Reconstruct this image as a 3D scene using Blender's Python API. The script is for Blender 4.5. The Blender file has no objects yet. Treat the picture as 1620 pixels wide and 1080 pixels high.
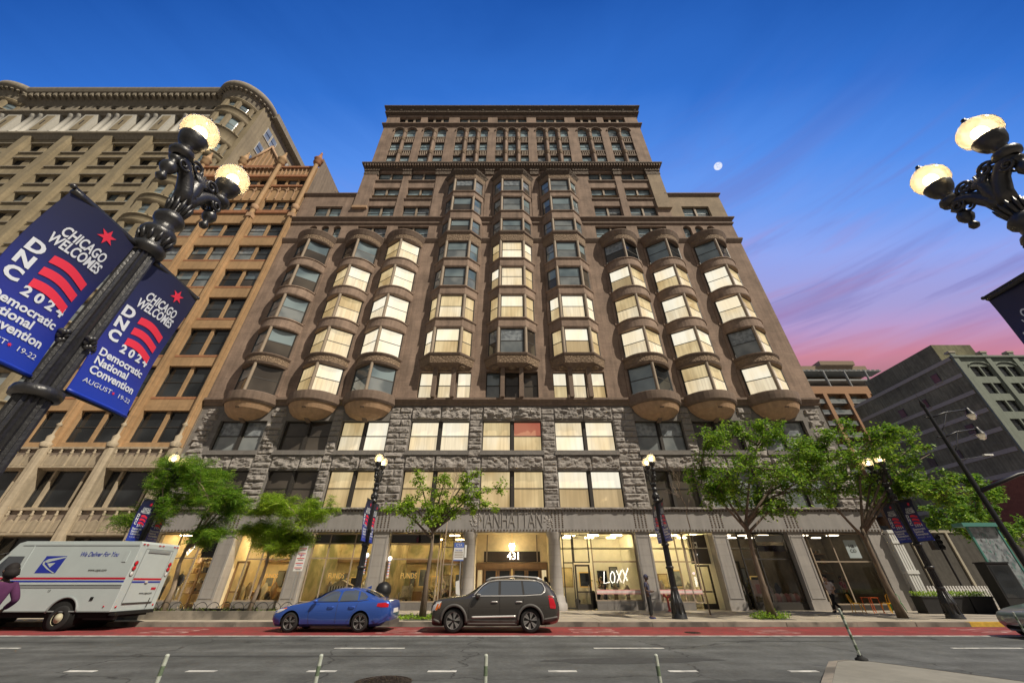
import bpy, bmesh, math, random
from mathutils import Vector, Matrix
R = random.Random(7)
rad = math.radians
S = bpy.context.scene
C = S.collection
# ---------------------------------------------------------------- camera, sky, sun, exposure
cam = bpy.data.cameras.new('camera'); co = bpy.data.objects.new('camera', cam); C.objects.link(co); S.camera = co
cam.sensor_width = 36; cam.lens = 36*585/1620.; cam.clip_end = 8000; cam.clip_start = 0.05
CAMH = 1.63
co.location = (0, 0, CAMH); co.rotation_euler = (rad(90+33), 0, 0)
S.view_settings.view_transform = 'Standard'; S.view_settings.look = 'None'
S.view_settings.exposure = 0; S.view_settings.gamma = 1; S.view_settings.use_curve_mapping = False

def lin(c):
    return tuple((v/255/12.92 if v/255 <= .04045 else ((v/255+.055)/1.055)**2.4) for v in c)

w = bpy.data.worlds.new('World'); S.world = w; w.use_nodes = True
nt = w.node_tree; nt.nodes.clear(); N = nt.nodes.new; L = nt.links.new
def mth(op, a, b=None, c=None, tree=None):
    n = (tree or nt).nodes.new('ShaderNodeMath'); n.operation = op
    for i, v in enumerate((a, b, c)):
        if v is None: continue
        if hasattr(v, 'is_output'): (tree or nt).links.new(v, n.inputs[i])
        else: n.inputs[i].default_value = v
    return n.outputs[0]
tc = N('ShaderNodeTexCoord'); sp = N('ShaderNodeSeparateXYZ'); L(tc.outputs['Generated'], sp.inputs[0])
ang = mth('DIVIDE', mth('ARCTAN2', sp.outputs[2], sp.outputs[1]), math.pi)      # 0 front horizon .5 zenith 1 rear horizon
# thin high clouds
mp = N('ShaderNodeMapping'); mp.inputs['Scale'].default_value = (2.2, 2.0, 9.0); mp.inputs['Rotation'].default_value = (0, rad(-8), 0)
L(tc.outputs['Generated'], mp.inputs[0])
nz = N('ShaderNodeTexNoise'); nz.inputs['Scale'].default_value = 1.5; nz.inputs['Detail'].default_value = 6; nz.inputs['Roughness'].default_value = .55; nz.inputs['Distortion'].default_value = .6
L(mp.outputs[0], nz.inputs['Vector'])
ang2 = mth('ADD', ang, mth('MULTIPLY', mth('SUBTRACT', nz.outputs[0], .5), .035))
ang2 = mth('SUBTRACT', ang2, mth('MULTIPLY', mth('MAXIMUM', sp.outputs[0], 0.0), .018))
rp = N('ShaderNodeValToRGB'); L(ang2, rp.inputs[0]); cr = rp.color_ramp
stops = [(0, (112,108,115)), (.09, (140,118,128)), (.14, (184,126,142)), (.157, (206,136,156)), (.170, (198,148,182)), (.186, (186,156,204)), (.208, (166,160,216)),
         (.25, (146,168,240)), (.285, (112,158,242)), (.325, (84,142,234)), (.37, (52,114,208)), (.43, (30,84,170)), (.50, (20,62,135)),
         (.56, (60,105,165)), (.64, (190,205,222)), (.80, (248,246,240)), (.95, (235,220,205)), (1, (170,160,150))]
while len(cr.elements) < len(stops): cr.elements.new(.5)
for e, (p, c) in zip(cr.elements, stops): e.position = p; e.color = (*lin(c), 1)
# faint pink wisps low in front
mp2 = N('ShaderNodeMapping'); mp2.inputs['Scale'].default_value = (1.6, 1.0, 13.0); mp2.inputs['Rotation'].default_value = (0, rad(16), 0)
L(tc.outputs['Generated'], mp2.inputs[0])
nz2 = N('ShaderNodeTexNoise'); nz2.inputs['Scale'].default_value = 2.6; nz2.inputs['Detail'].default_value = 8; nz2.inputs['Distortion'].default_value = .8
L(mp2.outputs[0], nz2.inputs['Vector'])
def mapr(v, a, b, c=0., d=1., tree=None, smooth=True):
    n = (tree or nt).nodes.new('ShaderNodeMapRange'); n.interpolation_type = 'SMOOTHSTEP' if smooth else 'LINEAR'
    (tree or nt).links.new(v, n.inputs[0]); n.inputs[1].default_value = a; n.inputs[2].default_value = b; n.inputs[3].default_value = c; n.inputs[4].default_value = d
    return n.outputs[0]
band = mth('MULTIPLY', mapr(ang, .15, .18), mapr(ang, .34, .20))
wf = mth('MULTIPLY', mth('MULTIPLY', mapr(nz2.outputs[0], .50, .72), band), .34)
mx = N('ShaderNodeMix'); mx.data_type = 'RGBA'; L(wf, mx.inputs[0]); L(rp.outputs[0], mx.inputs[6]); mx.inputs[7].default_value = (*lin((186,122,156)), 1)
nz3 = N('ShaderNodeTexNoise'); nz3.inputs['Scale'].default_value = 1.1; nz3.inputs['Detail'].default_value = 7; nz3.inputs['Roughness'].default_value = .6; nz3.inputs['Distortion'].default_value = 1.2; L(mp2.outputs[0], nz3.inputs['Vector'])
band2 = mth('MULTIPLY', mapr(ang, .17, .21), mapr(ang, .42, .26)); wf2 = mth('MULTIPLY', mth('MULTIPLY', mapr(nz3.outputs[0], .46, .66), band2), mth('MULTIPLY', mapr(sp.outputs[0], .1, .6), .42))
mx3 = N('ShaderNodeMix'); mx3.data_type = 'RGBA'; L(wf2, mx3.inputs[0]); L(mx.outputs[2], mx3.inputs[6]); mx3.inputs[7].default_value = (*lin((118,112,178)), 1)
bgd = N('ShaderNodeBackground'); L(mx3.outputs[2], bgd.inputs[0])
L(mapr(ang, .54, .66, 1.0, .27), bgd.inputs[1])
out = N('ShaderNodeOutputWorld'); L(bgd.outputs[0], out.inputs[0])

sl = bpy.data.lights.new('sun', 'SUN'); sl.energy = 5.0; sl.angle = rad(.5); sl.color = (1, .90, .74)
so = bpy.data.objects.new('sun', sl); C.objects.link(so)
SUN_EL, SUN_AZ = 50, 53          # azimuth: degrees to the right of straight behind the camera
sd = Vector((math.sin(rad(SUN_AZ))*math.cos(rad(SUN_EL)), -math.cos(rad(SUN_AZ))*math.cos(rad(SUN_EL)), math.sin(rad(SUN_EL))))
so.rotation_euler = sd.to_track_quat('Z', 'Y').to_euler()

# ---------------------------------------------------------------- materials
M = {}
def mat(name, col, rough=.8, metal=0., n=0., ns=3., bump=0., bs=20., spec=.4, brick=None, emit=None, es=1., streak=0., vor=0., vs=8., coat=0., n2=0., stretch=None, coord='Object', tint=None):
    m = bpy.data.materials.new(name); m.use_nodes = True; t = m.node_tree; b = t.nodes['Principled BSDF']
    N = t.nodes.new; L = t.links.new
    b.inputs['Roughness'].default_value = rough; b.inputs['Metallic'].default_value = metal
    b.inputs['Specular IOR Level'].default_value = spec; b.inputs['Coat Weight'].default_value = coat
    b.inputs['Coat Roughness'].default_value = .04
    tc = N('ShaderNodeTexCoord'); vec = tc.outputs[coord]
    if stretch:
        mpn = N('ShaderNodeMapping'); mpn.inputs['Scale'].default_value = stretch; L(vec, mpn.inputs[0]); svec = mpn.outputs[0]
    else: svec = vec
    cur = None
    rgb = N('ShaderNodeRGB'); rgb.outputs[0].default_value = (*col, 1); cur = rgb.outputs[0]
    def mul(fac_out, lo, hi, a=.3, bb=.7):
        nonlocal cur
        f = mapr(fac_out, a, bb, lo, hi, tree=t, smooth=False)
        mm = N('ShaderNodeMix'); mm.data_type = 'RGBA'; mm.blend_type = 'MULTIPLY'; mm.inputs[0].default_value = 1
        cb = N('ShaderNodeCombineColor')
        for i in range(3): L(f, cb.inputs[i])
        L(cur, mm.inputs[6]); L(cb.outputs[0], mm.inputs[7]); cur = mm.outputs[2]
    if n:
        q = N('ShaderNodeTexNoise'); q.inputs['Scale'].default_value = ns; q.inputs['Detail'].default_value = 6; q.inputs['Roughness'].default_value = .65; L(svec, q.inputs['Vector'])
        mul(q.outputs[0], 1-n, 1+n)
    if n2:
        q = N('ShaderNodeTexNoise'); q.inputs['Scale'].default_value = ns*.12; q.inputs['Detail'].default_value = 3; L(svec, q.inputs['Vector'])
        mul(q.outputs[0], 1-n2, 1+n2)
    if streak:
        q = N('ShaderNodeTexNoise'); mpn = N('ShaderNodeMapping'); mpn.inputs['Scale'].default_value = (1.6, 1.6, .12); L(vec, mpn.inputs[0]); L(mpn.outputs[0], q.inputs['Vector'])
        q.inputs['Scale'].default_value = 2.; q.inputs['Detail'].default_value = 5
        mul(q.outputs[0], 1-streak, 1+streak*.5)
    hgt = []
    if brick:
        bw, bh, amt = brick
        s3 = N('ShaderNodeSeparateXYZ'); L(vec, s3.inputs[0])
        cbv = N('ShaderNodeCombineXYZ'); L(mth('ADD', s3.outputs[0], s3.outputs[1], tree=t), cbv.inputs[0]); L(s3.outputs[2], cbv.inputs[1])
        bt = N('ShaderNodeTexBrick'); L(cbv.outputs[0], bt.inputs['Vector']); bt.inputs['Scale'].default_value = 1
        bt.inputs['Brick Width'].default_value = bw; bt.inputs['Row Height'].default_value = bh; bt.inputs['Mortar Size'].default_value = min(bw, bh)*.07
        bt.inputs['Color1'].default_value = (1, 1, 1, 1); bt.inputs['Color2'].default_value = (1-amt, 1-amt, 1-amt, 1); bt.inputs['Mortar'].default_value = (1-1.6*amt,)*3+(1,)
        mm = N('ShaderNodeMix'); mm.data_type = 'RGBA'; mm.blend_type = 'MULTIPLY'; mm.inputs[0].default_value = 1
        L(cur, mm.inputs[6]); L(bt.outputs[0], mm.inputs[7]); cur = mm.outputs[2]
    if tint:
        q = N('ShaderNodeTexNoise'); q.inputs['Scale'].default_value = ns*.5; q.inputs['Detail'].default_value = 4; L(svec, q.inputs['Vector'])
        mm = N('ShaderNodeMix'); mm.data_type = 'RGBA'; L(mapr(q.outputs[0], .45, .62, 0, 1, tree=t), mm.inputs[0]); L(cur, mm.inputs[6]); mm.inputs[7].default_value = (*tint, 1); cur = mm.outputs[2]
    L(cur, b.inputs['Base Color'])
    if bump or vor:
        bn = N('ShaderNodeBump'); bn.inputs['Distance'].default_value = .05
        if vor:
            v = N('ShaderNodeTexVoronoi'); v.inputs['Scale'].default_value = vs; v.feature = 'DISTANCE_TO_EDGE'; L(svec, v.inputs['Vector']); L(mapr(v.outputs[0], 0, .16, tree=t), bn.inputs['Height']); bn.inputs['Strength'].default_value = vor
        else:
            q = N('ShaderNodeTexNoise'); q.inputs['Scale'].default_value = bs; q.inputs['Detail'].default_value = 5; L(svec, q.inputs['Vector']); L(q.outputs[0], bn.inputs['Height']); bn.inputs['Strength'].default_value = bump
        L(bn.outputs[0], b.inputs['Normal'])
    if emit:
        b.inputs['Emission Color'].default_value = (*emit, 1); b.inputs['Emission Strength'].default_value = es
    M[name] = m; return m

mat('brown_brick', (.300,.216,.166), .9, n=.13, ns=6, n2=.22, brick=(.9,.16,.12), bump=.15, bs=9, streak=.22)
mat('tan_brick', (.34,.265,.185), .9, n=.12, ns=6, n2=.14, brick=(.5,.15,.14), streak=.1)
mat('brown_trim', (.20,.145,.112), .85, n=.12, ns=5, streak=.18)
mat('terracotta_orn', (.26,.185,.125), .85, n=.16, ns=5, vor=1., vs=4.2)
mat('dark_orn', (.13,.098,.075), .85, n=.2, ns=4, vor=1., vs=3.2)
mat('warm_stone', (.46,.30,.185), .85, n=.1, ns=4, streak=.15)
mat('granite', (.30,.275,.255), .9, n=.16, ns=3, n2=.16, bump=.4, bs=7)
mat('granite_flat', (.205,.19,.178), .85, n=.14, ns=3, n2=.12, brick=(1.4,.52,.10))
mat('iron_grey', (.30,.285,.275), .55, n=.06, ns=2, streak=.12)
mat('iron_light', (.36,.335,.315), .6, n=.06, ns=2, streak=.15, brick=(4.,.62,.06))
mat('sash', (.045,.040,.036), .5)
mat('mullion_tan', (.32,.255,.19), .7, n=.1)
mat('orange_tc', (.43,.275,.145), .8, n=.12, ns=3, n2=.14, streak=.12, brick=(1.1,.9,.06))
mat('orange_red', (.38,.175,.09), .8, n=.12, ns=4, streak=.18)
mat('goth_stone', (.45,.375,.27), .8, n=.12, ns=3, streak=.3, tint=None, brick=(1.0,.5,.06))
mat('goth_dark', (.25,.20,.16), .85, n=.14, ns=3, streak=.22)
mat('colony_tan', (.31,.255,.165), .85, n=.10, ns=4, n2=.12, streak=.2, brick=(.7,.2,.07))
mat('colony_grey', (.27,.235,.18), .85, n=.12, ns=4, streak=.18)
mat('colony_white', (.50,.48,.43), .75, n=.1, ns=4)
mat('concrete_dk', (.20,.19,.115), .95, n=.2, ns=1.2, n2=.35, streak=.3, brick=(.4,.2,.10))
mat('concrete_band', (.36,.33,.26), .9, n=.1, ns=2)
mat('green_tc', (.21,.24,.20), .8, n=.1, ns=2, streak=.15)
mat('condo_brick', (.42,.245,.145), .9, n=.08, ns=2, brick=(1.2,.4,.1))
mat('condo_tan', (.27,.205,.15), .9, n=.08)
mat('condo_grey', (.30,.31,.32), .8)
mat('red_brick', (.16,.06,.04), .9, n=.15, brick=(.5,.2,.2))
mat('asphalt', (.088,.092,.090), .9, n=.22, ns=9, n2=.26, bump=.3, bs=60)
def asphalt_extra():
    m = M['asphalt']; t = m.node_tree; b = t.nodes['Principled BSDF']; N = t.nodes.new; L = t.links.new
    src = b.inputs['Base Color'].links[0].from_socket; tc = N('ShaderNodeTexCoord')
    dn = N('ShaderNodeTexNoise'); dn.inputs['Scale'].default_value = .9; dn.inputs['Detail'].default_value = 4; L(tc.outputs['Object'], dn.inputs['Vector'])
    va = N('ShaderNodeVectorMath'); va.operation = 'MULTIPLY_ADD'; L(dn.outputs['Color'], va.inputs[0]); va.inputs[1].default_value = (1.6,1.6,0); L(tc.outputs['Object'], va.inputs[2])
    v = N('ShaderNodeTexVoronoi'); v.feature = 'DISTANCE_TO_EDGE'; v.inputs['Scale'].default_value = .16; L(va.outputs[0], v.inputs['Vector'])
    crack = mapr(v.outputs[0], .0, .006, .35, 1, tree=t, smooth=False)
    mp = N('ShaderNodeMapping'); mp.inputs['Scale'].default_value = (.05,1.15,1); L(tc.outputs['Object'], mp.inputs[0])
    w = N('ShaderNodeTexNoise'); w.inputs['Scale'].default_value = 1.; w.inputs['Detail'].default_value = 5; L(mp.outputs[0], w.inputs['Vector'])
    wear = mapr(w.outputs[0], .35, .65, .74, 1.24, tree=t, smooth=False)
    sp_n = N('ShaderNodeTexNoise'); sp_n.inputs['Scale'].default_value = 1.1; sp_n.inputs['Detail'].default_value = 8; sp_n.inputs['Roughness'].default_value = .75; L(tc.outputs['Object'], sp_n.inputs['Vector'])
    spot = mapr(sp_n.outputs[0], .30, .40, .55, 1, tree=t, smooth=False)
    f = mth('MULTIPLY', mth('MULTIPLY', crack, wear, tree=t), spot, tree=t); cb = N('ShaderNodeCombineColor')
    for i in range(3): L(f, cb.inputs[i])
    mm = N('ShaderNodeMix'); mm.data_type = 'RGBA'; mm.blend_type = 'MULTIPLY'; mm.inputs[0].default_value = 1; L(src, mm.inputs[6]); L(cb.outputs[0], mm.inputs[7]); L(mm.outputs[2], b.inputs['Base Color'])
asphalt_extra()
mat('asphalt_patch', (.05,.052,.052), .9, n=.25, ns=5, bump=.2, bs=40)
mat('red_lane', (.235,.034,.034), .85, n=.2, ns=5, n2=.25, bump=.15, bs=60, tint=(.17,.04,.038))
mat('paint_white', (.62,.62,.58), .8, n=.25, ns=6, tint=(.38,.38,.36))
mat('paint_worn', (.42,.26,.24), .85, n=.3, ns=5, tint=(.34,.08,.07))
mat('paint_yellow', (.55,.36,.05), .8, n=.25, ns=6)
mat('sidewalk', (.36,.315,.25), .9, n=.12, ns=2.5, n2=.18, bump=.1, bs=40)
mat('kerb', (.26,.23,.19), .9, n=.25, ns=2, n2=.2, tint=(.11,.10,.085))
mat('island', (.24,.23,.195), .9, n=.12, ns=3, n2=.15, bump=.1, bs=40)
mat('joint', (.13,.12,.10), .9)
mat('manhole', (.05,.038,.032), .6, metal=.6, vor=.8, vs=14)
mat('lamp_black', (.018,.018,.02), .38, metal=.0, spec=.6, n=.3, ns=8, bump=.15, bs=30)
mat('pole_black', (.012,.012,.013), .45)
mat('lamp_glow', (1,.8,.5), .3, emit=(1,.75,.42), es=22)
mat('bark', (.15,.115,.085), .95, n=.35, ns=8, bump=.6, bs=18, stretch=(1,1,.25))
mat('bark_light', (.30,.23,.17), .9, n=.25, ns=8, bump=.4, bs=18, stretch=(1,1,.25))
mat('white_paint', (.45,.505,.505), .35, spec=.5, n=.04, ns=1.5)
mat('truck_grey', (.25,.27,.27), .5)
mat('usps_blue', (.02,.035,.33), .4)
mat('usps_red', (.45,.01,.03), .4)
mat('rubber', (.018,.018,.018), .85)
mat('well', (.006,.006,.006), .95)
mat('hub_cream', (.45,.42,.30), .5)
mat('alloy', (.55,.54,.52), .28, metal=.85)
mat('alloy_dark', (.03,.03,.03), .4)
mat('chrome', (.80,.78,.75), .22, metal=.35)
mat('car_blue', (.035,.10,.42), .28, metal=.35, coat=1.)
mat('car_dark', (.062,.056,.050), .25, metal=.35, coat=1.)
mat('car_silver', (.25,.31,.34), .28, metal=.55, coat=1.)
mat('plastic_grey', (.09,.085,.08), .6)
mat('car_glass', (.075,.085,.10), .04, spec=1., coat=1.)
mat('tail_red', (.5,.008,.02), .15, coat=1.)
mat('amber', (.65,.16,.03), .2, coat=1.)
mat('lens_white', (.6,.6,.6), .15, coat=1.)
mat('skin_dark', (.09,.05,.035), .6)
mat('skin_light', (.42,.25,.17), .6)
mat('hair', (.012,.009,.008), .8, n=.3, ns=40)
mat('cloth_navy', (.055,.058,.10), .9, n=.25, ns=12)
mat('cloth_black', (.012,.012,.014), .9)
mat('cloth_purple', (.085,.022,.075), .9, n=.2, ns=6)
mat('cloth_white', (.6,.52,.50), .9, n=.2, ns=14)
mat('cloth_red', (.35,.03,.04), .8)
mat('shoe_blue', (.04,.05,.16), .7)
mat('bag_plastic', (.35,.42,.46), .5)
mat('chair_yellow', (.75,.38,.01), .4)
mat('chair_orange', (.75,.12,.015), .4)
mat('chair_green', (.03,.28,.06), .4)
mat('planter_black', (.02,.02,.022), .55, n=.2)
mat('teal_metal', (.07,.22,.19), .5)
mat('fence_white', (.62,.62,.60), .6)
mat('sign_white', (.75,.75,.72), .5)
mat('sign_blue', (.10,.17,.5), .5)
mat('sign_red', (.6,.03,.04), .5)
mat('hydrant', (.55,.09,.08), .45, n=.15)
mat('post_white', (.38,.41,.35), .6, n=.25, ns=30)
mat('post_green', (.12,.16,.10), .7, n=.3, ns=30)
mat('neon', (1,1,1), .4, emit=(1,.97,.92), es=1.6)
mat('neon_violet', (1,1,1), .4, emit=(.62,.42,1), es=1.6)
mat('gold', (.75,.5,.16), .35, metal=.6, emit=(.9,.6,.2), es=.35)
mat('wood_door', (.30,.185,.10), .6, n=.15, ns=3, stretch=(1,1,.2))
mat('shop_wall', (.78,.66,.42), .9, n=.15, ns=2)
mat('shop_wall_dim', (.26,.22,.16), .9, n=.2, ns=2)
mat('shop_white', (.86,.83,.72), .9, n=.08, ns=2)
mat('shop_green', (.72,.60,.34), .9, n=.3, ns=1.6, tint=(.34,.33,.16))
mat('hoarding_dk', (.075,.07,.062), .95, n=.2, ns=2, streak=.2)
mat('shop_floor', (.20,.17,.12), .6)
mat('shop_lamp', (1,.8,.5), .5, emit=(1,.82,.48), es=26)
mat('shop_lamp_dim', (1,.8,.5), .5, emit=(1,.88,.68), es=6)
mat('banner_red', (.72,.030,.065), .6)
mat('banner_white', (.62,.66,.72), .6)
mat('shade_roller', (.62,.52,.34), .8)
mat('pink', (.75,.36,.36), .8, n=.15, ns=6)
mat('pink_pale', (.75,.62,.60), .8, n=.1, ns=6)
mat('garment', (.05,.05,.06), .9, n=.5, ns=3)
mat('garment_lt', (.42,.38,.30), .9, n=.5, ns=3)
mat('steel', (.45,.46,.46), .4, metal=.7)

def glassmat(name, base, lo, hi, scale=.35, ior=1.9, rough=.04, warp=.04):
    m = bpy.data.materials.new(name); m.use_nodes = True; t = m.node_tree; b = t.nodes['Principled BSDF']; N = t.nodes.new; L = t.links.new
    b.inputs['Roughness'].default_value = rough; b.inputs['IOR'].default_value = ior; b.inputs['Specular IOR Level'].default_value = .5
    tc = N('ShaderNodeTexCoord'); q = N('ShaderNodeTexNoise'); q.inputs['Scale'].default_value = scale; q.inputs['Detail'].default_value = 2; L(tc.outputs['Object'], q.inputs['Vector'])
    mm = N('ShaderNodeMix'); mm.data_type = 'RGBA'; L(mapr(q.outputs[0], .35, .65, tree=t), mm.inputs[0]); mm.inputs[6].default_value = (*lo, 1); mm.inputs[7].default_value = (*hi, 1)
    L(mm.outputs[2], b.inputs['Base Color'])
    q2 = N('ShaderNodeTexNoise'); q2.inputs['Scale'].default_value = .9; q2.inputs['Detail'].default_value = 1; L(tc.outputs['Object'], q2.inputs['Vector'])
    bn = N('ShaderNodeBump'); bn.inputs['Strength'].default_value = warp*4; bn.inputs['Distance'].default_value = .1; L(q2.outputs[0], bn.inputs['Height']); L(bn.outputs[0], b.inputs['Normal'])
    M[name] = m
glassmat('g_sky', 0, (.09,.13,.155), (.25,.32,.34), ior=2.2)  # blue-grey base colour is lifted to stand in for reflected sky
glassmat('g_shade', 0, (.13,.15,.16), (.26,.28,.28), .6, ior=1.9, rough=.08)
glassmat('g_teal', 0, (.16,.23,.26), (.36,.47,.50), .9, ior=2.1)  # upper windows: a paler sky reflection painted into the base colour
glassmat('g_curtain', 0, (.16,.18,.20), (.30,.33,.35), 3., ior=1.7, rough=.1)
glassmat('g_dark', 0, (.012,.014,.016), (.04,.045,.05), ior=1.55)
glassmat('g_brown', 0, (.05,.042,.036), (.10,.085,.07), ior=1.6)
glassmat('g_pale', 0, (.3,.36,.38), (.42,.48,.5), ior=1.5)
def litmat(name, c1, c2, s, folds=0.):
    m = bpy.data.materials.new(name); m.use_nodes = True; t = m.node_tree; b = t.nodes['Principled BSDF']; N = t.nodes.new; L = t.links.new
    b.inputs['Base Color'].default_value = (.25,.2,.13,1); b.inputs['Roughness'].default_value = .08
    tc = N('ShaderNodeTexCoord'); mp = N('ShaderNodeMapping'); mp.inputs['Scale'].default_value = (1,1,.5); L(tc.outputs['Object'], mp.inputs[0])
    q = N('ShaderNodeTexNoise'); q.inputs['Scale'].default_value = .55; q.inputs['Detail'].default_value = 3; L(mp.outputs[0], q.inputs['Vector'])
    mm = N('ShaderNodeMix'); mm.data_type = 'RGBA'; L(mapr(q.outputs[0], .33, .66, tree=t), mm.inputs[0]); mm.inputs[6].default_value = (*c1, 1); mm.inputs[7].default_value = (*c2, 1)
    cur = mm.outputs[2]
    if folds:
        mp2 = N('ShaderNodeMapping'); mp2.inputs['Scale'].default_value = (5,5,.25); L(tc.outputs['Object'], mp2.inputs[0])
        q2 = N('ShaderNodeTexNoise'); q2.inputs['Scale'].default_value = 1.3; q2.inputs['Detail'].default_value = 2; L(mp2.outputs[0], q2.inputs['Vector'])
        L(mth('MULTIPLY', mapr(q2.outputs[0], .3, .7, 1-folds, 1+folds, tree=t), s, tree=t), b.inputs['Emission Strength'])
    else: b.inputs['Emission Strength'].default_value = s
    L(cur, b.inputs['Emission Color'])
    M[name] = m
litmat('lit_top', (1,.86,.60), (1,.95,.78), .90, .06)
litmat('lit_low', (.95,.76,.46), (1,.88,.64), .74, .14)
litmat('lit_warm', (.62,.44,.20), (.95,.76,.42), .66, .14)
litmat('lit_amber', (.52,.36,.155), (.80,.60,.30), .62, .12)
litmat('lit_tan', (.48,.34,.16), (.60,.45,.24), .56, .1)
litmat('lit_red', (.55,.12,.08), (.65,.2,.12), .62)

def clearglass(name='shop_glass', k=.82):
    m = bpy.data.materials.new(name); m.use_nodes = True; t = m.node_tree; t.nodes.clear(); N = t.nodes.new; L = t.links.new
    tr = N('ShaderNodeBsdfTransparent'); tr.inputs[0].default_value = (k,k,k*.97,1); gl = N('ShaderNodeBsdfGlossy'); gl.inputs['Roughness'].default_value = .03
    fr = N('ShaderNodeFresnel'); fr.inputs[0].default_value = 1.6; mx = N('ShaderNodeMixShader'); L(fr.outputs[0], mx.inputs[0]); L(tr.outputs[0], mx.inputs[1]); L(gl.outputs[0], mx.inputs[2])
    o = N('ShaderNodeOutputMaterial'); L(mx.outputs[0], o.inputs[0]); M[name] = m
clearglass()
def globeglass():
    m = bpy.data.materials.new('globe_glass'); m.use_nodes = True; t = m.node_tree; t.nodes.clear(); N = t.nodes.new; L = t.links.new
    tr = N('ShaderNodeBsdfTransparent'); tr.inputs[0].default_value = (.85,.82,.76,1)
    tl = N('ShaderNodeBsdfTranslucent'); tl.inputs[0].default_value = (.80,.70,.50,1)
    df = N('ShaderNodeBsdfDiffuse'); df.inputs[0].default_value = (.55,.50,.38,1)
    gl = N('ShaderNodeBsdfGlossy'); gl.inputs['Roughness'].default_value = .12
    a = N('ShaderNodeMixShader'); a.inputs[0].default_value = .45; L(tl.outputs[0], a.inputs[1]); L(df.outputs[0], a.inputs[2])
    e = N('ShaderNodeEmission'); e.inputs[0].default_value = (1,.86,.62,1); e.inputs[1].default_value = .3
    ad = N('ShaderNodeAddShader'); L(a.outputs[0], ad.inputs[0]); L(e.outputs[0], ad.inputs[1])
    b = N('ShaderNodeMixShader'); b.inputs[0].default_value = .42; L(tr.outputs[0], b.inputs[1]); L(ad.outputs[0], b.inputs[2])
    c = N('ShaderNodeMixShader'); fr = N('ShaderNodeFresnel'); fr.inputs[0].default_value = 1.35; L(fr.outputs[0], c.inputs[0]); L(b.outputs[0], c.inputs[1]); L(gl.outputs[0], c.inputs[2])
    o = N('ShaderNodeOutputMaterial'); L(c.outputs[0], o.inputs[0]); M['globe_glass'] = m
globeglass()
def leafmat(name, c1, c2):
    m = bpy.data.materials.new(name); m.use_nodes = True; t = m.node_tree; b = t.nodes['Principled BSDF']; N = t.nodes.new; L = t.links.new
    g = N('ShaderNodeNewGeometry'); mm = N('ShaderNodeMix'); mm.data_type = 'RGBA'; L(g.outputs['Random Per Island'], mm.inputs[0]); mm.inputs[6].default_value = (*c1, 1); mm.inputs[7].default_value = (*c2, 1)
    L(mm.outputs[2], b.inputs['Base Color']); b.inputs['Roughness'].default_value = .5
    tl = N('ShaderNodeBsdfTranslucent'); L(mm.outputs[2], tl.inputs[0]); mx = N('ShaderNodeMixShader'); mx.inputs[0].default_value = .42
    L(b.outputs[0], mx.inputs[1]); L(tl.outputs[0], mx.inputs[2]); L(mx.outputs[0], t.nodes['Material Output'].inputs[0]); M[name] = m
leafmat('leaf_green', (.10,.22,.015), (.38,.55,.05))
leafmat('leaf_yellow', (.18,.34,.018), (.46,.60,.05))
leafmat('leaf_deep', (.06,.17,.018), (.22,.40,.035))
leafmat('hedge', (.04,.08,.015), (.16,.19,.04))
# printed banner cloth: navy above, blue below
def bannermat():
    m = bpy.data.materials.new('banner_print'); m.use_nodes = True; t = m.node_tree; b = t.nodes['Principled BSDF']; N = t.nodes.new; L = t.links.new
    tc = N('ShaderNodeTexCoord'); s = N('ShaderNodeSeparateXYZ'); L(tc.outputs['Object'], s.inputs[0])
    r = N('ShaderNodeValToRGB'); L(mapr(s.outputs[2], -1.95, 0, tree=t, smooth=False), r.inputs[0]); e = r.color_ramp.elements
    e[0].position = 0; e[0].color = (.012,.045,.42,1); e[1].position = 1; e[1].color = (.016,.018,.045,1)
    x = e.new(.35); x.color = (.022,.03,.24,1); x = e.new(.65); x.color = (.018,.022,.085,1)
    L(r.outputs[0], b.inputs['Base Color']); b.inputs['Roughness'].default_value = .42; M['banner_print'] = m
bannermat()

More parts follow.
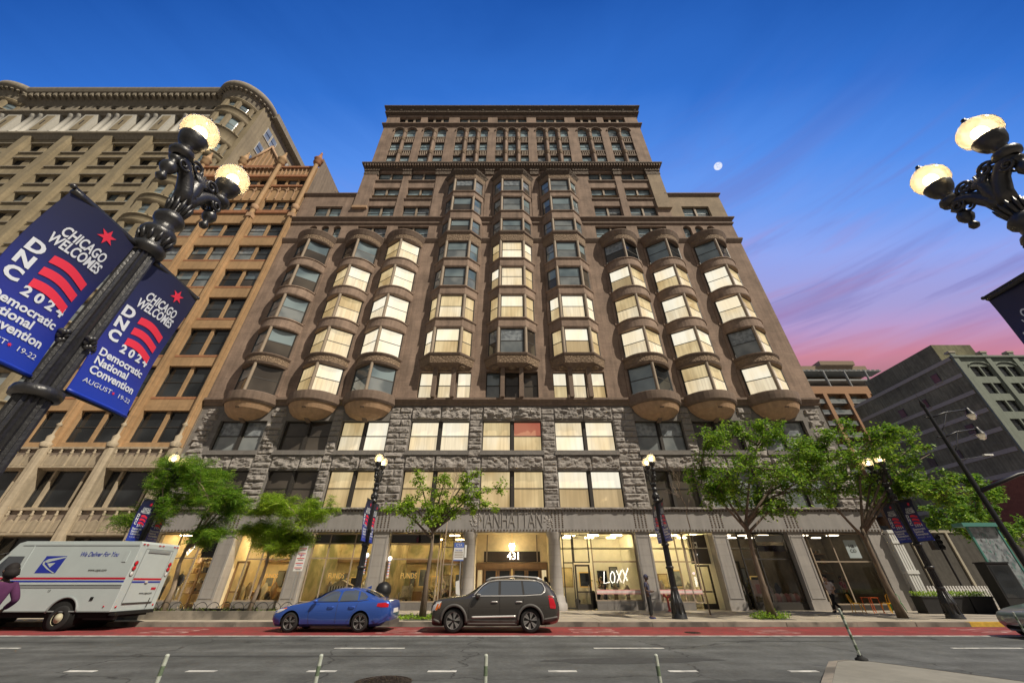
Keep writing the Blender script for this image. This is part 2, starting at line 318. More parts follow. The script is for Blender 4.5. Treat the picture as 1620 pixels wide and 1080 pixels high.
# ---------------------------------------------------------------- mesh builder
class MB:
    def __init__(s): s.v = []; s.f = []; s.m = []; s.mats = []; s.smooth = []
    def mi(s, name):
        if name not in s.mats: s.mats.append(name)
        return s.mats.index(name)
    def add(s, vs, fs, m, sm=False):
        b = len(s.v); s.v += [tuple(v) for v in vs]; k = s.mi(m)
        for f in fs: s.f.append([b+i for i in f]); s.m.append(k); s.smooth.append(sm)
    def box(s, x0, x1, y0, y1, z0, z1, m):
        s.add([(x0,y0,z0),(x1,y0,z0),(x1,y1,z0),(x0,y1,z0),(x0,y0,z1),(x1,y0,z1),(x1,y1,z1),(x0,y1,z1)],
              [(0,3,2,1),(4,5,6,7),(0,1,5,4),(1,2,6,5),(2,3,7,6),(3,0,4,7)], m)
    def quad(s, a, b, c, d, m): s.add([a,b,c,d], [(0,1,2,3)], m)
    def poly(s, pts, m): s.add(pts, [tuple(range(len(pts)))], m)
    def prism(s, pts, vec, m, sm=False):
        n = len(pts); v = Vector(vec); a = [Vector(p) for p in pts]
        s.add(a+[p+v for p in a], [tuple(range(n-1,-1,-1)), tuple(range(n,2*n))]+[(i,(i+1)%n,n+(i+1)%n,n+i) for i in range(n)], m)
    def bar(s, a, b, r, m, n=8, r2=None, sm=True, cap=True):
        a = Vector(a); b = Vector(b); r2 = r if r2 is None else r2; d = (b-a)
        if d.length < 1e-6: return
        d.normalize(); u = d.orthogonal().normalized(); w = d.cross(u)
        vs = []
        for p, q in ((a, r), (b, r2)):
            for i in range(n): t = 2*math.pi*i/n; vs.append(p+u*math.cos(t)*q+w*math.sin(t)*q)
        fs = [(i,(i+1)%n,n+(i+1)%n,n+i) for i in range(n)]
        s.add(vs, fs, m, sm)
        if cap: s.add(vs[:n], [tuple(range(n-1,-1,-1))], m); s.add(vs[n:], [tuple(range(n))], m)
    def tube(s, pts, rs, m, n=8, sm=True):
        pts = [Vector(p) for p in pts]
        if not isinstance(rs, (list, tuple)): rs = [rs]*len(pts)
        vs = []; u = None
        for i, p in enumerate(pts):
            d = (pts[min(i+1,len(pts)-1)]-pts[max(i-1,0)]).normalized()
            u = d.orthogonal().normalized() if u is None else (u-d*u.dot(d)).normalized()
            w = d.cross(u)
            for k in range(n): t = 2*math.pi*k/n; vs.append(p+u*math.cos(t)*rs[i]+w*math.sin(t)*rs[i])
        fs = []
        for i in range(len(pts)-1):
            for k in range(n): fs.append((i*n+k, i*n+(k+1)%n, (i+1)*n+(k+1)%n, (i+1)*n+k))
        fs.append(tuple(range(n-1,-1,-1))); fs.append(tuple((len(pts)-1)*n+k for k in range(n)))
        s.add(vs, fs, m, sm)
    def lathe(s, prof, m, c=(0,0,0), n=20, sm=True, flute=0., axis='z', a0=0, a1=360):
        full = abs(a1-a0) >= 360; cols = n if full else n+1
        vs = []
        for r, z in prof:
            for i in range(cols):
                t = rad(a0+(a1-a0)*i/n); rr = r*(1-flute*(i % 2))
                if axis == 'z': vs.append((c[0]+rr*math.cos(t), c[1]+rr*math.sin(t), c[2]+z))
                elif axis == 'y': vs.append((c[0]+rr*math.cos(t), c[1]+z, c[2]+rr*math.sin(t)))
                else: vs.append((c[0]+z, c[1]+rr*math.cos(t), c[2]+rr*math.sin(t)))
        fs = []
        for j in range(len(prof)-1):
            for i in range(n):
                k = (i+1) % cols if full else i+1
                fs.append((j*cols+i, j*cols+k, (j+1)*cols+k, (j+1)*cols+i))
        s.add(vs, fs, m, sm)
    def sphere(s, c, r, m, n=12, sz=1., sx=1., sy=1.):
        pr = [(max(1e-4, math.sin(math.pi*k/n)), -math.cos(math.pi*k/n)) for k in range(n+1)]
        b = len(s.v); s.lathe(pr, m, n=n+4)
        for i in range(b, len(s.v)):
            x, y, z = s.v[i]; s.v[i] = (c[0]+x*r*sx, c[1]+y*r*sy, c[2]+z*r*sz)
    def join(s, me, mtx, m):
        s.add([mtx @ v.co for v in me.vertices], [tuple(p.vertices) for p in me.polygons], m)
    def build(s, name, parent=None, world=False, kind=None):
        me = bpy.data.meshes.new(name); me.from_pydata(s.v, [], s.f); me.update()
        for k in s.mats: me.materials.append(M[k])
        me.polygons.foreach_set('material_index', s.m); me.polygons.foreach_set('use_smooth', s.smooth)
        o = bpy.data.objects.new(name, me); C.objects.link(o)
        if parent:
            o.parent = parent
            if world and parent.type == 'EMPTY': o.location = -Vector(parent.location)
        if kind: o['kind'] = kind
        return o
def fixn(o):
    bm = bmesh.new(); bm.from_mesh(o.data); bmesh.ops.recalc_face_normals(bm, faces=bm.faces); bm.to_mesh(o.data); bm.free(); return o
def tag(o, label, cat, group=None, kind=None):
    if label: o['label'] = label
    if cat: o['category'] = cat
    if group: o['group'] = group
    if kind: o['kind'] = kind
    return o
def thing(name, label, cat, loc=(0,0,0), rz=0, group=None):
    o = bpy.data.objects.new(name, None); C.objects.link(o); o.location = loc; o.rotation_euler = (0,0,rz); o.empty_display_size = .3
    return tag(o, label, cat, group)
def kids(o): return [c for c in C.objects if c.parent == o]
def dup(o, loc, rz=None, label=None, scale=None):
    def cp(a, par):
        c = a.copy(); C.objects.link(c); c.parent = par
        for k in kids(a): cp(k, c)
        return c
    n = cp(o, None); n.location = loc
    if rz is not None: n.rotation_euler = (0,0,rz)
    if scale: n.scale = scale
    if label: n['label'] = label
    return n
def textmesh(s, size=1., ext=.0, sx=1., align='CENTER', bold=0.):
    cu = bpy.data.curves.new('t', 'FONT'); cu.body = s; cu.size = size; cu.extrude = ext; cu.align_x = align; cu.align_y = 'CENTER'; cu.offset = bold; cu.resolution_u = 3
    o = bpy.data.objects.new('t', cu); C.objects.link(o); dg = bpy.context.evaluated_depsgraph_get(); dg.update()
    me = bpy.data.meshes.new_from_object(o.evaluated_get(dg)); bpy.data.objects.remove(o)
    for v in me.vertices: v.co.x *= sx
    return me
def facing(x, y, z):   # text plane facing -Y
    return Matrix.Translation((x, y, z)) @ Matrix.Rotation(rad(90), 4, 'X')

# ---------------------------------------------------------------- every separate piece its own part
def split_mesh(o, gap=.03, limit=100):
    me = o.data; n = len(me.vertices); par = list(range(n))
    def find(a):
        while par[a] != a: par[a] = par[par[a]]; a = par[a]
        return a
    for p in me.polygons:
        v = p.vertices; r = find(v[0])
        for q in v[1:]: par[find(q)] = r
    isl = {}
    for i in range(n): isl.setdefault(find(i),[]).append(i)
    keys = list(isl); bb = []
    for k in keys:
        c = [me.vertices[i].co for i in isl[k]]; bb.append([min(v[a] for v in c) for a in range(3)]+[max(v[a] for v in c) for a in range(3)])
    g = list(range(len(keys)))
    def f2(a):
        while g[a] != a: g[a] = g[g[a]]; a = g[a]
        return a
    order = sorted(range(len(keys)), key=lambda i: bb[i][0])
    for ii,i in enumerate(order):
        for j in order[ii+1:]:
            if bb[j][0] > bb[i][3]+gap: break
            if all(bb[i][a] <= bb[j][a+3]+gap and bb[j][a] <= bb[i][a+3]+gap for a in (1,2)): g[f2(j)] = f2(i)
    comp = {}
    for i,k in enumerate(keys): comp.setdefault(f2(i),[]).append(k)
    if len(comp) < 2 or len(comp) > limit: return
    vc = {}
    for ci,ks in enumerate(comp.values()):
        for k in ks:
            for i in isl[k]: vc[i] = ci
    polys = [[] for _ in comp]
    for p in me.polygons: polys[vc[p.vertices[0]]].append(p)
    for ps in polys:
        ids = sorted({v for p in ps for v in p.vertices}); mp = {v:i for i,v in enumerate(ids)}
        nm = bpy.data.meshes.new(me.name); nm.from_pydata([me.vertices[v].co for v in ids],[],[[mp[v] for v in p.vertices] for p in ps])
        for m in me.materials: nm.materials.append(m)
        nm.polygons.foreach_set('material_index',[p.material_index for p in ps]); nm.polygons.foreach_set('use_smooth',[p.use_smooth for p in ps]); nm.update()
        c = bpy.data.objects.new(o.name.split('.')[0],nm); C.objects.link(c); c.parent = o.parent; c.location = o.location
    bpy.data.objects.remove(o)
# ---------------------------------------------------------------- ground, road, pavements
KY = 20.3      # far kerb face
def sheet(name, pts, z, m, label=None, kind='structure'):
    b = MB(); b.poly([(x,y,z) for x,y in pts], m); o = b.build(name); o['kind'] = kind; return o
sheet('ground', [(-900,-500),(900,-500),(900,1200),(-900,1200)], -.006, 'asphalt')
b = MB(); nx = 60
for i in range(nx):
    x0 = -70+i*2.5; b.quad((x0,-30,0),(x0+2.5,-30,0),(x0+2.5,KY,0),(x0,KY,0),'asphalt')
b.build('road', kind='structure')
sheet('bus_lane', [(-70,16.95),(60,16.95),(60,KY-.25),(-70,KY-.25)], .004, 'red_lane')
b = MB()
b.box(-70,26.0,KY,28.6,-.05,.15,'sidewalk'); b.box(26.0,70,KY,60,-.05,.15,'sidewalk')
for x in range(-68,60,2): b.box(x-.012,x+.012,KY+.35,28 if x < 26 else 40,.1,.1525,'joint')
for y in (22.0,23.6,25.2,26.8): b.box(-70,60,y-.012,y+.012,.1,.1535,'joint')
b.build('pavement', kind='structure')
b = MB(); x = -70
while x < 60:
    l = R.uniform(2.2,3.2); yl = 14 < x < 40 and False
    b.box(x+.01,x+l-.01,KY-.16+R.uniform(-.01,.01),KY+.06,-.05,.165+R.uniform(-.006,.006),'paint_yellow' if x > 18.6 else 'kerb'); x += l
b.build('kerb_stones', kind='structure')
# lane paint
b = MB()
b.box(-70,60,16.82,16.95,0,.009,'paint_white')
for x0 in (-16.5,-5.2,2.4,12.9,22): b.box(x0,x0+2.05,13.93,14.04,0,.007,'paint_white')
for i in range(-6,8): b.box(-4.45+2.62*i,-4.45+2.62*i+.62,10.58,10.72,0,.007,'paint_white')
# worn lettering on the bus lane
for x0,wd in ((-13.2,'BUS'),(-4.2,'ONLY'),(3.3,'BUS'),(10.2,'ONLY'),(19,'BUS')):
    me = textmesh(wd,1.0,0,1.); b.join(me,Matrix(((0,-2.6,0,x0),(.72 if wd == 'ONLY' else .95,0,0,18.5),(0,0,1,.0085),(0,0,0,1))),'paint_worn')
b.build('lane_marking', kind='structure')
b = MB()
for (x,y,w_,h_) in ((-6.5,12.6,9,.12),(3,12.0,4.5,.5),(4.5,9.2,2.4,.7),(-20,15.2,16,.1),(9,15.5,5,.09)):
    pts = []; 
    for k in range(22):
        a = 2*math.pi*k/22; rr = R.uniform(.7,1.1); pts.append((x+w_/2*math.cos(a)*rr,y+h_*math.sin(a)*rr,.0035))
    b.poly(pts,'asphalt_patch')
b.build('asphalt_stain', kind='structure')
b = MB(); b.lathe([(.0001,.012),(.34,.012),(.345,.004),(.41,.004),(.415,.010),(.44,.010),(.44,-.02)],'manhole',n=36,sm=False)
for k in range(-4,5):
    l = math.sqrt(max(.01,.30**2-(k*.065)**2)); b.box(-l,l,k*.065-.012,k*.065+.012,.0,.018,'manhole')
o = b.build('manhole_cover'); o.location = (-2.5,9.62,0); o.scale = (1.25,1.25,1); tag(o,'round cast iron manhole cover in the near lane at the bottom edge','manhole cover')
b = MB(); b.lathe([(.0001,.010),(.30,.010),(.31,.002)],'manhole',n=30,sm=False)
for k in range(-3,4):
    l = math.sqrt(max(.01,.27**2-(k*.07)**2)); b.box(-l,l,k*.07-.012,k*.07+.012,.0,.016,'manhole')
o = b.build('utility_cover'); o.location = (6.9,17.9,.004); tag(o,'small iron utility cover set in the red bus lane in front of the man','utility cover')
# near kerb island and near pavement
isl = [(3.6,4.2),(4.3,6.4),(5.45,8.75),(6.5,10.1),(7.1,10.85),(7.6,11.05),(8.05,10.85),(8.5,10.1),(9.25,8.7),(10.1,6.6),(11.2,4.2)]
def offset_poly(p, d):
    c = Vector((sum(q[0] for q in p)/len(p), sum(q[1] for q in p)/len(p)))
    o = []
    for i, q in enumerate(p):
        a = Vector(p[max(i-1,0)]); n_ = Vector(p[min(i+1,len(p)-1)]); t = (n_-a).normalized(); nn = Vector((t.y,-t.x)); o.append((q[0]+nn.x*d,q[1]+nn.y*d))
    return o
inn = offset_poly(isl, .17)
b = MB(); n_ = len(isl)
for i in range(n_-1):
    a, c2 = isl[i], isl[i+1]; e, f_ = inn[i], inn[i+1]
    b.quad((*a,0),(*c2,0),(*c2,.14),(*a,.14),'kerb'); b.quad((*a,.14),(*c2,.14),(*f_,.16),(*e,.16),'kerb')
b.build('island_kerb', kind='structure')
b = MB(); b.poly([(*q,.155) for q in reversed(inn)],'island'); 
b.add([(6.3,9.2,.158),(6.31,9.18,.158),(9.0,6.9,.158),(8.99,6.92,.158)],[(0,1,2,3)],'joint')
b.build('island_paving', kind='structure')
b = MB(); b.box(-70,60,-12,4.2,-.05,.145,'sidewalk'); b.box(-70,60,4.2,4.36,-.05,.15,'kerb'); b.build('near_pavement', kind='structure')

# ---------------------------------------------------------------- facade helpers
def wall(b, x0, x1, z0, z1, ops, y, m, dep=.3, rm=None):
    """front sheet with openings ops=[(xa,xb,za,zb)], reveals going back dep"""
    xs = sorted({x0,x1,*[v for o in ops for v in o[:2]]}); zs = sorted({z0,z1,*[v for o in ops for v in o[2:4]]})
    for i in range(len(xs)-1):
        for j in range(len(zs)-1):
            cx = (xs[i]+xs[i+1])/2; cz = (zs[j]+zs[j+1])/2
            if any(o[0] < cx < o[1] and o[2] < cz < o[3] for o in ops): continue
            b.quad((xs[i],y,zs[j]),(xs[i+1],y,zs[j]),(xs[i+1],y,zs[j+1]),(xs[i],y,zs[j+1]),m)
    rm = rm or m
    for (a,c,d,e) in [o[:4] for o in ops]:
        b.quad((a,y,d),(a,y,e),(a,y+dep,e),(a,y+dep,d),rm); b.quad((c,y,e),(c,y,d),(c,y+dep,d),(c,y+dep,e),rm)
        b.quad((a,y,e),(c,y,e),(c,y+dep,e),(a,y+dep,e),rm); b.quad((c,y,d),(a,y,d),(a,y+dep,d),(c,y+dep,d),rm)
def archfill(b, xa, xb, zs_, zt, y, dep, m):
    """fills the corners over a round arch inside a rectangular opening (spring zs_, top zt)"""
    n = 12; cx = (xa+xb)/2; r = (xb-xa)/2; h = zt-zs_
    arc = [(cx-r*math.cos(math.pi*k/n), zs_+h*math.sin(math.pi*k/n)) for k in range(n+1)]
    for k in range(n):
        (xa1,z1),(xb1,z2) = arc[k], arc[k+1]
        b.quad((xa1,y,z1),(xb1,y,z2),(xb1,y,zt+.001),(xa1,y,zt+.001),m)
        b.quad((xa1,y,z1),(xa1,y+dep,z1),(xb1,y+dep,z2),(xb1,y,z2),m)
GL = {'L':('lit_top','lit_low'),'W':('lit_warm','lit_low'),'A':('lit_warm','lit_amber'),'D':('g_sky','g_shade'),'d':('g_sky','g_sky'),'S':('g_shade','g_sky'),'U':('g_teal','g_teal'),'V':('g_teal','g_shade'),
      'C':('g_curtain','g_shade'),'K':('g_dark','g_dark'),'B':('g_brown','g_brown'),'P':('g_pale','g_pale'),'R':('lit_red','lit_warm'),'Q':('lit_top','lit_tan'),'T':('lit_amber','lit_tan')}
def pick(code, top):
    if code == 'L':
        r = R.random(); return ('lit_top' if r < .86 else 'lit_low' if r < .95 else 'lit_warm') if top else ('lit_low' if r < .55 else 'lit_warm' if r < .75 else 'lit_top' if r < .9 else 'lit_tan')
    if code == 'D' or code == 'S' or code == 'd':
        r = R.random(); return ('g_sky' if r < .7 else 'g_shade' if r < .85 else 'g_curtain') if top else GL[code][1] if r < .7 else 'g_brown'
    return GL[code][0 if top else 1]
def winunit(parent, xa, xb, za, zb, y, codes, mw=.16, fw=.07, mm='mullion_tan', rail=.5, name='window', fm='sash', world=True, sub=True, arch=False, fd=.1):
    """flat window opening with len(codes) sashes"""
    f = MB(); g = MB(); n = len(codes); wd = (xb-xa-(n-1)*mw)/n
    for i, c in enumerate(codes):
        a = xa+i*(wd+mw); e = a+wd
        f.box(a,a+fw,y-fd,y,za,zb,fm); f.box(e-fw,e,y-fd,y,za,zb,fm); f.box(a+fw,e-fw,y-fd,y,zb-fw,zb,fm); f.box(a+fw,e-fw,y-fd,y,za,za+fw,fm)
        zm = za+(zb-za)*rail
        f.box(a+fw,e-fw,y-fd*.8,y,zm-.035,zm+.035,fm)
        tl = R.uniform(-.012,.012)
        g.quad((a+fw,y-.02+tl,zm),(e-fw,y-.02-tl,zm),(e-fw,y-.02,zb-fw),(a+fw,y-.02,zb-fw),pick(c,True))
        zl = zm
        g.quad((a+fw,y-.045,za+fw),(e-fw,y-.045,za+fw),(e-fw,y-.045+tl,zl),(a+fw,y-.045-tl,zl),pick(c,False))
        if i < n-1: f.box(e+.001,e+mw-.001,y-fd*2.2,y,za,zb,mm)
    o = f.build(name, parent, world); 
    if sub: g.build('pane', o)
    return o
def cornice(b, x0, x1, z0, z1, y, prof, m, ends=True):
    """prof: list of (proj, frac) from bottom to top"""
    pts = [(y-p, z0+(z1-z0)*t) for p, t in prof]
    for k in range(len(pts)-1):
        (ya,za),(yb,zb) = pts[k], pts[k+1]
        ea = y-ya if ends else 0; eb = y-yb if ends else 0
        b.quad((x0-ea,ya,za),(x1+ea,ya,za),(x1+eb,yb,zb),(x0-eb,yb,zb),m)
        if ends:
            b.quad((x1+ea,ya,za),(x1+ea,y+1,za),(x1+eb,y+1,zb),(x1+eb,yb,zb),m)
            b.quad((x0-ea,y+1,za),(x0-ea,ya,za),(x0-eb,yb,zb),(x0-eb,y+1,zb),m)
    p0 = pts[0]; p1 = pts[-1]
    b.quad((x0,y+.02,z0),(x1,y+.02,z0),(x1,p0[0],z0),(x0,p0[0],z0),m); e = y-p1[0] if ends else 0
    b.quad((x0-e,p1[0],z1),(x1+e,p1[0],z1),(x1+e,y+1,z1),(x0-e,y+1,z1),m)
def rough(b, x0, x1, z0, z1, y, dep, m, nx=None, nz=None, amp=1.):
    """rock-faced block projecting in front of y"""
    nx = nx or max(4,int((x1-x0)/.085)); nz = nz or max(4,int((z1-z0)/.075)); ph = R.uniform(0,50); tilt = R.uniform(-.3,.3)
    vs = []
    from mathutils import noise
    for j in range(nz+1):
        for i in range(nx+1):
            u = i/nx; v = j/nz; e = min(u,1-u,v,1-v); px = x0+(x1-x0)*u; pz = z0+(z1-z0)*v
            k = 0 if e == 0 else 1
            c0_ = noise.cell(Vector((px*3.1+ph+pz*1.3,pz*4.6-px*.7,ph))); c1_ = noise.cell(Vector((px*1.9-pz*1.1+ph,pz*2.6+px*.8,ph+3)))
            d = dep*(.30+.65*abs(noise.noise(Vector((px*1.7+ph,pz*2.4,ph))))*amp*2+.42*c1_+.30*c0_+.35*abs(noise.noise(Vector((px*7,pz*8,ph+9))))+tilt*(v-.5))*k
            vs.append((px,y-.015-max(d,0),pz))
    fs = [(j*(nx+1)+i,j*(nx+1)+i+1,(j+1)*(nx+1)+i+1,(j+1)*(nx+1)+i) for j in range(nz) for i in range(nx)]
    b.add(vs,fs,m)

# ---------------------------------------------------------------- the main building
FY = 28.0
main = thing('apartment_tower','tall brown brick tower of bay windows over a rough grey stone base','building',(0,FY,0))
W = 25.0
OX = [-21.25,-16.1,-11.6,-5.68,0,5.68,11.6,16.1,21.25]
# stone base floors 2-3
b = MB(); ops = []; units = []
f2 = ['B','B','A','A','A','T','B','C','C']; f3 = ['C','B','W','L','R','L','C','B','C']
for k, cx in enumerate(OX):
    hw = 2.32 if abs(cx) < 7 else 1.86
    ops += [(cx-hw,cx+hw,5.98,8.54),(cx-hw,cx+hw,10.0,12.36)]
    c2 = {'A':'AA','T':'QQ','B':'BB','C':'CC'}[f2[k]]
    c3 = {'W':'WL','L':'LL','R':'WR','C':'CC','B':'BB'}[f3[k]]
    winunit(main,cx-hw,cx+hw,5.98,8.54,FY+.42,c2,mw=.2,mm='sash',rail=.52)
    winunit(main,cx-hw,cx+hw,10.0,12.36,FY+.42,c3,mw=.2,mm='sash',rail=.5)
wall(b,-W,W,5.85,13.62,ops,FY+.06,'granite_flat',.4)
for cx in OX:
    hw = 2.32 if abs(cx) < 7 else 1.86
    b.box(cx-hw-.12,cx+hw+.12,FY-.14,FY+.10,9.62,9.82,'granite_flat'); b.box(cx-hw-.05,cx+hw+.05,FY-.06,FY+.08,9.823,9.98,'granite_flat')
b.build('stone_wall',main,True)
b = MB()
edges = [(-W,-23.15)]+[(OX[k]+(2.34 if abs(OX[k])<7 else 1.88), OX[k+1]-(2.34 if abs(OX[k+1])<7 else 1.88)) for k in range(8)]+[(23.15,W)]
for (xa,xb) in edges:
    z = 5.95; k = 0
    while z < 13.45:
        h = R.choice((.42,.5,.56)); h = min(h,13.5-z)
        if h < .2: break
        wd = xb-xa; side = abs((xa+xb)/2) > 9
        if 9.55 < z < 13.5 and side and wd > 1:      # upper pier beside the curved bays: narrow rough strip
            m0 = (xa+xb)/2; w2 = .42 if k % 2 else .58
            if z < 13.2: rough(b,m0-w2,m0+w2,z+.02,z+h-.02,FY+.06,.13,'granite')
        elif wd > 1.5 and k % 2 == 0:
            c = xa+wd*R.uniform(.4,.6); rough(b,xa+.01,c-.025,z+.03,z+h-.03,FY+.06,.105,'granite'); rough(b,c+.025,xb-.01,z+.03,z+h-.03,FY+.06,.105,'granite')
        else: rough(b,xa+.01,xb-.01,z+.03,z+h-.03,FY+.06,.105,'granite')
        z += h; k += 1
for k, cx in enumerate(OX):
    hw = 2.32 if abs(cx) < 7 else 1.86
    s = R.uniform(-.3,.3)
    rough(b,cx-hw+.01,cx+s-.025,8.62,9.56,FY+.05,.12,'granite'); rough(b,cx+s+.025,cx+hw-.01,8.62,9.56,FY+.05,.12,'granite')
    if abs(cx) < 7:
        rough(b,cx-hw+.01,cx-.02,12.46,13.46,FY+.05,.17,'granite',amp=1.3); rough(b,cx+.02,cx+hw-.01,12.46,13.46,FY+.05,.17,'granite',amp=1.3)
b.build('rough_stone_facing',main,True)
# belt over the stone base
b = MB(); prof = [(.04,0),(.12,.25),(.12,.45),(.26,.7),(.30,.72),(.30,1)]
cornice(b,-W,W,13.6,14.2,FY,prof,'brown_trim',False); b.build('belt_course',main,True)
# brick walls
b = MB(); ops = []
for cx in (-5.68,0,5.68): ops.append((cx-2.2,cx+2.2,14.3,16.75))
for sx in (-1,1):
    for (a,c) in ((17.4,14.1),(12.9,9.4)): ops.append((min(sx*a,sx*c),max(sx*a,sx*c),33.35,35.35))
    for (a,c) in ((22.85,21.95),(21.5,20.6),(20.15,19.25)): ops.append((min(sx*a,sx*c),max(sx*a,sx*c),33.35,35.4))
wall(b,-W,W,14.18,35.8,ops,FY,'brown_brick',.4)
for o_ in ops:
    if o_[1]-o_[0] < 1: archfill(b,o_[0],o_[1],34.9,35.4,FY,.4,'brown_brick')
ops2 = []
for sx in (-1,1):
    a, c = sorted((sx*23.2,sx*20.0)); ops2.append((a,c,36.95,38.85))
for sx in (-1,1):
    x0, x1 = sorted((sx*W,sx*18.6)); wall(b,x0,x1,35.8,41.0,[o_ for o_ in ops2 if o_[0]*sx > 0],FY,'tan_brick' if sx > 0 else 'brown_brick',.4)
ops3 = []
for sx in (-1,1):
    for (a,c) in ((17.0,13.85),(12.85,9.7)):
        a, c = sorted((sx*a,sx*c))
        for (z0,z1) in ((36.95,38.95),(40.25,42.45),(43.85,45.65)): ops3.append((a,c,z0,z1))
for cx in (-5.68,0,5.68): ops3.append((cx-2.05,cx+2.05,44.0,45.65))
wall(b,-18.6,18.6,35.8,46.2,ops3,FY,'brown_brick',.42)
ar = []
for sx in (-1,1):
    for cx in (16.15,14.35,12.0,10.0): ar.append((sx*cx,.66))
for c0 in (-5.68,0,5.68):
    for dx in (-1.72,0,1.72): ar.append((c0+dx,.54))
ops4 = [(cx-h,cx+h,47.3,56.45) for cx,h in ar]
ops5 = [(-16.65,-13.45),(-12.5,-9.3),(-7.75,-3.55),(-2.15,2.15),(3.55,7.75),(9.3,12.5),(13.45,16.65)]
wall(b,-18.5,18.5,46.2,57.0,ops4,FY,'brown_brick',.45)
wall(b,-18.5,18.5,57.0,60.2,[(a,c,58.1,59.55) for a,c in ops5],FY,'brown_brick',.45)
for cx,h in ar: archfill(b,cx-h,cx+h,55.75,56.45,FY,.45,'brown_brick')
# returns, roofs and backs
def sideq(x,z0,z1,m='tan_brick'): b.quad((x,FY,z0),(x,FY+20,z0),(x,FY+20,z1),(x,FY,z1),m)
for sx in (-1,1): sideq(sx*W,0,41.0); sideq(sx*18.6,41.0,46.2); sideq(sx*18.5,46.2,61)
b.quad((-W,FY+.01,41.0),(W,FY+.01,41.0),(W,FY+20,41.0),(-W,FY+20,41.0),'tan_brick'); b.quad((-18.5,FY,60.9),(18.5,FY,60.9),(18.5,FY+20,60.9),(-18.5,FY+20,60.9),'tan_brick')
b.quad((-W,FY+20,0),(W,FY+20,0),(W,FY+20,41),(-W,FY+20,41),'tan_brick'); b.quad((-18.5,FY+20,41),(18.5,FY+20,41),(18.5,FY+20,61),(-18.5,FY+20,61),'tan_brick')
b.build('brick_wall',main,True)
# pilasters, corbels and trims of the shaft
b = MB()
for sx in (-1,1):
    x0, x1 = sorted((sx*18.75,sx*17.1)); b.box(x0,x1,FY-.22,FY+1.5,38.7,46.0,'brown_brick' if sx < 0 else 'tan_brick'); b.box(x0-.03,x1+.03,FY-.30,FY+1.5,38.35,38.7,'warm_stone' if sx < 0 else 'tan_brick')
    x0, x1 = sorted((sx*13.75,sx*12.95)); b.box(x0,x1,FY-.12,FY+.2,36.75,44.9,'brown_brick')
    x0, x1 = sorted((sx*9.55,sx*7.9)); b.box(x0,x1,FY-.10,FY+.2,36.75,44.9,'brown_brick')
    for cx in (2.84,):
        x0, x1 = sorted((sx*(cx-.45),sx*(cx+.45))); b.box(x0,x1,FY-.10,FY+.2,36.75,44.9,'brown_brick')
for (a,c,z0,z1) in ops3:
    if z0 < 43: b.box(a-.1,c+.1,FY-.16,FY+.1,z0-.16,z0-.002,'brown_trim')
    elif c-a < 3.5: b.box(a-.1,c+.1,FY-.16,FY+.1,z0-.16,z0-.002,'brown_trim')
b.build('pilaster_strips',main,True)
b = MB()
caps = [(-18.8,-17.0),(-13.9,-12.85),(-9.7,-7.8),(-3.4,-2.3),(2.3,3.4),(7.8,9.7),(12.85,13.9),(17.0,18.8)]
for a,c in caps:
    b.box(a,c,FY-.26,FY+.1,44.9,45.95,'dark_orn'); b.box(a-.06,c+.06,FY-.33,FY+.1,45.6,45.98,'dark_orn')
b.build('carved_capitals',main,True)
b = MB(); cornice(b,-18.6,18.6,45.98,46.95,FY,[(.12,0),(.22,.12),(.22,.3),(.6,.75),(.68,.78),(.68,1)],'dark_orn')
x = -18.9
while x < 18.9: b.box(x,x+.14,FY-.62,FY-.2,46.32,46.62,'brown_trim'); x += .34
b.build('cornice',main,True)
b = MB(); cornice(b,-18.5,18.5,56.95,57.4,FY,[(.08,0),(.14,.4),(.34,.6),(.34,1)],'brown_trim'); b.build('belt_course',main,True)
b = MB(); cornice(b,-18.5,18.5,60.1,61.75,FY,[(.10,0),(.42,.12),(.42,.26),(.16,.30),(.16,.42),(.34,.7),(.6,.86),(.68,.88),(.68,1)],'dark_orn')
x = -18.4
while x < 18.4: b.lathe([(.0001,-.06),(.16,-.06),(.2,.0)],'dark_orn',c=(x,FY-.36,61.0),n=8,axis='y'); x += 1.75
b.build('cornice',main,True)
b = MB(); cornice(b,-W,W,35.65,36.6,FY,[(.06,0),(.16,.1),(.16,.3),(.08,.32),(.08,.6),(.32,.85),(.38,.87),(.38,1)],'brown_trim'); b.build('belt_course',main,True)
b = MB(); cornice(b,-W,W,32.62,33.25,FY,[(.04,0),(.10,.2),(.24,.7),(.24,1)],'brown_trim'); b.build('belt_course',main,True)
for sx in (-1,1):
    x0, x1 = sorted((sx*(W-.02),sx*18.7)); b = MB(); cornice(b,x0,x1,40.75,41.15,FY,[(.05,0),(.2,.6),(.24,.62),(.24,1)],'brown_trim',True); b.build('parapet_coping',main,True)
# windows of the shaft
seq = 'UVUDUCVUDUUS'
for i,(a,c,z0,z1) in enumerate(ops3):
    if c-a > 3.5: winunit(main,a,c,z0,z1,FY+.4,'UVU',mw=.2)
    else: winunit(main,a,c,z0,z1,FY+.4,seq[i%12]+seq[(i*5+2)%12],mw=.2)
for i,(a,c,z0,z1) in enumerate(ops2): winunit(main,a,c,z0,z1,FY+.4,'UV' if i else 'VU',mw=.22)
for i,o_ in enumerate(ops[3:]):
    winunit(main,*o_,FY+.4,('UC','UV','VU')[i%3] if o_[1]-o_[0] > 1 else 'U',mw=.2)
for i,(a,c) in enumerate(ops5): winunit(main,a,c,58.1,59.55,FY+.44,'KKS' if i < 2 or i > 4 else 'VUV',mw=.3)
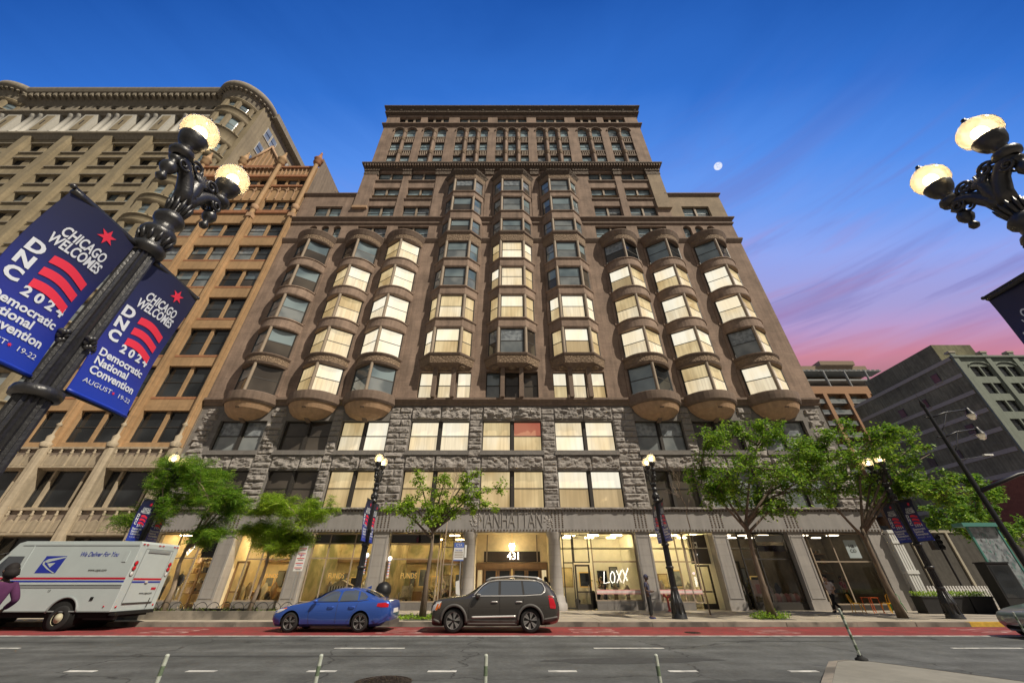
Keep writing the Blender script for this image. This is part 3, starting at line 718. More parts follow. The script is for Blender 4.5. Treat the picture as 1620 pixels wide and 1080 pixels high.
# arcade bays: window, spandrel, window, spandrel, arched window
b = MB(); b2 = MB()
for i,(cx,h) in enumerate(ar):
    for (z0,z1) in ((47.5,49.55),(50.95,52.75)): winunit(main,cx-h,cx+h,z0,z1,FY+.30,'UVUUC'[i%5],fw=.06)
    winunit(main,cx-h,cx+h,54.35,56.45,FY+.30,'UUV'[i%3],fw=.06)
    for (z0,z1) in ((49.6,50.9),(52.8,54.3)):
        b.box(cx-h+.01,cx+h-.01,FY+.16,FY+.42,z0,z1,'brown_trim'); b.box(cx-h+.01,cx+h-.01,FY+.05,FY+.2,z1-.2,z1-.02,'brown_trim'); b.box(cx-h+.01,cx+h-.01,FY+.05,FY+.2,z0,z0+.16,'brown_trim')
        nb = 4
        for q in range(nb):
            xx = cx-h+.12+(2*h-.24)*(q+.5)/nb; b.bar((xx,FY+.11,z0+.2),(xx,FY+.11,z1-.24),.055,'mullion_tan',8)
b.build('spandrel_panels',main,True)
def colonnette(x,r=.13):
    b2.bar((x,FY-.03,47.35),(x,FY-.03,55.5),r,'brown_brick',10)
    for z in (50.1,53.4,55.45): b2.lathe([(r,-.35),(r+.09,-.25),(r+.05,-.05),(r+.14,.15),(r+.14,.3)],'terracotta_orn',c=(x,FY-.03,z),n=10)
for sx in (-1,1):
    for x in (15.25,11.0): colonnette(sx*x,.2)
for c0 in (-5.68,0,5.68):
    for dx in (-.86,.86): colonnette(c0+dx,.2)
for cx,h in ar:                         # archivolts
    pts = [(cx-(h+.12)*math.cos(math.pi*k/14),FY-.05,55.7+(.85)*math.sin(math.pi*k/14)) for k in range(15)]; b2.tube(pts,.09,'brown_trim',6)
b2.build('arcade_columns',main,True)

# ---------------------------------------------------------------- bay window stacks
def plan_round(off, n=16, half=1.88, sag=1.36):
    Rr = (half*half+sag*sag)/(2*sag); cy = FY+ (Rr-sag); th = math.asin(half/Rr)
    return [((Rr+off)*math.sin(-th+2*th*k/n), cy-(Rr+off)*math.cos(-th+2*th*k/n)) for k in range(n+1)]
def plan_cant(off, n=0):
    t = off; return [(-2.25-t*1.1,FY),(-2.25-t*1.0,FY-.12-t*.1),(-1.22-t*.45,FY-1.05-t),(1.22+t*.45,FY-1.05-t),(2.25+t*1.0,FY-.12-t*.1),(2.25+t*1.1,FY)]
def loft(b, cx, plan, prof, m, capb=False, capt=False):
    """prof = [(z, off)]"""
    rings = [[(cx+x,y,z) for x,y in plan(off)] for z,off in prof]
    n = len(rings[0])
    for k in range(len(rings)-1):
        b.add(rings[k]+rings[k+1],[(i,i+1,n+i+1,n+i) for i in range(n-1)],m)
    if capb: b.poly(rings[0],m)
    if capt: b.poly(list(reversed(rings[-1])),m)
def along(pl, t):
    d = [0]
    for i in range(len(pl)-1): d.append(d[-1]+math.dist(pl[i],pl[i+1]))
    s = t*d[-1]
    for i in range(len(pl)-1):
        if s <= d[i+1]+1e-9: u = (s-d[i])/(d[i+1]-d[i]); return (pl[i][0]+(pl[i+1][0]-pl[i][0])*u, pl[i][1]+(pl[i+1][1]-pl[i][1])*u)
    return pl[-1]
def curved_window(parent, cx, plan, t0, t1, z0, z1, code, segs):
    f = MB(); pl = plan(-.09); pg = plan(-.13); zm = (z0+z1)/2
    P = [along(pl,t0+(t1-t0)*k/segs) for k in range(segs+1)]; Q = [along(pg,t0+(t1-t0)*k/segs) for k in range(segs+1)]
    for k in range(segs):
        (x0,y0),(x1,y1) = Q[k],Q[k+1]; x0 += cx; x1 += cx
        f.quad((x0,y0,zm),(x1,y1,zm),(x1,y1,z1),(x0,y0,z1),pick(code,True)); f.quad((x0,y0-.02,z0),(x1,y1-.02,z0),(x1,y1-.02,zm),(x0,y0-.02,zm),pick(code,False))
        (x0,y0),(x1,y1) = P[k],P[k+1]; x0 += cx; x1 += cx
        for (za,zb) in ((z0,z0+.08),(zm-.035,zm+.035),(z1-.09,z1)):
            f.add([(x0,y0,za),(x1,y1,za),(x1,y1,zb),(x0,y0,zb)],[(0,1,2,3)],'sash'); f.add([(x0,y0,zb),(x1,y1,zb),(x1,y1+.08,zb),(x0,y0+.08,zb)],[(0,1,2,3)],'sash'); f.add([(x0,y0,za),(x1,y1,za),(x1,y1+.08,za),(x0,y0+.08,za)],[(3,2,1,0)],'sash')
    for (x,y) in (P[0],P[-1]): f.box(cx+x-.04,cx+x+.04,y-.02,y+.08,z0,z1,'sash')
    return f.build('window',parent)
ZR = [(14.42,16.85),(17.85,20.5),(21.6,24.25),(25.35,28.0),(29.1,31.7)]
pat = {-21.25:'DDDDD',-16.1:'LLLLD',-11.6:'DLLLL',11.6:'DLLLD',16.1:'WLLLD',21.25:'LCLLD'}
for cx, ps in pat.items():
    b = MB(); PR = plan_round
    # bowl under the bay
    loft(b,cx,lambda o: [(x*max(.02,(1+o)),FY-(FY-y)*max(.02,(1+o))) for x,y in plan_round(.14)],[(12.3,-.97),(12.38,-.62),(12.62,-.34),(13.0,-.14),(13.45,-.03)],'warm_stone')
    loft(b,cx,PR,[(13.45,.14),(13.62,.26),(13.95,.30),(14.25,.32),(14.27,.30),(14.3,.06),(14.42,.0),(14.42,-.55)],'brown_trim'); 
    b.box(cx-.2,cx+.2,FY-1.0,FY,12.35,13.1,'brown_trim') if False else b.prism([(cx-.16,FY,12.15),(cx-.16,FY-.5,12.36),(cx-.16,FY-1.35,13.02),(cx-.16,FY,13.1)],(.32,0,0),'brown_trim')
    for k in range(5):
        z1 = ZR[k][1]; nx_ = ZR[k+1][0] if k < 4 else None
        if k == 0: # carved spandrel
            loft(b,cx,PR,[(z1-.02,-.55),(z1,.02),(z1+.18,.10),(z1+.2,.04)],'brown_trim'); loft(b,cx,PR,[(z1+.2,.02),(nx_-.25,.02)],'terracotta_orn'); loft(b,cx,PR,[(nx_-.25,.05),(nx_-.1,.14),(nx_-.02,.14),(nx_,-.55)],'brown_trim')
        elif k < 4:
            loft(b,cx,PR,[(z1-.02,-.55),(z1,.0),(z1+.1,.045),(z1+.12,.0),(nx_-.14,.0),(nx_-.12,.07),(nx_-.02,.07),(nx_,-.55)],'brown_brick')
        else:
            loft(b,cx,PR,[(z1-.02,-.55),(z1,.0),(z1+.12,.06),(z1+.14,.02)],'brown_trim'); loft(b,cx,PR,[(z1+.14,.02),(z1+.65,.07)],'terracotta_orn'); loft(b,cx,PR,[(z1+.65,.07),(z1+.75,.12),(z1+1.1,.26),(z1+1.18,.30),(z1+1.3,.31)],'brown_trim',capt=True)
    loft(b,cx,lambda o: plan_round(-.62),[(14.3,0),(32.8,0)],'sash')
    for (z0,z1) in ZR:
        for t in (.0,.5,1.):
            x,y = along(plan_round(-.05),t); 
            if t == .5: b.bar((cx+x,y,z0-.02),(cx+x,y,z1+.02),.13,'mullion_tan',10)
            else: b.box(cx+x-.16,cx+x+.16,y-.10,y+.1,z0,z1,'brown_brick')
    ori = b.build('bay_window_stack',main,True)
    for k,(z0,z1) in enumerate(ZR):
        cd = ps[k]; a, e = (cd,cd)
        if cd == 'L': a, e = (('A','L') if cx < 0 else ('L','W')) if R.random() < .75 else ('L','L')
        if cd == 'D': a, e = R.choice((('S','D'),('B','D'),('D','B'))) if cx < 0 else ('S','K')
        if cd == 'C': a, e = 'C','W'
        curved_window(ori,cx,plan_round,.05,.485,z0,z1,a,1); curved_window(ori,cx,plan_round,.515,.95,z0,z1,e,1)
ZC = [(17.95,20.6),(21.75,24.4),(25.55,28.05),(29.3,31.7),(33.3,35.3),(36.75,39.2),(40.3,42.6)]
patc = {-5.68:'LLDDDDD',0:'DLLLDDD',5.68:'LLDDDDD'}
for cx, ps in patc.items():
    b = MB(); PC = plan_cant
    loft(b,cx,PC,[(16.85,-.42),(17.0,-.10),(17.05,.0)],'brown_trim',capb=True); loft(b,cx,PC,[(17.05,.0),(17.75,.10)],'terracotta_orn'); loft(b,cx,PC,[(17.75,.14),(17.9,.2),(17.94,.2),(17.95,-.1)],'brown_trim')
    for q in (-1.4,0,1.4): b.lathe([(.32,0),(.28,-.14),(.12,-.22),(.0001,-.3)],'terracotta_orn',c=(cx+q,FY-.45,16.9),n=10)
    for k in range(7):
        z1 = ZC[k][1]
        if k < 6:
            nz_ = ZC[k+1][0]; mm = 'brown_brick'
            if k == 3: loft(b,cx,PC,[(z1-.02,-.12),(z1,.0),(z1+.1,.05)],'brown_trim'); loft(b,cx,PC,[(z1+.1,.03),(nz_-.45,.06)],'terracotta_orn'); loft(b,cx,PC,[(nz_-.45,.06),(nz_-.3,.2),(nz_-.1,.24),(nz_,.1),(nz_,-.12)],'brown_trim')
            else: loft(b,cx,PC,[(z1-.02,-.12),(z1,.0),(z1+.14,.06),(z1+.2,.06),(z1+.22,.0),(nz_-.2,.0),(nz_-.18,.06),(nz_-.1,.12),(nz_-.02,.12),(nz_,-.12)],mm)
        else:
            loft(b,cx,PC,[(z1-.02,-.12),(z1,.0),(z1+.2,.06)],'brown_trim'); loft(b,cx,PC,[(z1+.2,.05),(z1+.85,.12)],'terracotta_orn'); loft(b,cx,PC,[(z1+.85,.14),(z1+1.3,.42),(z1+1.42,.46),(z1+1.44,.46),(z1+1.62,.1)],'dark_orn',capt=True)
    loft(b,cx,lambda o: plan_cant(-.2),[(17.5,0),(43,0)],'sash')
    for (z0,z1) in ZC:
        for (x,y) in plan_cant(-.04)[1:5]:
            if abs(x) < 2: b.bar((cx+x,y,z0-.02),(cx+x,y,z1+.02),.15,'mullion_tan',10)
            else: b.box(cx+x-.12,cx+x+.12,y-.08,y+.15,z0,z1,'brown_brick')
    # square piers carrying the bay
    for q in (-.78,.78): b.box(cx+q-.17,cx+q+.17,FY-.55,FY-.2,14.2,16.9,'brown_trim')
    ori = b.build('bay_window_stack',main,True)
    for k,(z0,z1) in enumerate(ZC):
        cd = ps[k]; pl = plan_cant(-.09)
        def face(i): return lambda o: plan_cant(-.09 if o > -.1 else -.13)[i:i+2]
        a = c = cd
        if cd == 'L': a = 'A' if R.random() < .6 else 'L'; c = 'L' if R.random() < .5 else 'A'
        elif k < 4: a = 'S'; c = R.choice('SBD')
        curved_window(ori,cx,face(1),.12,.88,z0,z1,a,1); curved_window(ori,cx,face(2),.07,.93,z0,z1,cd,1); curved_window(ori,cx,face(3),.12,.88,z0,z1,c,1)
    winunit(main,cx-2.2,cx+2.2,14.3,16.75,FY+.38,'LLL' if cx else 'DBB',mw=.42,mm='brown_trim')
# ---------------------------------------------------------------- ground floor of the tower
b = MB(); b.box(-W,W,FY-.04,FY+.5,4.55,5.83,'iron_grey'); b.box(-W,W,FY-.09,FY+.3,4.47,4.56,'iron_grey')
vs = 0
x = -W
while x < W: b.box(x,x+.1,FY-.12,FY-.088,4.50,4.60,'dark_orn'); b.box(x,x+.08,FY-.09,FY-.038,5.72,5.8,'dark_orn'); x += .22
for px in (-19.1,-14.0,-8.8,8.8,14.0,19.1,24.5,-24.5,3.1):
    for i in range(4):
        for j in range(8): xx = px-.36+.24*i; b.box(xx-.045,xx+.045,FY-.06,FY-.038,4.72+.125*j,4.79+.125*j,'dark_orn')
# carved leaf ends beside the lettering
for sx in (-1,1):
    for i in range(40):
        r = R.uniform(0,.5); a = R.uniform(0,6.28); xx = sx*2.55+r*math.cos(a)*.7; zz = 5.17+r*math.sin(a)
        b.lathe([(.0001,-.05),(.05,-.03),(.06,0)],'iron_light',c=(xx,FY-.038,zz),n=6,axis='y')
b.build('iron_lintel',main,True)
b = MB(); cornice(b,-W,W,5.84,5.97,FY,[(.05,0),(.16,.3),(.2,.5),(.2,1)],'granite',False); x = -W
while x < W:
    l = R.uniform(.7,1.2); rough(b,x,min(x+l,W),5.83,5.97,FY-.16,.07,'granite'); x += l
b.build('stone_ledge',main,True)
b = MB(); me = textmesh('MANHATTAN',1.0,.035,.78,bold=-.022); b.join(me,facing(-.1,FY-.06,5.15)@Matrix.Diagonal((.92,1.4,1,1)),'iron_light')
b.build('lettering',main,True)
# piers
b = MB()
for px in (-19.1,-14.0,-8.8,8.8,14.0,19.1):
    b.box(px-.5,px+.5,FY,FY+1.2,.15,4.5,'iron_light'); b.box(px-.55,px+.55,FY-.05,FY+.6,.15,.6,'iron_light')
    for (a,c,z0,z1) in ((-.42,-.36,.8,4.2),(.36,.42,.8,4.2),(-.42,.42,4.14,4.2),(-.42,.42,.74,.8)): b.box(px+a,px+c,FY-.025,FY,z0,z1,'iron_grey')
for sx in (-1,1): b.box(*sorted((sx*W,sx*24.0)),FY,FY+1.2,.15,4.5,'iron_light')
b.build('pier',main,True)
for sx in (-1,1):
    b = MB(); b.lathe([(.62,.15),(.62,.5),(.52,.56),(.50,.85),(.44,.9),(.43,1.0),(.38,4.0),(.40,4.02),(.40,4.1),(.5,4.3),(.52,4.47)],'iron_light',c=(sx*2.85,FY+.35,0),n=28); b.build('round_column',main,True)
# shop units: (x0,x1,kind)
def frame_rect(b,x0,x1,z0,z1,y,t,m,d=.08):
    b.box(x0,x0+t,y-d,y,z0,z1,m); b.box(x1-t,x1,y-d,y,z0,z1,m); b.box(x0+t,x1-t,y-d,y,z1-t,z1,m); b.box(x0+t,x1-t,y-d,y,z0,z0+t,m)
def leafblade0(b,x,y,z):
    b.add([(x,y,z),(x+.09,y+.02,z+.05),(x+.18,y,z+.0),(x+.09,y-.02,z-.05)],[(0,1,2,3)],'shop_green')
def room(x0,x1,z1,wallm,lampm,dep=4.5,nl=3,style=0):
    b = MB(); y0 = FY+.75; y1 = FY+dep
    b.quad((x0,y1,.15),(x1,y1,.15),(x1,y1,z1),(x0,y1,z1),wallm); b.quad((x0,y0,.15),(x0,y1,.15),(x0,y1,z1),(x0,y0,z1),wallm); b.quad((x1,y0,.15),(x1,y1,.15),(x1,y1,z1),(x1,y0,z1),wallm)
    b.quad((x0,y0,z1),(x1,y0,z1),(x1,y1,z1),(x0,y1,z1),wallm); b.quad((x0,FY,.16),(x1,FY,.16),(x1,y1,.16),(x0,y1,.16),'shop_floor')
    # shelves and dark shapes on the rear wall
    if style:
        b.box(x0+.4,x1-.4,y1-1.3,y1-.9,.15,1.05,'wood_door' if style == 1 else 'shop_white'); x = x0+.4
        while x < x1-.8:
            ww = R.uniform(.4,.9); zt = R.uniform(1.9,2.6); b.box(x,x+ww,y1-.08,y1-.02,1.3,zt,R.choice(['sash','gold','wood_door'])); b.box(x+.05,x+ww-.05,y1-.1,y1-.07,1.36,zt-.06,R.choice(['g_shade','g_dark','garment_lt','shop_green','g_curtain'])); x += ww+R.uniform(.15,.5)
        for k in range(16 if style == 1 else 7):
            xx = R.uniform(x0+.4,x1-.4); yy = R.uniform(y0+.6,y1-1.2); hh = R.uniform(.5,1.6); b.lathe([(.05,.16),(.16,.2),(.12,.16+hh*.5),(.2,.16+hh*.8),(.05,.16+hh)],R.choice(['garment','garment_lt','shop_white','mullion_tan','pink_pale','sash','wood_door']),c=(xx,yy,0),n=10)
        for k in range(60): leafblade0(b,xx+R.gauss(0,.25),yy+R.gauss(0,.2),1.2+R.gauss(0,.3))
        b.box(x0,x1,y0+.2,y0+1.4,z1-.9,z1-.86,'shop_white') if style == 2 else b.box(x0,x1,y1-.3,y1-.1,2.9,3.1,'wood_door')
    z = .9 if not style else 99
    while z < z1-.8:
        b.box(x0+.3,x1-.3,y1-.35,y1-.02,z,z+.05,'wood_door')
        x = x0+.4
        while x < x1-.5:
            ww = R.uniform(.1,.35); b.box(x,x+ww,y1-.3,y1-.08,z+.05,z+.05+R.uniform(.12,.4),R.choice(['garment','garment_lt','wood_door','shop_wall_dim','pink_pale','sash'])); x += ww+R.uniform(.03,.3)
        z += .62
    o = b.build('shop_room',main,True); l = MB()
    for k in range(nl):
        xx = x0+(x1-x0)*(k+.5)/nl; l.box(xx-.35,xx+.35,y0+.8,y0+1.1,z1-.08,z1-.03,lampm); l.box(xx-.3,xx+.3,y1-1.2,y1-1.0,z1-.08,z1-.03,lampm)
    l.build('ceiling_light',o)
def glazing(x0,x1,z0,z1,y,vs=(),hs=(),fm='sash',t=.07,name='shop_window'):
    f = MB(); frame_rect(f,x0,x1,z0,z1,y,t,fm)
    for v in vs: f.box(v-t/2,v+t/2,y-.08,y,z0+t,z1-t,fm)
    for h in hs: f.box(x0+t,x1-t,y-.085,y-.001,h-t/2,h+t/2,fm)
    o = f.build(name,main,True); g = MB(); g.quad((x0+t,y-.03,z0+t),(x1-t,y-.03,z0+t),(x1-t,y-.03,z1-t),(x0+t,y-.03,z1-t),'shop_glass'); g.build('pane',o); return o
def door(x0,x1,y,m='sash',zt=2.5,gm='shop_glass'):
    f = MB(); frame_rect(f,x0,x1,.16,zt,y,.11,m); f.box(x0+.11,x1-.11,y-.06,y,.16,.45,m); f.box(x0+.11,x1-.11,y-.07,y-.01,1.05,1.13,m)
    o = f.build('door',main,True); g = MB(); g.quad((x0+.1,y-.03,.4),(x1-.1,y-.03,.4),(x1-.1,y-.03,zt-.1),(x0+.1,y-.03,zt-.1),gm); g.build('pane',o)
    h = MB(); h.bar((x1-.2,y-.14,.95),(x1-.2,y-.14,1.45),.018,'chrome',6); h.build('handle',o)
def bulkhead(x0,x1,y,z1=.55,m='granite_flat'):
    b = MB(); b.box(x0,x1,y-.12,y+.1,.14,z1,m); b.build('bulkhead',main,True)
GY = FY+.45
# A leftmost (-24 .. -19.6): clothing shop, lit
room(-23.98,-19.62,4.46,'shop_wall','shop_lamp'); bulkhead(-23.9,-20.9,GY,.6); glazing(-23.95,-21.0,.6,4.4,GY,(-22.5,),(2.95,),'mullion_tan'); door(-20.8,-19.7,GY+.5,'wood_door',2.9); b = MB(); b.box(-20.95,-19.6,GY+.3,GY+.6,3.0,4.4,'g_dark'); b.build('transom',main,True)
# B (-18.6 .. -14.5) barber
room(-18.58,-14.52,4.46,'shop_wall','shop_lamp',style=1); bulkhead(-17.6,-14.55,GY,.6); glazing(-17.6,-14.55,.6,4.4,GY,(-16.6,),(2.9,3.75),'mullion_tan'); door(-18.5,-17.65,GY+.6,'wood_door',2.8)
# C (-13.5 .. -9.3) barber
room(-13.48,-9.32,4.46,'shop_green','shop_lamp',style=1,dep=5.5); bulkhead(-13.4,-9.35,GY,.55); glazing(-13.4,-9.35,.55,4.4,GY,(-12.3,-10.6),(2.95,3.8),'mullion_tan')
# D (-8.3 .. -3.2)
room(-8.28,-3.25,4.46,'shop_green','shop_lamp',style=1,dep=6); bulkhead(-8.25,-5.0,GY,.55); glazing(-8.25,-4.85,.55,4.4,GY,(),(2.9,3.75),'mullion_tan'); glazing(-4.75,-3.3,.2,4.4,GY+.1,(-3.95,),(2.6,3.6),'mullion_tan')
b = MB(); 
for (x0,x1) in ((-8.2,-4.9),(-13.35,-9.4),(-16.55,-14.6)): b.box(x0,x1,GY-.02,GY+.02,3.82,4.34,'g_brown')
b.build('window_blind',main,True)
# entrance (-2.4 .. 2.4)
b = MB(); ey = FY+1.7
b.quad((-2.45,FY+.2,.15),(-2.45,ey,.15),(-2.45,ey,4.46),(-2.45,FY+.2,4.46),'shop_wall'); b.quad((2.45,FY+.2,.15),(2.45,ey,.15),(2.45,ey,4.46),(2.45,FY+.2,4.46),'shop_wall')
b.quad((-2.9,FY+.5,4.46),(2.9,FY+.5,4.46),(2.9,ey,4.46),(-2.9,ey,4.46),'shop_wall'); b.box(-2.45,2.45,ey,ey+.12,2.75,4.46,'shop_wall'); b.box(-2.42,2.42,ey-.14,ey+.1,2.38,2.72,'wood_door')
b.box(-1.95,1.95,ey-.03,ey+.1,2.78,3.42,'g_brown')
for x in (-1.75,1.75): b.box(x-.04,x+.04,ey-.06,ey,2.75,4.44,'mullion_tan')
b.build('entrance_wall',main,True)
for k,(x0,x1) in enumerate(((-2.4,-1.95),(-1.9,-1.0),(-.95,-.05),(.05,.95),(1.0,1.9),(1.95,2.4))):
    if k in (0,5):
        b = MB(); frame_rect(b,x0,x1,.16,2.38,ey,.07,'wood_door'); o = b.build('sidelight',main,True); g = MB(); g.quad((x0+.05,ey-.02,.2),(x1-.05,ey-.02,.2),(x1-.05,ey-.02,2.34),(x0+.05,ey-.02,2.34),'lit_warm'); g.build('pane',o)
    else: door(x0,x1,ey,'wood_door',2.38,'g_dark')
b = MB(); b.box(-.045,.045,ey-.09,ey-.02,.2,2.5,'gold'); b.build('door_mullion',main,True)
b = MB(); me = textmesh('431',.62,.02); b.join(me,facing(.12,ey-.12,3.12),'shop_lamp_dim'); b.build('street_number',main,True)
lan = thing('hanging_lantern','small lit brass lantern hanging above the entrance doors','lantern',(0,FY+.8,4.4)); b = MB(); b.bar((0,0,.06),(0,0,-.45),.015,'gold',6); b.lathe([(.02,-.45),(.16,-.55),(.05,-.5)],'gold',n=8); b.build('chain',lan)
b = MB(); b.lathe([(.14,-.56),(.2,-.7),(.15,-.92),(.04,-1.0)],'shop_lamp',n=8,sm=False); b.build('lamp_shade',lan)
# E (3.3 .. 8.3): small door then LOXX window
room(3.3,8.28,4.46,'shop_white','shop_lamp',style=2); bulkhead(5.35,8.3,GY,.62); glazing(5.3,8.28,.62,4.42,GY,(),(2.75,),'mullion_tan'); door(4.15,5.15,GY+.35,'sash',2.6); glazing(3.4,4.1,.2,4.4,GY+.3,(),(2.7,),'sash'); glazing(4.12,5.2,2.7,4.4,GY+.35,(),(),'sash')
b = MB()
for st_n in ([(0,.7),(-.1,0),(.3,.06)],[(.55,.62),(.42,.5),(.36,.2),(.46,.0),(.62,.05),(.70,.35),(.64,.6),(.52,.66)],[(.85,.7),(1.08,0)],[(1.2,.68),(.78,-.02)],[(1.28,.72),(1.5,.05)],[(1.66,.76),(1.2,-.05)]): b.tube([(6.0+p[0]*.95,GY-.1,1.55+p[1]*.95+p[0]*.06) for p in st_n],.022,'neon',5)
b.build('neon_sign',main,True)
b = MB(); b.box(5.4,8.2,GY-.075,GY-.055,.98,1.22,'pink'); b.box(5.4,8.2,GY-.08,GY-.058,1.03,1.17,'pink_pale'); b.box(9.4,12.1,GY-.075,GY-.055,.98,1.22,'pink'); b.box(9.4,12.1,GY-.08,GY-.058,1.03,1.17,'pink_pale'); b.build('window_strip',main,True)
# F (9.3 .. 13.5)
room(9.32,13.48,4.46,'shop_white','shop_lamp',style=2); bulkhead(9.35,11.5,GY,.55); glazing(9.35,11.55,.55,4.42,GY,(11.0,),(2.75,),'mullion_tan'); glazing(11.6,12.2,.5,4.42,GY+.12,(),(2.75,),'mullion_tan'); door(12.4,13.35,GY+.9,'sash',2.6); b = MB(); b.box(12.25,13.5,GY+.7,GY+.95,2.65,4.4,'g_brown'); b.box(12.55,12.8,GY+.66,GY+.7,3.6,3.95,'sign_white'); b.box(12.6,12.75,GY+.655,GY+.662,3.7,3.85,'sash'); b.sphere((12.6,GY+.6,3.2),.05,'neon'); b.build('transom',main,True)
b = MB(); b.sphere((11.85,GY-.0,2.1),.06,'neon_violet'); me = textmesh('OPEN',.2,.005); b.join(me,facing(11.88,GY+.03,1.65)@Matrix.Rotation(rad(-90),4,'Z'),'neon'); b.build('open_sign',main,True)
# G (14.5 .. 18.6) pink shop, dim
room(14.52,18.58,4.46,'shop_wall_dim','shop_lamp_dim',style=2); bulkhead(15.3,18.55,GY,.5,'sash'); glazing(15.3,18.55,.5,4.42,GY,(16.45,),(2.9,),'sash'); door(14.55,15.25,GY+.5,'sash',2.8)
b = MB(); b.box(16.6,18.4,GY-.02,GY+.02,3.9,4.3,'sign_white'); b.box(16.6,18.4,GY+.05,GY+.1,3.35,3.7,'g_brown'); b.build('window_blind',main,True)
# H (19.6 .. 24) cafe, dim
room(19.62,23.98,4.46,'shop_wall_dim','shop_lamp_dim',nl=2); bulkhead(20.0,23.9,GY,.42,'sash'); glazing(20.0,23.95,.42,4.42,GY,(21.6,),(2.75,),'mullion_tan')
b = MB(); b.box(22.4,23.2,GY-.12,GY-.09,2.95,4.0,'g_pale'); me = textmesh('H&\nCO',.28,.005); b.join(me,facing(22.8,GY-.13,3.5),'sash'); b.build('window_poster',main,True)
# window lettering
def wtext(s,x,z,size,m,sx=.8,y=None,rot=0):
    b = MB(); b.join(textmesh(s,size,.004,sx),facing(x,(y or GY)-.09,z)@Matrix.Rotation(rad(rot),4,'Z'),m); b.build('window_lettering',main,True)
wtext('FUNDS',-6.7,1.95,.42,'gold'); wtext('FUNDS',-11.4,1.95,.42,'gold'); wtext('FUNDS',-15.6,1.95,.34,'gold')
# shield outline and bust signs on the leftmost shop
def shield(x,z,s,m='neon'):
    b = MB(); pts = [(-.5,.6),(0,.75),(.5,.6),(.45,0),(0,-.75),(-.45,0),(-.5,.6)]
    b.tube([(x+p[0]*s,GY-.1,z+p[1]*s) for p in pts],.03*s+.008,m,6); b.tube([(x-.12*s,GY-.1,z+.45*s),(x+.15*s,GY-.1,z+.15*s),(x-.1*s,GY-.1,z-.05*s),(x+.12*s,GY-.1,z-.4*s)],.04*s+.006,m,6); b.build('shield_sign',main,True)
shield(-21.6,3.55,.55); shield(-23.4,2.3,.42)

# ---------------------------------------------------------------- goods and furniture inside the shops
def mannequin(x,y,label,m1='garment',m2='garment_lt'):
    t = thing('mannequin',label,'mannequin',(x,y,.6)); b = MB()
    b.lathe([(.11,.75),(.17,.85),(.15,1.0),(.20,1.25),(.19,1.38),(.06,1.45),(.05,1.5)],m1,n=14); b.sphere((0,0,1.6),.09,'shop_wall',10,1.25)
    for s in (-1,1): b.tube([(s*.18,0,1.35),(s*.25,-.02,1.1),(s*.22,-.08,.85)],[.05,.045,.03],m1,8); b.tube([(s*.08,0,.8),(s*.09,0,.4),(s*.09,0,.03)],[.085,.06,.04],m2,8)
    b.build('figure',t); q = MB(); q.lathe([(.0001,.02),(.2,.02),(.2,0)],'steel',n=16); q.build('base',t); return t
mannequin(-22.0,GY+.7,'dressed mannequin with pale trousers in the shield shop window'); mannequin(-23.1,GY+.9,'dressed mannequin nearest the left pier of the shield shop','garment_lt','garment')
def barber(x,y,label):
    t = thing('barber_chair',label,'barber chair',(x,y,.16)); b = MB(); b.box(-.3,.3,-.28,.28,.5,.64,'garment_lt'); b.build('seat',t); b = MB(); b.prism([(-.28,.2,.62),(-.28,.3,1.25),(-.28,.38,1.22),(-.28,.3,.62)],(.56,0,0),'garment_lt'); b.build('backrest',t)
    for s in (-1,1): b = MB(); b.tube([(s*.33,-.25,.62),(s*.34,-.22,.85),(s*.34,.2,.85)],.035,'chrome',6); b.build('armrest',t)
    b = MB(); b.lathe([(.3,0),(.28,.05),(.06,.1),(.06,.5)],'chrome',n=16); b.build('pedestal',t); return t
barber(-7.2,GY+1.5,'cream barber chair behind the window left of the bus stop sign'); barber(-11.8,GY+1.5,'cream barber chair behind the striped awning shop window')
def barberpole(x,z,label):
    t = thing('barber_pole',label,'barber pole',(x,GY-.2,z)); b = MB(); n=10
    for k in range(n):
        b.lathe([(.075,k*.09),(.075,k*.09+.045)],'sign_white',n=12); b.lathe([(.075,k*.09+.045),(.075,k*.09+.09)],'sign_blue' if k%2 else 'sign_red',n=12)
    b.build('striped_cylinder',t); b = MB(); b.sphere((0,0,1.02),.13,'neon',10); b.build('globe',t)
    b = MB(); b.lathe([(.0001,-.09),(.09,-.08),(.09,0)],'chrome',n=12); b.build('bracket',t)
barberpole(-8.05,1.9,'striped barber pole with lit globe beside the pier left of the centre tree'); barberpole(-9.6,2.1,'striped barber pole at the right edge of the window behind the blue car')
def pillow(x,label,m):
    b = MB(); b.sphere((0,0,0),.26,m,10,1.0,.85,.4); o = b.build('cushion'); o.location = (x,GY+.32,.77); o.rotation_euler = (rad(-12),rad(R.uniform(-14,14)),0); tag(o,label,'cushion','cushions in the pink shop window')
names = ['rose','pale','rose','white','pink','pale','dusky']
pl = [('first',16.75),('second',17.05),('third',17.35),('fourth',17.65),('fifth',17.95),('sixth',18.22)]
for k,(nm,x) in enumerate(pl): pillow(x,f'{"pink" if k%2 else "pale pink"} cushion, {nm} from the left in the pink shop window row','pink' if k%2 else 'pink_pale')
t = thing('display_board','pink display board standing in the window left of the cushions','display board',(16.0,GY+.5,.5)); b = MB(); b.box(-.33,.33,-.02,.02,.35,1.25,'pink_pale'); b.box(-.1,.25,-.025,-.02,.5,1.0,'pink'); b.build('panel',t); b = MB(); b.box(-.25,-.2,0,.04,0,.35,'wood_door'); b.box(.2,.25,0,.04,0,.35,'wood_door'); b.build('stand',t)
b = MB(); 
for k in range(9): b.box(-.75+k*.17,-.75+k*.17+.085,-.5,0,.0,.5,'sign_white'); b.box(-.75+k*.17+.085,-.75+k*.17+.17,-.5,0,.0,.5,'garment')
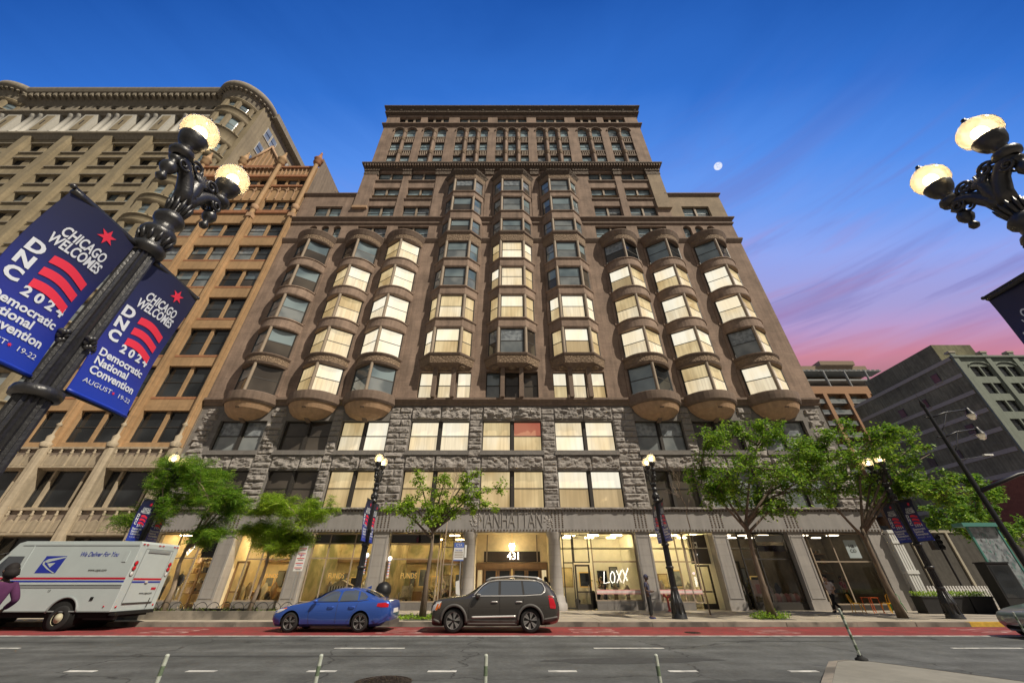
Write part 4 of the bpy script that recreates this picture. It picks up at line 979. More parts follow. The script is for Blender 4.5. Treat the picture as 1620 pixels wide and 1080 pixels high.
b.prism([(-.78,-.52,.5),(.78,-.52,.5),(0,-.52,.85)],(0,.52,0),'garment_lt')
o = b.build('striped_kiosk'); o.location = (-11.2,GY+1.0,.9); tag(o,'striped black and white booth with a peaked top behind the blue car','booth')

# ---------------------------------------------------------------- orange terracotta building, x -40.2..-25.1
ply = thing('terracotta_building','orange terracotta office building with gothic gables, left of the brown tower','building',(-32.6,FY,0))
PX0, PX1 = -40.2, -25.08
cxs = [-27.65,-32.6,-37.6]
rows = [(10.6,13.2),(14.4,17.3),(18.4,21.3),(22.45,25.0),(26.4,28.75),(30.1,32.3),(33.75,35.9)]
b = MB(); ops = []
for cx in cxs:
    for z0,z1 in rows: ops.append((cx-2.0,cx+2.0,z0,z1))
    ops.append((cx-2.0,cx+2.0,38.2,40.0)); ops.append((cx-2.0,cx+2.0,42.9,44.3))
wall(b,PX0,PX1,10.2,46.7,ops,FY,'orange_tc',.45)
for sx in (PX0,PX1): b.quad((sx,FY,0),(sx,FY+22,0),(sx,FY+22,48.9 if sx == PX1 else 46.6),(sx,FY,48.9 if sx == PX1 else 46.6),'goth_dark')
b.quad((PX0,FY,46.5),(PX1,FY,46.5),(PX1,FY+22,46.5),(PX0,FY+22,46.5),'goth_dark'); b.quad((PX0,FY+22,0),(PX1,FY+22,0),(PX1,FY+22,46.6),(PX0,FY+22,46.6),'goth_dark')
b.build('front_wall',ply,True)
b = MB()
for cx in cxs:
    zz = [10.2]+[z for r in rows for z in r]+[38.2]
    for i in range(0,len(zz)-1,2):
        z0, z1 = zz[i], zz[i+1]
        if z1-z0 > .5: b.box(cx-2.0,cx+2.0,FY+.15,FY+.2,z0+.02,z1-.02,'orange_tc'); b.box(cx-2.0,cx+2.0,FY-.02,FY+.22,z1-.22,z1-.02,'orange_red'); b.box(cx-2.0,cx+2.0,FY+.06,FY+.2,z0+.03,z0+.2,'orange_red')
    b.box(cx-2.15,cx+2.15,FY-.16,FY+.2,37.5,38.0,'orange_red'); b.box(cx-2.15,cx+2.15,FY-.2,FY+.2,44.5,44.85,'orange_red'); b.box(cx-2.1,cx+2.1,FY-.24,FY+.2,46.4,46.7,'orange_red'); b.box(cx-2.1,cx+2.1,FY-.18,FY+.2,42.5,42.8,'orange_red')
    for k in range(4):   # gothic tracery panels between the two top storeys
        xx = cx-1.95+k*1.0; b.box(xx,xx+.12,FY-.1,FY,40.2,42.5,'warm_stone')
        if k < 4:
            pts = [(xx+.12+.44-.44*math.cos(math.pi*q/8),FY-.05,41.6+.5*math.sin(math.pi*q/8)) for q in range(9)]; b.tube(pts,.06,'warm_stone',5)
    for k in range(8): b.box(cx-1.95+k*.52,cx-1.85+k*.52,FY-.12,FY,44.9,46.3,'warm_stone')
b.build('spandrel_panel',ply,True)
b = MB()
for i,x in enumerate((-25.35,-30.1,-35.1,-40.0)):
    b.box(x-.24,x+.24,FY-.32,FY+.1,10.2,37.4,'orange_tc'); b.box(x-.10,x+.10,FY-.42,FY,10.2,37.2,'orange_tc'); b.box(x-.3,x+.3,FY-.5,FY+.1,36.6,37.2,'warm_stone')
    b.bar((x,FY-.25,37.2),(x,FY-.25,47.6),.26,'orange_tc',8); b.lathe([(.28,-.4),(.42,-.2),(.36,0),(.44,.2),(.28,.4)],'warm_stone',c=(x,FY-.25,38.3),n=8)
    if i == 0 or True:
        b.lathe([(.28,0),(.5,.3),(.46,.9),(.6,1.1),(.35,1.4),(.12,2.4),(.16,2.5),(.0001,2.9)],'orange_red' if i == 0 else 'orange_tc',c=(x,FY-.25,46.9),n=8)
b.build('pinnacled_pier',ply,True)
b = MB(); gx = -32.6
b.prism([(gx-2.6,FY-.1,46.7),(gx+2.6,FY-.1,46.7),(gx,FY-.1,51.0)],(0,.5,0),'orange_tc'); 
for s in (-1,1): b.tube([(gx+s*2.7,FY-.2,46.8),(gx,FY-.2,51.1)],.16,'warm_stone',6)
for k in range(-3,4): b.box(gx+k*.6-.06,gx+k*.6+.06,FY-.2,FY,46.9,46.9+3.6*(1-abs(k)/4.3),'warm_stone')
b.lathe([(.2,0),(.3,.3),(.08,.5),(.0001,.9)],'warm_stone',c=(gx,FY-.1,50.9),n=8); b.box(gx-2.6,gx+2.6,FY-.3,FY+.1,46.3,46.75,'orange_red')
for k in range(9): pts = [(gx-2.5+k*.56+.28-.28*math.cos(math.pi*q/6),FY-.28,46.0+.25*math.sin(math.pi*q/6)) for q in range(7)]; b.tube(pts,.05,'warm_stone',5)
b.build('gable',ply,True)
for (a,c,z0,z1) in ops:
    if z0 > 38: winunit(ply,a,c,z0,z1,FY+.4,'KdK' if z0 < 41 else 'KDK',mw=.28,mm='orange_tc')
    else: winunit(ply,a,c,z0,z1,FY+.36,'KK' if z0 < 25 else R.choice(('DK','DD','KD')),mw=.3,mm='orange_tc')
# gothic stone base of the terracotta building
b = MB(); wall(b,PX0,PX1,.15,10.2,[(cx-2.15,cx+2.15,6.0,8.55) for cx in cxs]+[(cx-2.15,cx+2.15,.4,4.2) for cx in cxs],FY,'goth_stone',.6); b.build('stone_base',ply,True)
for cx in cxs:
    b = MB()
    for (z0,z1) in ((8.75,10.15),(4.35,5.9)):
        b.box(cx-2.2,cx+2.2,FY-.12,FY-.02,z0,z1,'goth_dark'); b.box(cx-2.35,cx+2.35,FY-.26,FY,z1-.12,z1+.02,'goth_stone'); b.box(cx-2.3,cx+2.3,FY-.24,FY,z0-.1,z0+.04,'goth_stone')
        for k in range(6):
            xx = cx-2.1+k*.84; b.box(xx-.05,xx+.05,FY-.24,FY-.12,z0+.04,z1-.3,'goth_stone'); b.lathe([(.06,0),(.12,.12),(.05,.2),(.1,.3),(.0001,.42)],'goth_stone',c=(xx,FY-.2,z1-.5),n=6)
            if k < 5: b.prism([(xx+.1,FY-.12,z0+.08),(xx+.74,FY-.12,z0+.08),(xx+.74,FY-.12,z0+.72),(xx+.42,FY-.12,z0+.86),(xx+.1,FY-.12,z0+.72)],(0,-.05,0),'goth_stone')
    b.build('gothic_panel',ply,True)
    f = MB(); g = MB()
    for x0,x1 in ((cx-2.1,cx-1.25),(cx-1.1,cx+1.1),(cx+1.25,cx+2.1)):
        frame_rect(f,x0,x1,6.0,8.55,FY+.5,.06,'sash'); g.quad((x0,FY+.48,6.0),(x1,FY+.48,6.0),(x1,FY+.48,8.55),(x0,FY+.48,8.55),'g_dark')
    for x in (-1.18,1.18): f.box(cx+x-.08,cx+x+.08,FY+.2,FY+.5,6.0,8.55,'goth_stone')
    o = f.build('window',ply,True); g.build('pane',o)
    f = MB(); g = MB(); frame_rect(f,cx-2.1,cx+2.1,.4,4.2,FY+.5,.1,'sash'); f.box(cx-1.2,cx-1.1,FY+.4,FY+.5,.4,4.2,'sash'); f.box(cx+1.1,cx+1.2,FY+.4,FY+.5,.4,4.2,'sash'); f.box(cx-2.1,cx+2.1,FY+.4,FY+.5,3.1,3.2,'sash'); g.quad((cx-2.1,FY+.48,.4),(cx+2.1,FY+.48,.4),(cx+2.1,FY+.48,4.2),(cx-2.1,FY+.48,4.2),'g_dark'); o = f.build('shop_window',ply,True); g.build('pane',o)
b = MB()
for x in (-25.35,-30.1,-35.1,-40.0):
    b.box(x-.33,x+.33,FY-.42,FY,.15,10.1,'goth_stone'); b.prism([(x-.33,FY-.42,.15),(x-.14,FY-.6,.15),(x+.14,FY-.6,.15),(x+.33,FY-.42,.15)],(0,0,9.9),'goth_stone')
    b.lathe([(.3,0),(.36,.3),(.2,.45),(.24,.8),(.08,1.0),(.1,1.6),(.2,1.75),(.04,1.95),(.0001,2.5)],'goth_stone',c=(x,FY-.42,10.1),n=8)
b.build('buttress',ply,True)
b = MB(); b.box(-39.6,-35.4,FY-.3,FY-.1,3.45,4.2,'goth_dark'); me = textmesh('MOBILE PARTS',.62,.03); b.join(me,facing(-37.4,FY-.33,3.82),'sash'); b.build('shop_sign',ply,True)
b = MB(); 
for k in (0,1): b.sphere((-36.0+k*.75,FY+1.6,7.4-.1*k),.16,'lamp_glow',8)
b.build('pendant_lamp',ply,True)

# ---------------------------------------------------------------- pale tan high-rise with rounded corners, far left
col = thing('tan_highrise','pale tan high-rise with rounded corner bays and a dark bracketed cornice, far left','building',(-60,FY,0))
CX0, CX1 = -82.0, -39.6; CYF = FY+.6
sp_ = 5.75; c0 = -48.6
crow = [(10,12.4),(14,16.4),(18,20.4),(22,24.4),(26,28.4),(29.6,31.6),(33.2,35.2),(36.8,38.8),(40.4,42.4),(44.1,46.1),(47.9,49.9),(51.2,53.4)]
cs = [c0-sp_*k for k in range(6)]; HT = 66.7
b = MB(); ops = [(c-1.85,c+1.85,z0,z1) for c in cs for z0,z1 in crow]
wall(b,CX0+3,CX1-3,0,54.8,ops,CYF,'colony_tan',.5)
wall(b,CX0+3,CX1-3,54.8,HT,[(c-1.85+d,c+1.85+d,55.5,60.3) for c in cs for d in (0,)],CYF,'colony_grey',1.2)
# right side wall
b.quad((CX1,FY+3.6,0),(CX1,FY+44,0),(CX1,FY+44,HT),(CX1,FY+3.6,HT),'colony_tan'); b.quad((CX0,FY+3.6,0),(CX0,FY+44,0),(CX0,FY+44,HT),(CX0,FY+3.6,HT),'colony_tan')
b.quad((CX0,FY+3,HT-.1),(CX1,FY+3,HT-.1),(CX1,FY+44,HT-.1),(CX0,FY+44,HT-.1),'colony_grey'); b.quad((CX0,FY+44,0),(CX1,FY+44,0),(CX1,FY+44,HT),(CX0,FY+44,HT),'colony_tan')
b.build('front_wall',col,True)
b = MB()
for c in cs:
    for d in (-1,): x = c+sp_/2; b.box(x-.55,x+.55,CYF-.5,CYF,8,54.6,'colony_tan'); 
x = cs[-1]-sp_/2; b.box(x-.55,x+.55,CYF-.5,CYF,8,54.6,'colony_tan')
b.build('pier',col,True)
for (a,c,z0,z1) in ops:
    o = winunit(col,a+.1,c-.1,z0,z1,CYF+.45,'SS' if (z0*7) % 3 < 1 else 'KS',mw=.9,mm='colony_tan')
    b = MB(); b.box(a-.15,c+.15,CYF-.18,CYF,z0-.2,z0-.01,'colony_grey'); b.build('sill',o); b = MB(); b.box(a-.15,c+.15,CYF-.1,CYF,z1+.01,z1+.16,'colony_grey'); b.build('lintel',o)
b = MB(); cornice(b,CX0+3,CX1-3,54.4,55.5,CYF,[(.1,0),(.5,.6),(.7,.65),(.7,1)],'colony_grey'); cornice(b,CX0+3,CX1-3,60.4,61.2,CYF,[(.5,0),(.6,.4),(.9,.6),(.9,1)],'colony_grey')
for c in cs:
    for d in (-.62,.62): b.lathe([(.45,0),(.4,.2),(.34,.35),(.30,4.3),(.36,4.35),(.48,4.9)],'colony_white',c=(c+d+.3,CYF-.3,55.5),n=12)
    x = c+sp_/2; b.box(x-1.0,x+1.0,CYF-.6,CYF,55.5,60.4,'colony_white'); b.box(x-.6,x+.6,CYF-.66,CYF-.6,56,59.9,'colony_tan'); b.box(x-.08,x+.08,CYF-.7,CYF-.66,57.4,58.6,'sash')
b.build('colonnade',col,True)
for c in cs: winunit(col,c-1.5,c+1.5,55.7,60.2,CYF+1.1,'KK',mw=.4,mm='colony_grey',rail=.5)
b = MB()
for k in range(13): x = CX1-5-k*2.6; b.box(x-.85,x+.85,CYF-.3,CYF-.02,61.6,63.6,'colony_grey'); b.box(x+.9,x+1.7,CYF-.05,CYF-.01,61.8,63.4,'g_dark')
cornice(b,CX0+3,CX1-3,64.0,66.8,CYF,[(.1,0),(.2,.15),(.35,.3),(.6,.45),(.7,.6),(1.4,.64),(1.6,.85),(1.6,1)],'colony_grey',False)
x = CX0+3
while x < CX1-3: b.box(x,x+.45,CYF-1.3,CYF-.4,65.0,65.75,'colony_grey'); x += .95
b.build('cornice',col,True)
b = MB(); b.box(CX1-1.3,CX1-.01,FY+1.3,FY+3.7,0,HT-.1,'colony_tan'); b.box(CX0+.01,CX0+1.3,FY+1.3,FY+3.7,0,HT-.1,'colony_tan'); b.build('corner_wall',col,True)
for (cc,a0,a1) in ((CX1-3.5,-190,20),(CX0+3.5,-200,10)):
    b = MB(); RR = 2.9; cy = FY+2.2
    b.lathe([(RR-.3,0),(RR-.3,66.7),(.001,66.7)],'colony_tan',c=(cc,cy,0),n=24,a0=a0,a1=a1)
    for i,(z0,z1) in enumerate(crow+[(56.5,59.5),(61.6,63.4)]):
        b.lathe([(RR-.28,z0),(RR-.28,z1)],'g_sky' if i > 6 else 'g_shade',c=(cc,cy,0),n=24,a0=a0,a1=a1)
        b.lathe([(RR-.2,(z0+z1)/2-.05),(RR-.2,(z0+z1)/2+.05)],'sash',c=(cc,cy,0),n=24,a0=a0,a1=a1)
        b.lathe([(RR-.3,z1),(RR,z1),(RR,z1+.4),(RR+.12,z1+.5),(RR+.12,z1+.65)],'colony_tan',c=(cc,cy,0),n=24,a0=a0,a1=a1)
        zn = (crow+[(56.5,59.5),(61.6,63.4),(64.1,64.6)])[i+1][0]; b.lathe([(RR,z1+.6),(RR,zn-.2),(RR+.15,zn-.15),(RR+.15,zn),(RR-.3,zn)],'colony_tan',c=(cc,cy,0),n=24,a0=a0,a1=a1)
        for k in range(-165,10,34):
            aa = rad(k if cc > -60 else k-10); b.box(cc+(RR-.1)*math.cos(aa)-.28,cc+(RR-.1)*math.cos(aa)+.28,cy+(RR-.1)*math.sin(aa)-.22,cy+(RR-.1)*math.sin(aa)+.22,z0,z1,'colony_tan')
    b.lathe([(RR,64.0),(RR+.2,64.4),(RR+.3,64.8),(RR+.5,65.2),(RR+.55,65.7),(RR+1.1,65.8),(RR+1.25,66.4),(RR+1.25,66.85),(.01,66.86)],'colony_grey',c=(cc,cy,0),n=30,a0=a0,a1=a1)
    for k in range(22): aa = rad(a0+(a1-a0)*k/21); b.bar((cc+(RR+.3)*math.cos(aa),cy+(RR+.3)*math.sin(aa),65.35),(cc+(RR+1.0)*math.cos(aa),cy+(RR+1.0)*math.sin(aa),65.5),.18,'colony_grey',4)
    b.build('corner_bay',col,True)
for j,y0 in enumerate((FY+4.8,FY+9.6,FY+14.4,FY+19.2,FY+24)):
    for (z0,z1) in ((46.2,48.4),(49.9,52),(53.6,55.8),(57.3,59.4),(61.2,63.4)):
        f = MB(); g = MB(); X_ = CX1+.02
        for d in (-1.25,.15):
            f.box(X_-.02,X_+.08,y0+d-.12,y0+d+1.22,z0-.15,z0,'colony_white'); g.quad((X_+.02,y0+d,z0),(X_+.02,y0+d+1.1,z0),(X_+.02,y0+d+1.1,z1),(X_+.02,y0+d,z1),'g_shade'); f.box(X_,X_+.06,y0+d,y0+d+1.1,(z0+z1)/2-.05,(z0+z1)/2+.05,'sash')
            for yy in (y0+d-.1,y0+d+1.1): f.box(X_-.02,X_+.06,yy,yy+.1,z0,z1,'colony_white')
        o = f.build('side_window',col,True); g.build('pane',o)
b = MB(); b.box(CX1-.5,CX1+.9,FY+3,FY+44,65.6,66.8,'colony_grey'); b.build('side_cornice',col,True)

# ---------------------------------------------------------------- beyond the gap on the right
cb = thing('concrete_building','dark grey party-walled block with pale floor bands and a green front, right edge','building',(100,66,0))
X0c, Y0c, Hc = 91.5, 66.5, 41.0
b = MB(); b.quad((X0c,Y0c+26,0),(X0c,Y0c,0),(X0c,Y0c,Hc),(X0c,Y0c+26,Hc),'concrete_dk'); b.quad((X0c,Y0c,Hc),(X0c+50,Y0c,Hc),(X0c+50,Y0c+26,Hc),(X0c,Y0c+26,Hc),'concrete_dk'); b.quad((X0c,Y0c+26,0),(X0c+50,Y0c+26,0),(X0c+50,Y0c+26,Hc),(X0c,Y0c+26,Hc),'concrete_dk')
b.box(X0c+.4,X0c+9,Y0c+2,Y0c+20,Hc,Hc+4.2,'concrete_dk')
b.build('party_wall',cb,True)
b = MB(); fl = 3.75; nf = 11
for k in range(nf): z = Hc-.7-k*fl; b.box(X0c-.08,X0c,Y0c+.2,Y0c+25.9,z,z+.75,'concrete_band')
b.build('floor_bands',cb,True)
for k in range(9):
    for y0 in ((4,) if k % 3 == 0 else (9,14.5,) if k % 3 == 1 else (20,26.5)):
        for yy in (y0, y0+12) if k > 2 else (y0,):
            if yy > 23: continue
            z = Hc-3.6-k*fl; f = MB(); f.box(X0c-.1,X0c-.01,Y0c+yy,Y0c+yy+1.5,z,z+1.9,'sash'); f.box(X0c-.2,X0c-.01,Y0c+yy-.1,Y0c+yy+1.6,z-.15,z,'concrete_band'); o = f.build('window',cb,True); g = MB(); g.box(X0c-.115,X0c-.1,Y0c+yy+.12,Y0c+yy+1.38,z+.12,z+1.8,'g_dark'); g.build('pane',o)
b = MB(); cxx = [X0c+4.4+5.6*k for k in range(8)]; ops = []
for c in cxx:
    for k in range(10): z = Hc-4.6-k*fl; ops += [(c-2.0,c-.15,z,z+2.3),(c+.15,c+2.0,z,z+2.3)]
wall(b,X0c,X0c+48,0,Hc,ops,Y0c,'green_tc',.4)
for c in [X0c+.6]+[q+2.8 for q in cxx]: b.box(c-.5,c+.5,Y0c-.3,Y0c,0,Hc+.8,'green_tc'); b.box(c-.7,c+.7,Y0c-.4,Y0c+.6,Hc+.8,Hc+1.2,'concrete_band')
for c in cxx:
    pts = [(c-2.1*math.cos(math.pi*q/10),Y0c-.12,Hc-2.2+.9*math.sin(math.pi*q/10)) for q in range(11)]; b.tube(pts,.12,'green_tc',6)
b.box(X0c,X0c+48,Y0c-.45,Y0c+.3,Hc-.25,Hc+.15,'green_tc'); b.build('front_wall',cb,True)
for c in cxx[:5]:
    for k in range(8): z = Hc-4.6-k*fl; winunit(cb,c-2.0,c+2.0,z,z+2.3,Y0c+.38,'KK',mw=.3,mm='green_tc')
b = MB()
for c in cxx[5:]: b.box(c-2,c+2,Y0c+.3,Y0c+.36,2,Hc-2.4,'g_dark')
b.build('far_windows',cb,True)
# condo block
cd = thing('balcony_block','orange brick apartment block with stacked balconies under a grey glass penthouse, behind the corner','building',(98,100,0))
Yc = 100.0; b = MB()
b.box(76,113,Yc+2,Yc+24,0,50.5,'condo_tan'); b.box(72,112,Yc-.02,Yc+1.9,48.2,50.6,'condo_brick'); b.box(72,112,Yc+7,Yc+24,50.5,56.0,'condo_grey')
b.build('block',cd,True)
b = MB()
for k in range(6): x = 79.5+k*6.4; b.box(x-.55,x+.55,Yc-.1,Yc+2.0,0,48.2,'condo_brick')
b.build('pier',cd,True)
b = MB(); b.box(72,113,Yc+3.5,Yc+24,56.7,59.5,'condo_tan'); b.box(98,109,Yc+2.5,Yc+16,59.4,60.8,'condo_tan'); b.build('penthouse_roof',cd,True)
b = MB(); b.box(72,113.5,Yc+.2,Yc+4,55.9,56.2,'condo_grey')
for k in range(28): x = 73+k*1.45; b.box(x,x+.75,Yc+.1,Yc+3.2,56.2,56.35,'g_pale')
for k in range(7): x = 76.3+k*6.4; b.bar((x,Yc+.3,50.6),(x,Yc+.3,55.9),.28,'condo_grey',8)
b.box(72,112,Yc+.4,Yc+7,52.7,53.2,'condo_grey'); b.box(72,112,Yc+.4,Yc+1,50.6,50.85,'condo_grey'); b.build('terrace_frame',cd,True)
for k in range(12):
    z = 45.6-k*3.35; b = MB(); b.box(74,112,Yc+.25,Yc+1.95,z-.3,z,'condo_grey'); b.box(74,112,Yc+.25,Yc+.3,z+.0,z+1.0,'g_shade'); b.build('balcony',cd,True)
    for q in range(5):
        x = 82.7+q*6.4-3.0; f = MB(); frame_rect(f,x,x+4.2,z+.1,z+2.5,Yc+1.98,.1,'condo_grey'); f.box(x+1.3,x+1.4,Yc+1.85,Yc+1.98,z+.1,z+2.5,'condo_grey'); f.box(x+2.7,x+2.8,Yc+1.85,Yc+1.98,z+.1,z+2.5,'condo_grey'); o = f.build('window',cd,True); g = MB(); g.quad((x,Yc+1.95,z+.1),(x+4.2,Yc+1.95,z+.1),(x+4.2,Yc+1.95,z+2.5),(x,Yc+1.95,z+2.5),'g_sky'); g.build('pane',o)
for z in (50.7,53.4):
    for q in range(9): x = 74+q*4.2; f = MB(); frame_rect(f,x,x+3.3,z,z+2.0,Yc+6.9,.1,'sign_white'); f.box(x+1.6,x+1.7,Yc+6.8,Yc+6.9,z,z+2.0,'sign_white'); o = f.build('terrace_window',cd,True); g = MB(); g.quad((x,Yc+6.87,z),(x+3.3,Yc+6.87,z),(x+3.3,Yc+6.87,z+2.0),(x,Yc+6.87,z+2.0),'g_sky'); g.build('pane',o)
# small brick building at the far right
rb = thing('brick_shop','low red brick shop building behind the trees at the right edge','building',(82,47,0)); b = MB(); b.box(66,96,47,60,0,13.2,'red_brick'); b.box(65.6,96.4,46.6,47,12.6,13.4,'concrete_band'); b.build('wall',rb,True)
for k in range(4): winunit(rb,68+k*5,71+k*5,7.6,10.2,46.98,'KK')
# low wall and dark hoarding behind the gap
hb = thing('hoarding','long dark grey wall closing the open lot beyond the tower','wall',(45,48,0)); b = MB(); b.box(27.2,64,48,48.4,0,6.4,'hoarding_dk'); b.build('panel',hb,True); b = MB(); b.box(27,64.2,47.9,48.5,6.4,6.65,'concrete_band')
for k in range(9): b.box(28+4.4*k,28.25+4.4*k,47.85,48,0,6.4,'concrete_band')
b.build('coping',hb,True)
# ---------------------------------------------------------------- ornate twin street lamps and their banners
LH = 0.41
def make_lamp(label, group):
    t = thing('street_lamp',label,'street lamp',(0,0,0),0,group)
    b = MB(); b.lathe([(.36,0),(.36,.06),(.33,.10),(.34,.16),(.29,.22),(.27,.55),(.30,.60),(.26,.68),(.20,.95),(.17,1.15),(.19,1.2),(.16,1.28)],'lamp_black',n=24)
    for k in range(8): a = math.pi*k/4; b.tube([(.30*math.cos(a),.30*math.sin(a),.2),(.27*math.cos(a),.27*math.sin(a),.6),(.17*math.cos(a),.17*math.sin(a),1.1)],[.05,.04,.02],'lamp_black',6)
    b.build('base',t)
    b = MB(); b.lathe([(.155,1.25),(.15,2.1),(.142,3.1),(.13,5.2)],'lamp_black',n=32,flute=.16,sm=False); b.build('pole',t)
    b = MB()
    for z in (2.1,3.12): b.lathe([(.15,-.06),(.19,-.05),(.20,0),(.19,.05),(.15,.06)],'lamp_black',c=(0,0,z),n=24)
    for a in (0,math.pi/2,math.pi,4.71):
        for k in range(7): aa = k*.9; b.sphere((.15*math.cos(a)+.02*math.cos(aa),.15*math.sin(a)+.03*math.sin(aa),3.75+.05*math.cos(aa*1.3)),.035,'lamp_black',6)
    b.build('collar',t)
    b = MB(); b.lathe([(.13,5.15),(.19,5.2),(.20,5.27),(.15,5.32),(.145,5.42),(.19,5.48),(.205,5.54),(.185,5.60),(.13,5.64),(.125,5.74),(.17,5.80),(.18,5.86),(.15,5.92),(.105,5.98),(.095,6.3),(.12,6.4)],'lamp_black',n=24)
    for k in range(12): a = math.pi*k/6; b.tube([(.125*math.cos(a),.125*math.sin(a),5.32),(.175*math.cos(a),.175*math.sin(a),5.42),(.20*math.cos(a),.20*math.sin(a),5.5)],[.02,.028,.012],'lamp_black',5); b.tube([(.10*math.cos(a),.10*math.sin(a),5.95),(.13*math.cos(a),.13*math.sin(a),6.12),(.155*math.cos(a),.155*math.sin(a),6.22)],[.02,.03,.008],'lamp_black',5)
    b.build('capital',t)
    b = MB()
    for s in (-1,1):
        pts = [(0,s*.02,6.2),(0,s*.07,6.42),(0,s*.17,6.62),(0,s*.29,6.74),(0,s*.37,6.76),(0,s*LH,6.80)]
        b.tube(pts,[.115,.11,.10,.10,.11,.10],'lamp_black',12)
        b.lathe([(.085,-.05),(.14,-.02),(.155,.04),(.14,.09),(.10,.11)],'lamp_black',c=(0,s*LH,6.82),n=18)
        # scroll
        sc = [(0,s*(.16+.115*(1-k/26)*math.cos(k*.42)),6.86+.115*(1-k/26)*math.sin(k*.42)) for k in range(22)]
        for xo in (-.05,.05): b.tube([(xo,p[1],p[2]) for p in sc],[.026]*22,'lamp_black',6)
        sc = [(0,s*(.36+.09*(1-k/26)*math.cos(3.1+k*.42)),6.66+.09*(1-k/26)*math.sin(3.1+k*.42)) for k in range(20)]
        for xo in (-.09,.09): b.tube([(xo,p[1],p[2]) for p in sc],[.02]*20,'lamp_black',6)
        b.lathe([(.05,.0),(.085,-.05),(.06,-.09),(.045,-.13),(.09,-.20),(.10,-.27),(.07,-.34),(.035,-.38),(.05,-.42),(.065,-.46),(.045,-.51),(.0001,-.53)],'lamp_black',c=(0,s*(LH+.02),6.74),n=16)
    for k in range(9):
        a = rad(-80+20*k); 
        for xo in (-.06,.06): b.tube([(xo,0,6.62),(xo*1.1,.07*math.sin(a),6.70+.03),(xo*.8,.15*math.sin(a),6.76+.14*math.cos(a))],[.03,.03,.014],'lamp_black',6)
    b.lathe([(.10,6.35),(.12,6.5),(.10,6.7),(.05,6.86),(.0001,6.95)],'lamp_black',n=14)
    b.build('fork',t)
    for s in (-1,1):
        b = MB(); b.lathe([(.07,6.90),(.06,6.97),(.085,7.0),(.075,7.03),(.13,7.07),(.165,7.15),(.18,7.22),(.185,7.26),(.17,7.27)],'lamp_black',c=(0,s*LH,0),n=20)
        b.lathe([(.125,7.68),(.11,7.72),(.07,7.745),(.045,7.76),(.05,7.79),(.02,7.81),(.035,7.84),(.0001,7.875)],'lamp_black',c=(0,s*LH,0),n=16); h = b.build('lamp_holder',t)
        g = MB(); g.lathe([(.175,7.26),(.225,7.33),(.245,7.42),(.24,7.53),(.20,7.62),(.14,7.69)],'globe_glass',c=(0,s*LH,0),n=24); g.build('globe',t)
        g = MB(); g.sphere((0,s*LH,7.44),.095,'lamp_glow',8,1.2); g.build('bulb',t)
    for (s) in (-1,1):
        b = MB(); b.bar((0,s*.1,5.22),(0,s*.98,5.22),.022,'lamp_black',8); b.sphere((0,s*.98,5.22),.03,'lamp_black',6); b.bar((0,s*.1,3.24),(0,s*.95,3.24),.016,'lamp_black',8); b.build('banner_arm',t)
    return t
lampsxy = [(-19.6,22.1),(-7.7,22.1),(8.05,22.1),(21.3,22.1),(-4.95,3.53),(7.42,3.53)]
llab = ['ornate twin globe street lamp behind the white mail truck, lit','ornate twin globe street lamp behind the blue car, lit','ornate twin globe street lamp beside the standing man, lit','ornate twin globe street lamp between planters at the right corner, lit','big close ornate twin globe lamp in the left foreground, lit','big close ornate twin globe lamp cut by the right edge, lit']
L0 = make_lamp(llab[0],'ornate twin globe street lamps')
for o in kids(L0):
    if o.name.split('.')[0] in ('collar','banner_arm','lamp_holder'): split_mesh(o)
lamps = [L0]+[dup(L0,(x,y,.15),label=llab[i+1]) for i,(x,y) in enumerate(lampsxy[1:])]
L0.location = (lampsxy[0][0],lampsxy[0][1],.15)
for i,(x,y) in enumerate(lampsxy):
    for s in (-1,1):
        l = bpy.data.lights.new('lamp_light','POINT'); l.energy = 4; l.color = (1,.84,.6); l.shadow_soft_size = .12
        o = bpy.data.objects.new('lamp_light',l); C.objects.link(o); o.parent = lamps[i]; o.location = (0,s*LH,7.66)
BW = .80; BH = 1.93
def wavex(y, z): return .045*math.sin(z*2.6+y*1.8)+.03*math.sin(y*5+z*1.1)+.05*(z/-1.93)**2*math.cos(y*3)
def star(n=6, r0=.5, r1=1.): return [((r1 if k % 2 == 0 else r0)*math.sin(math.pi*k/n), (r1 if k % 2 == 0 else r0)*math.cos(math.pi*k/n)) for k in range(2*n)]
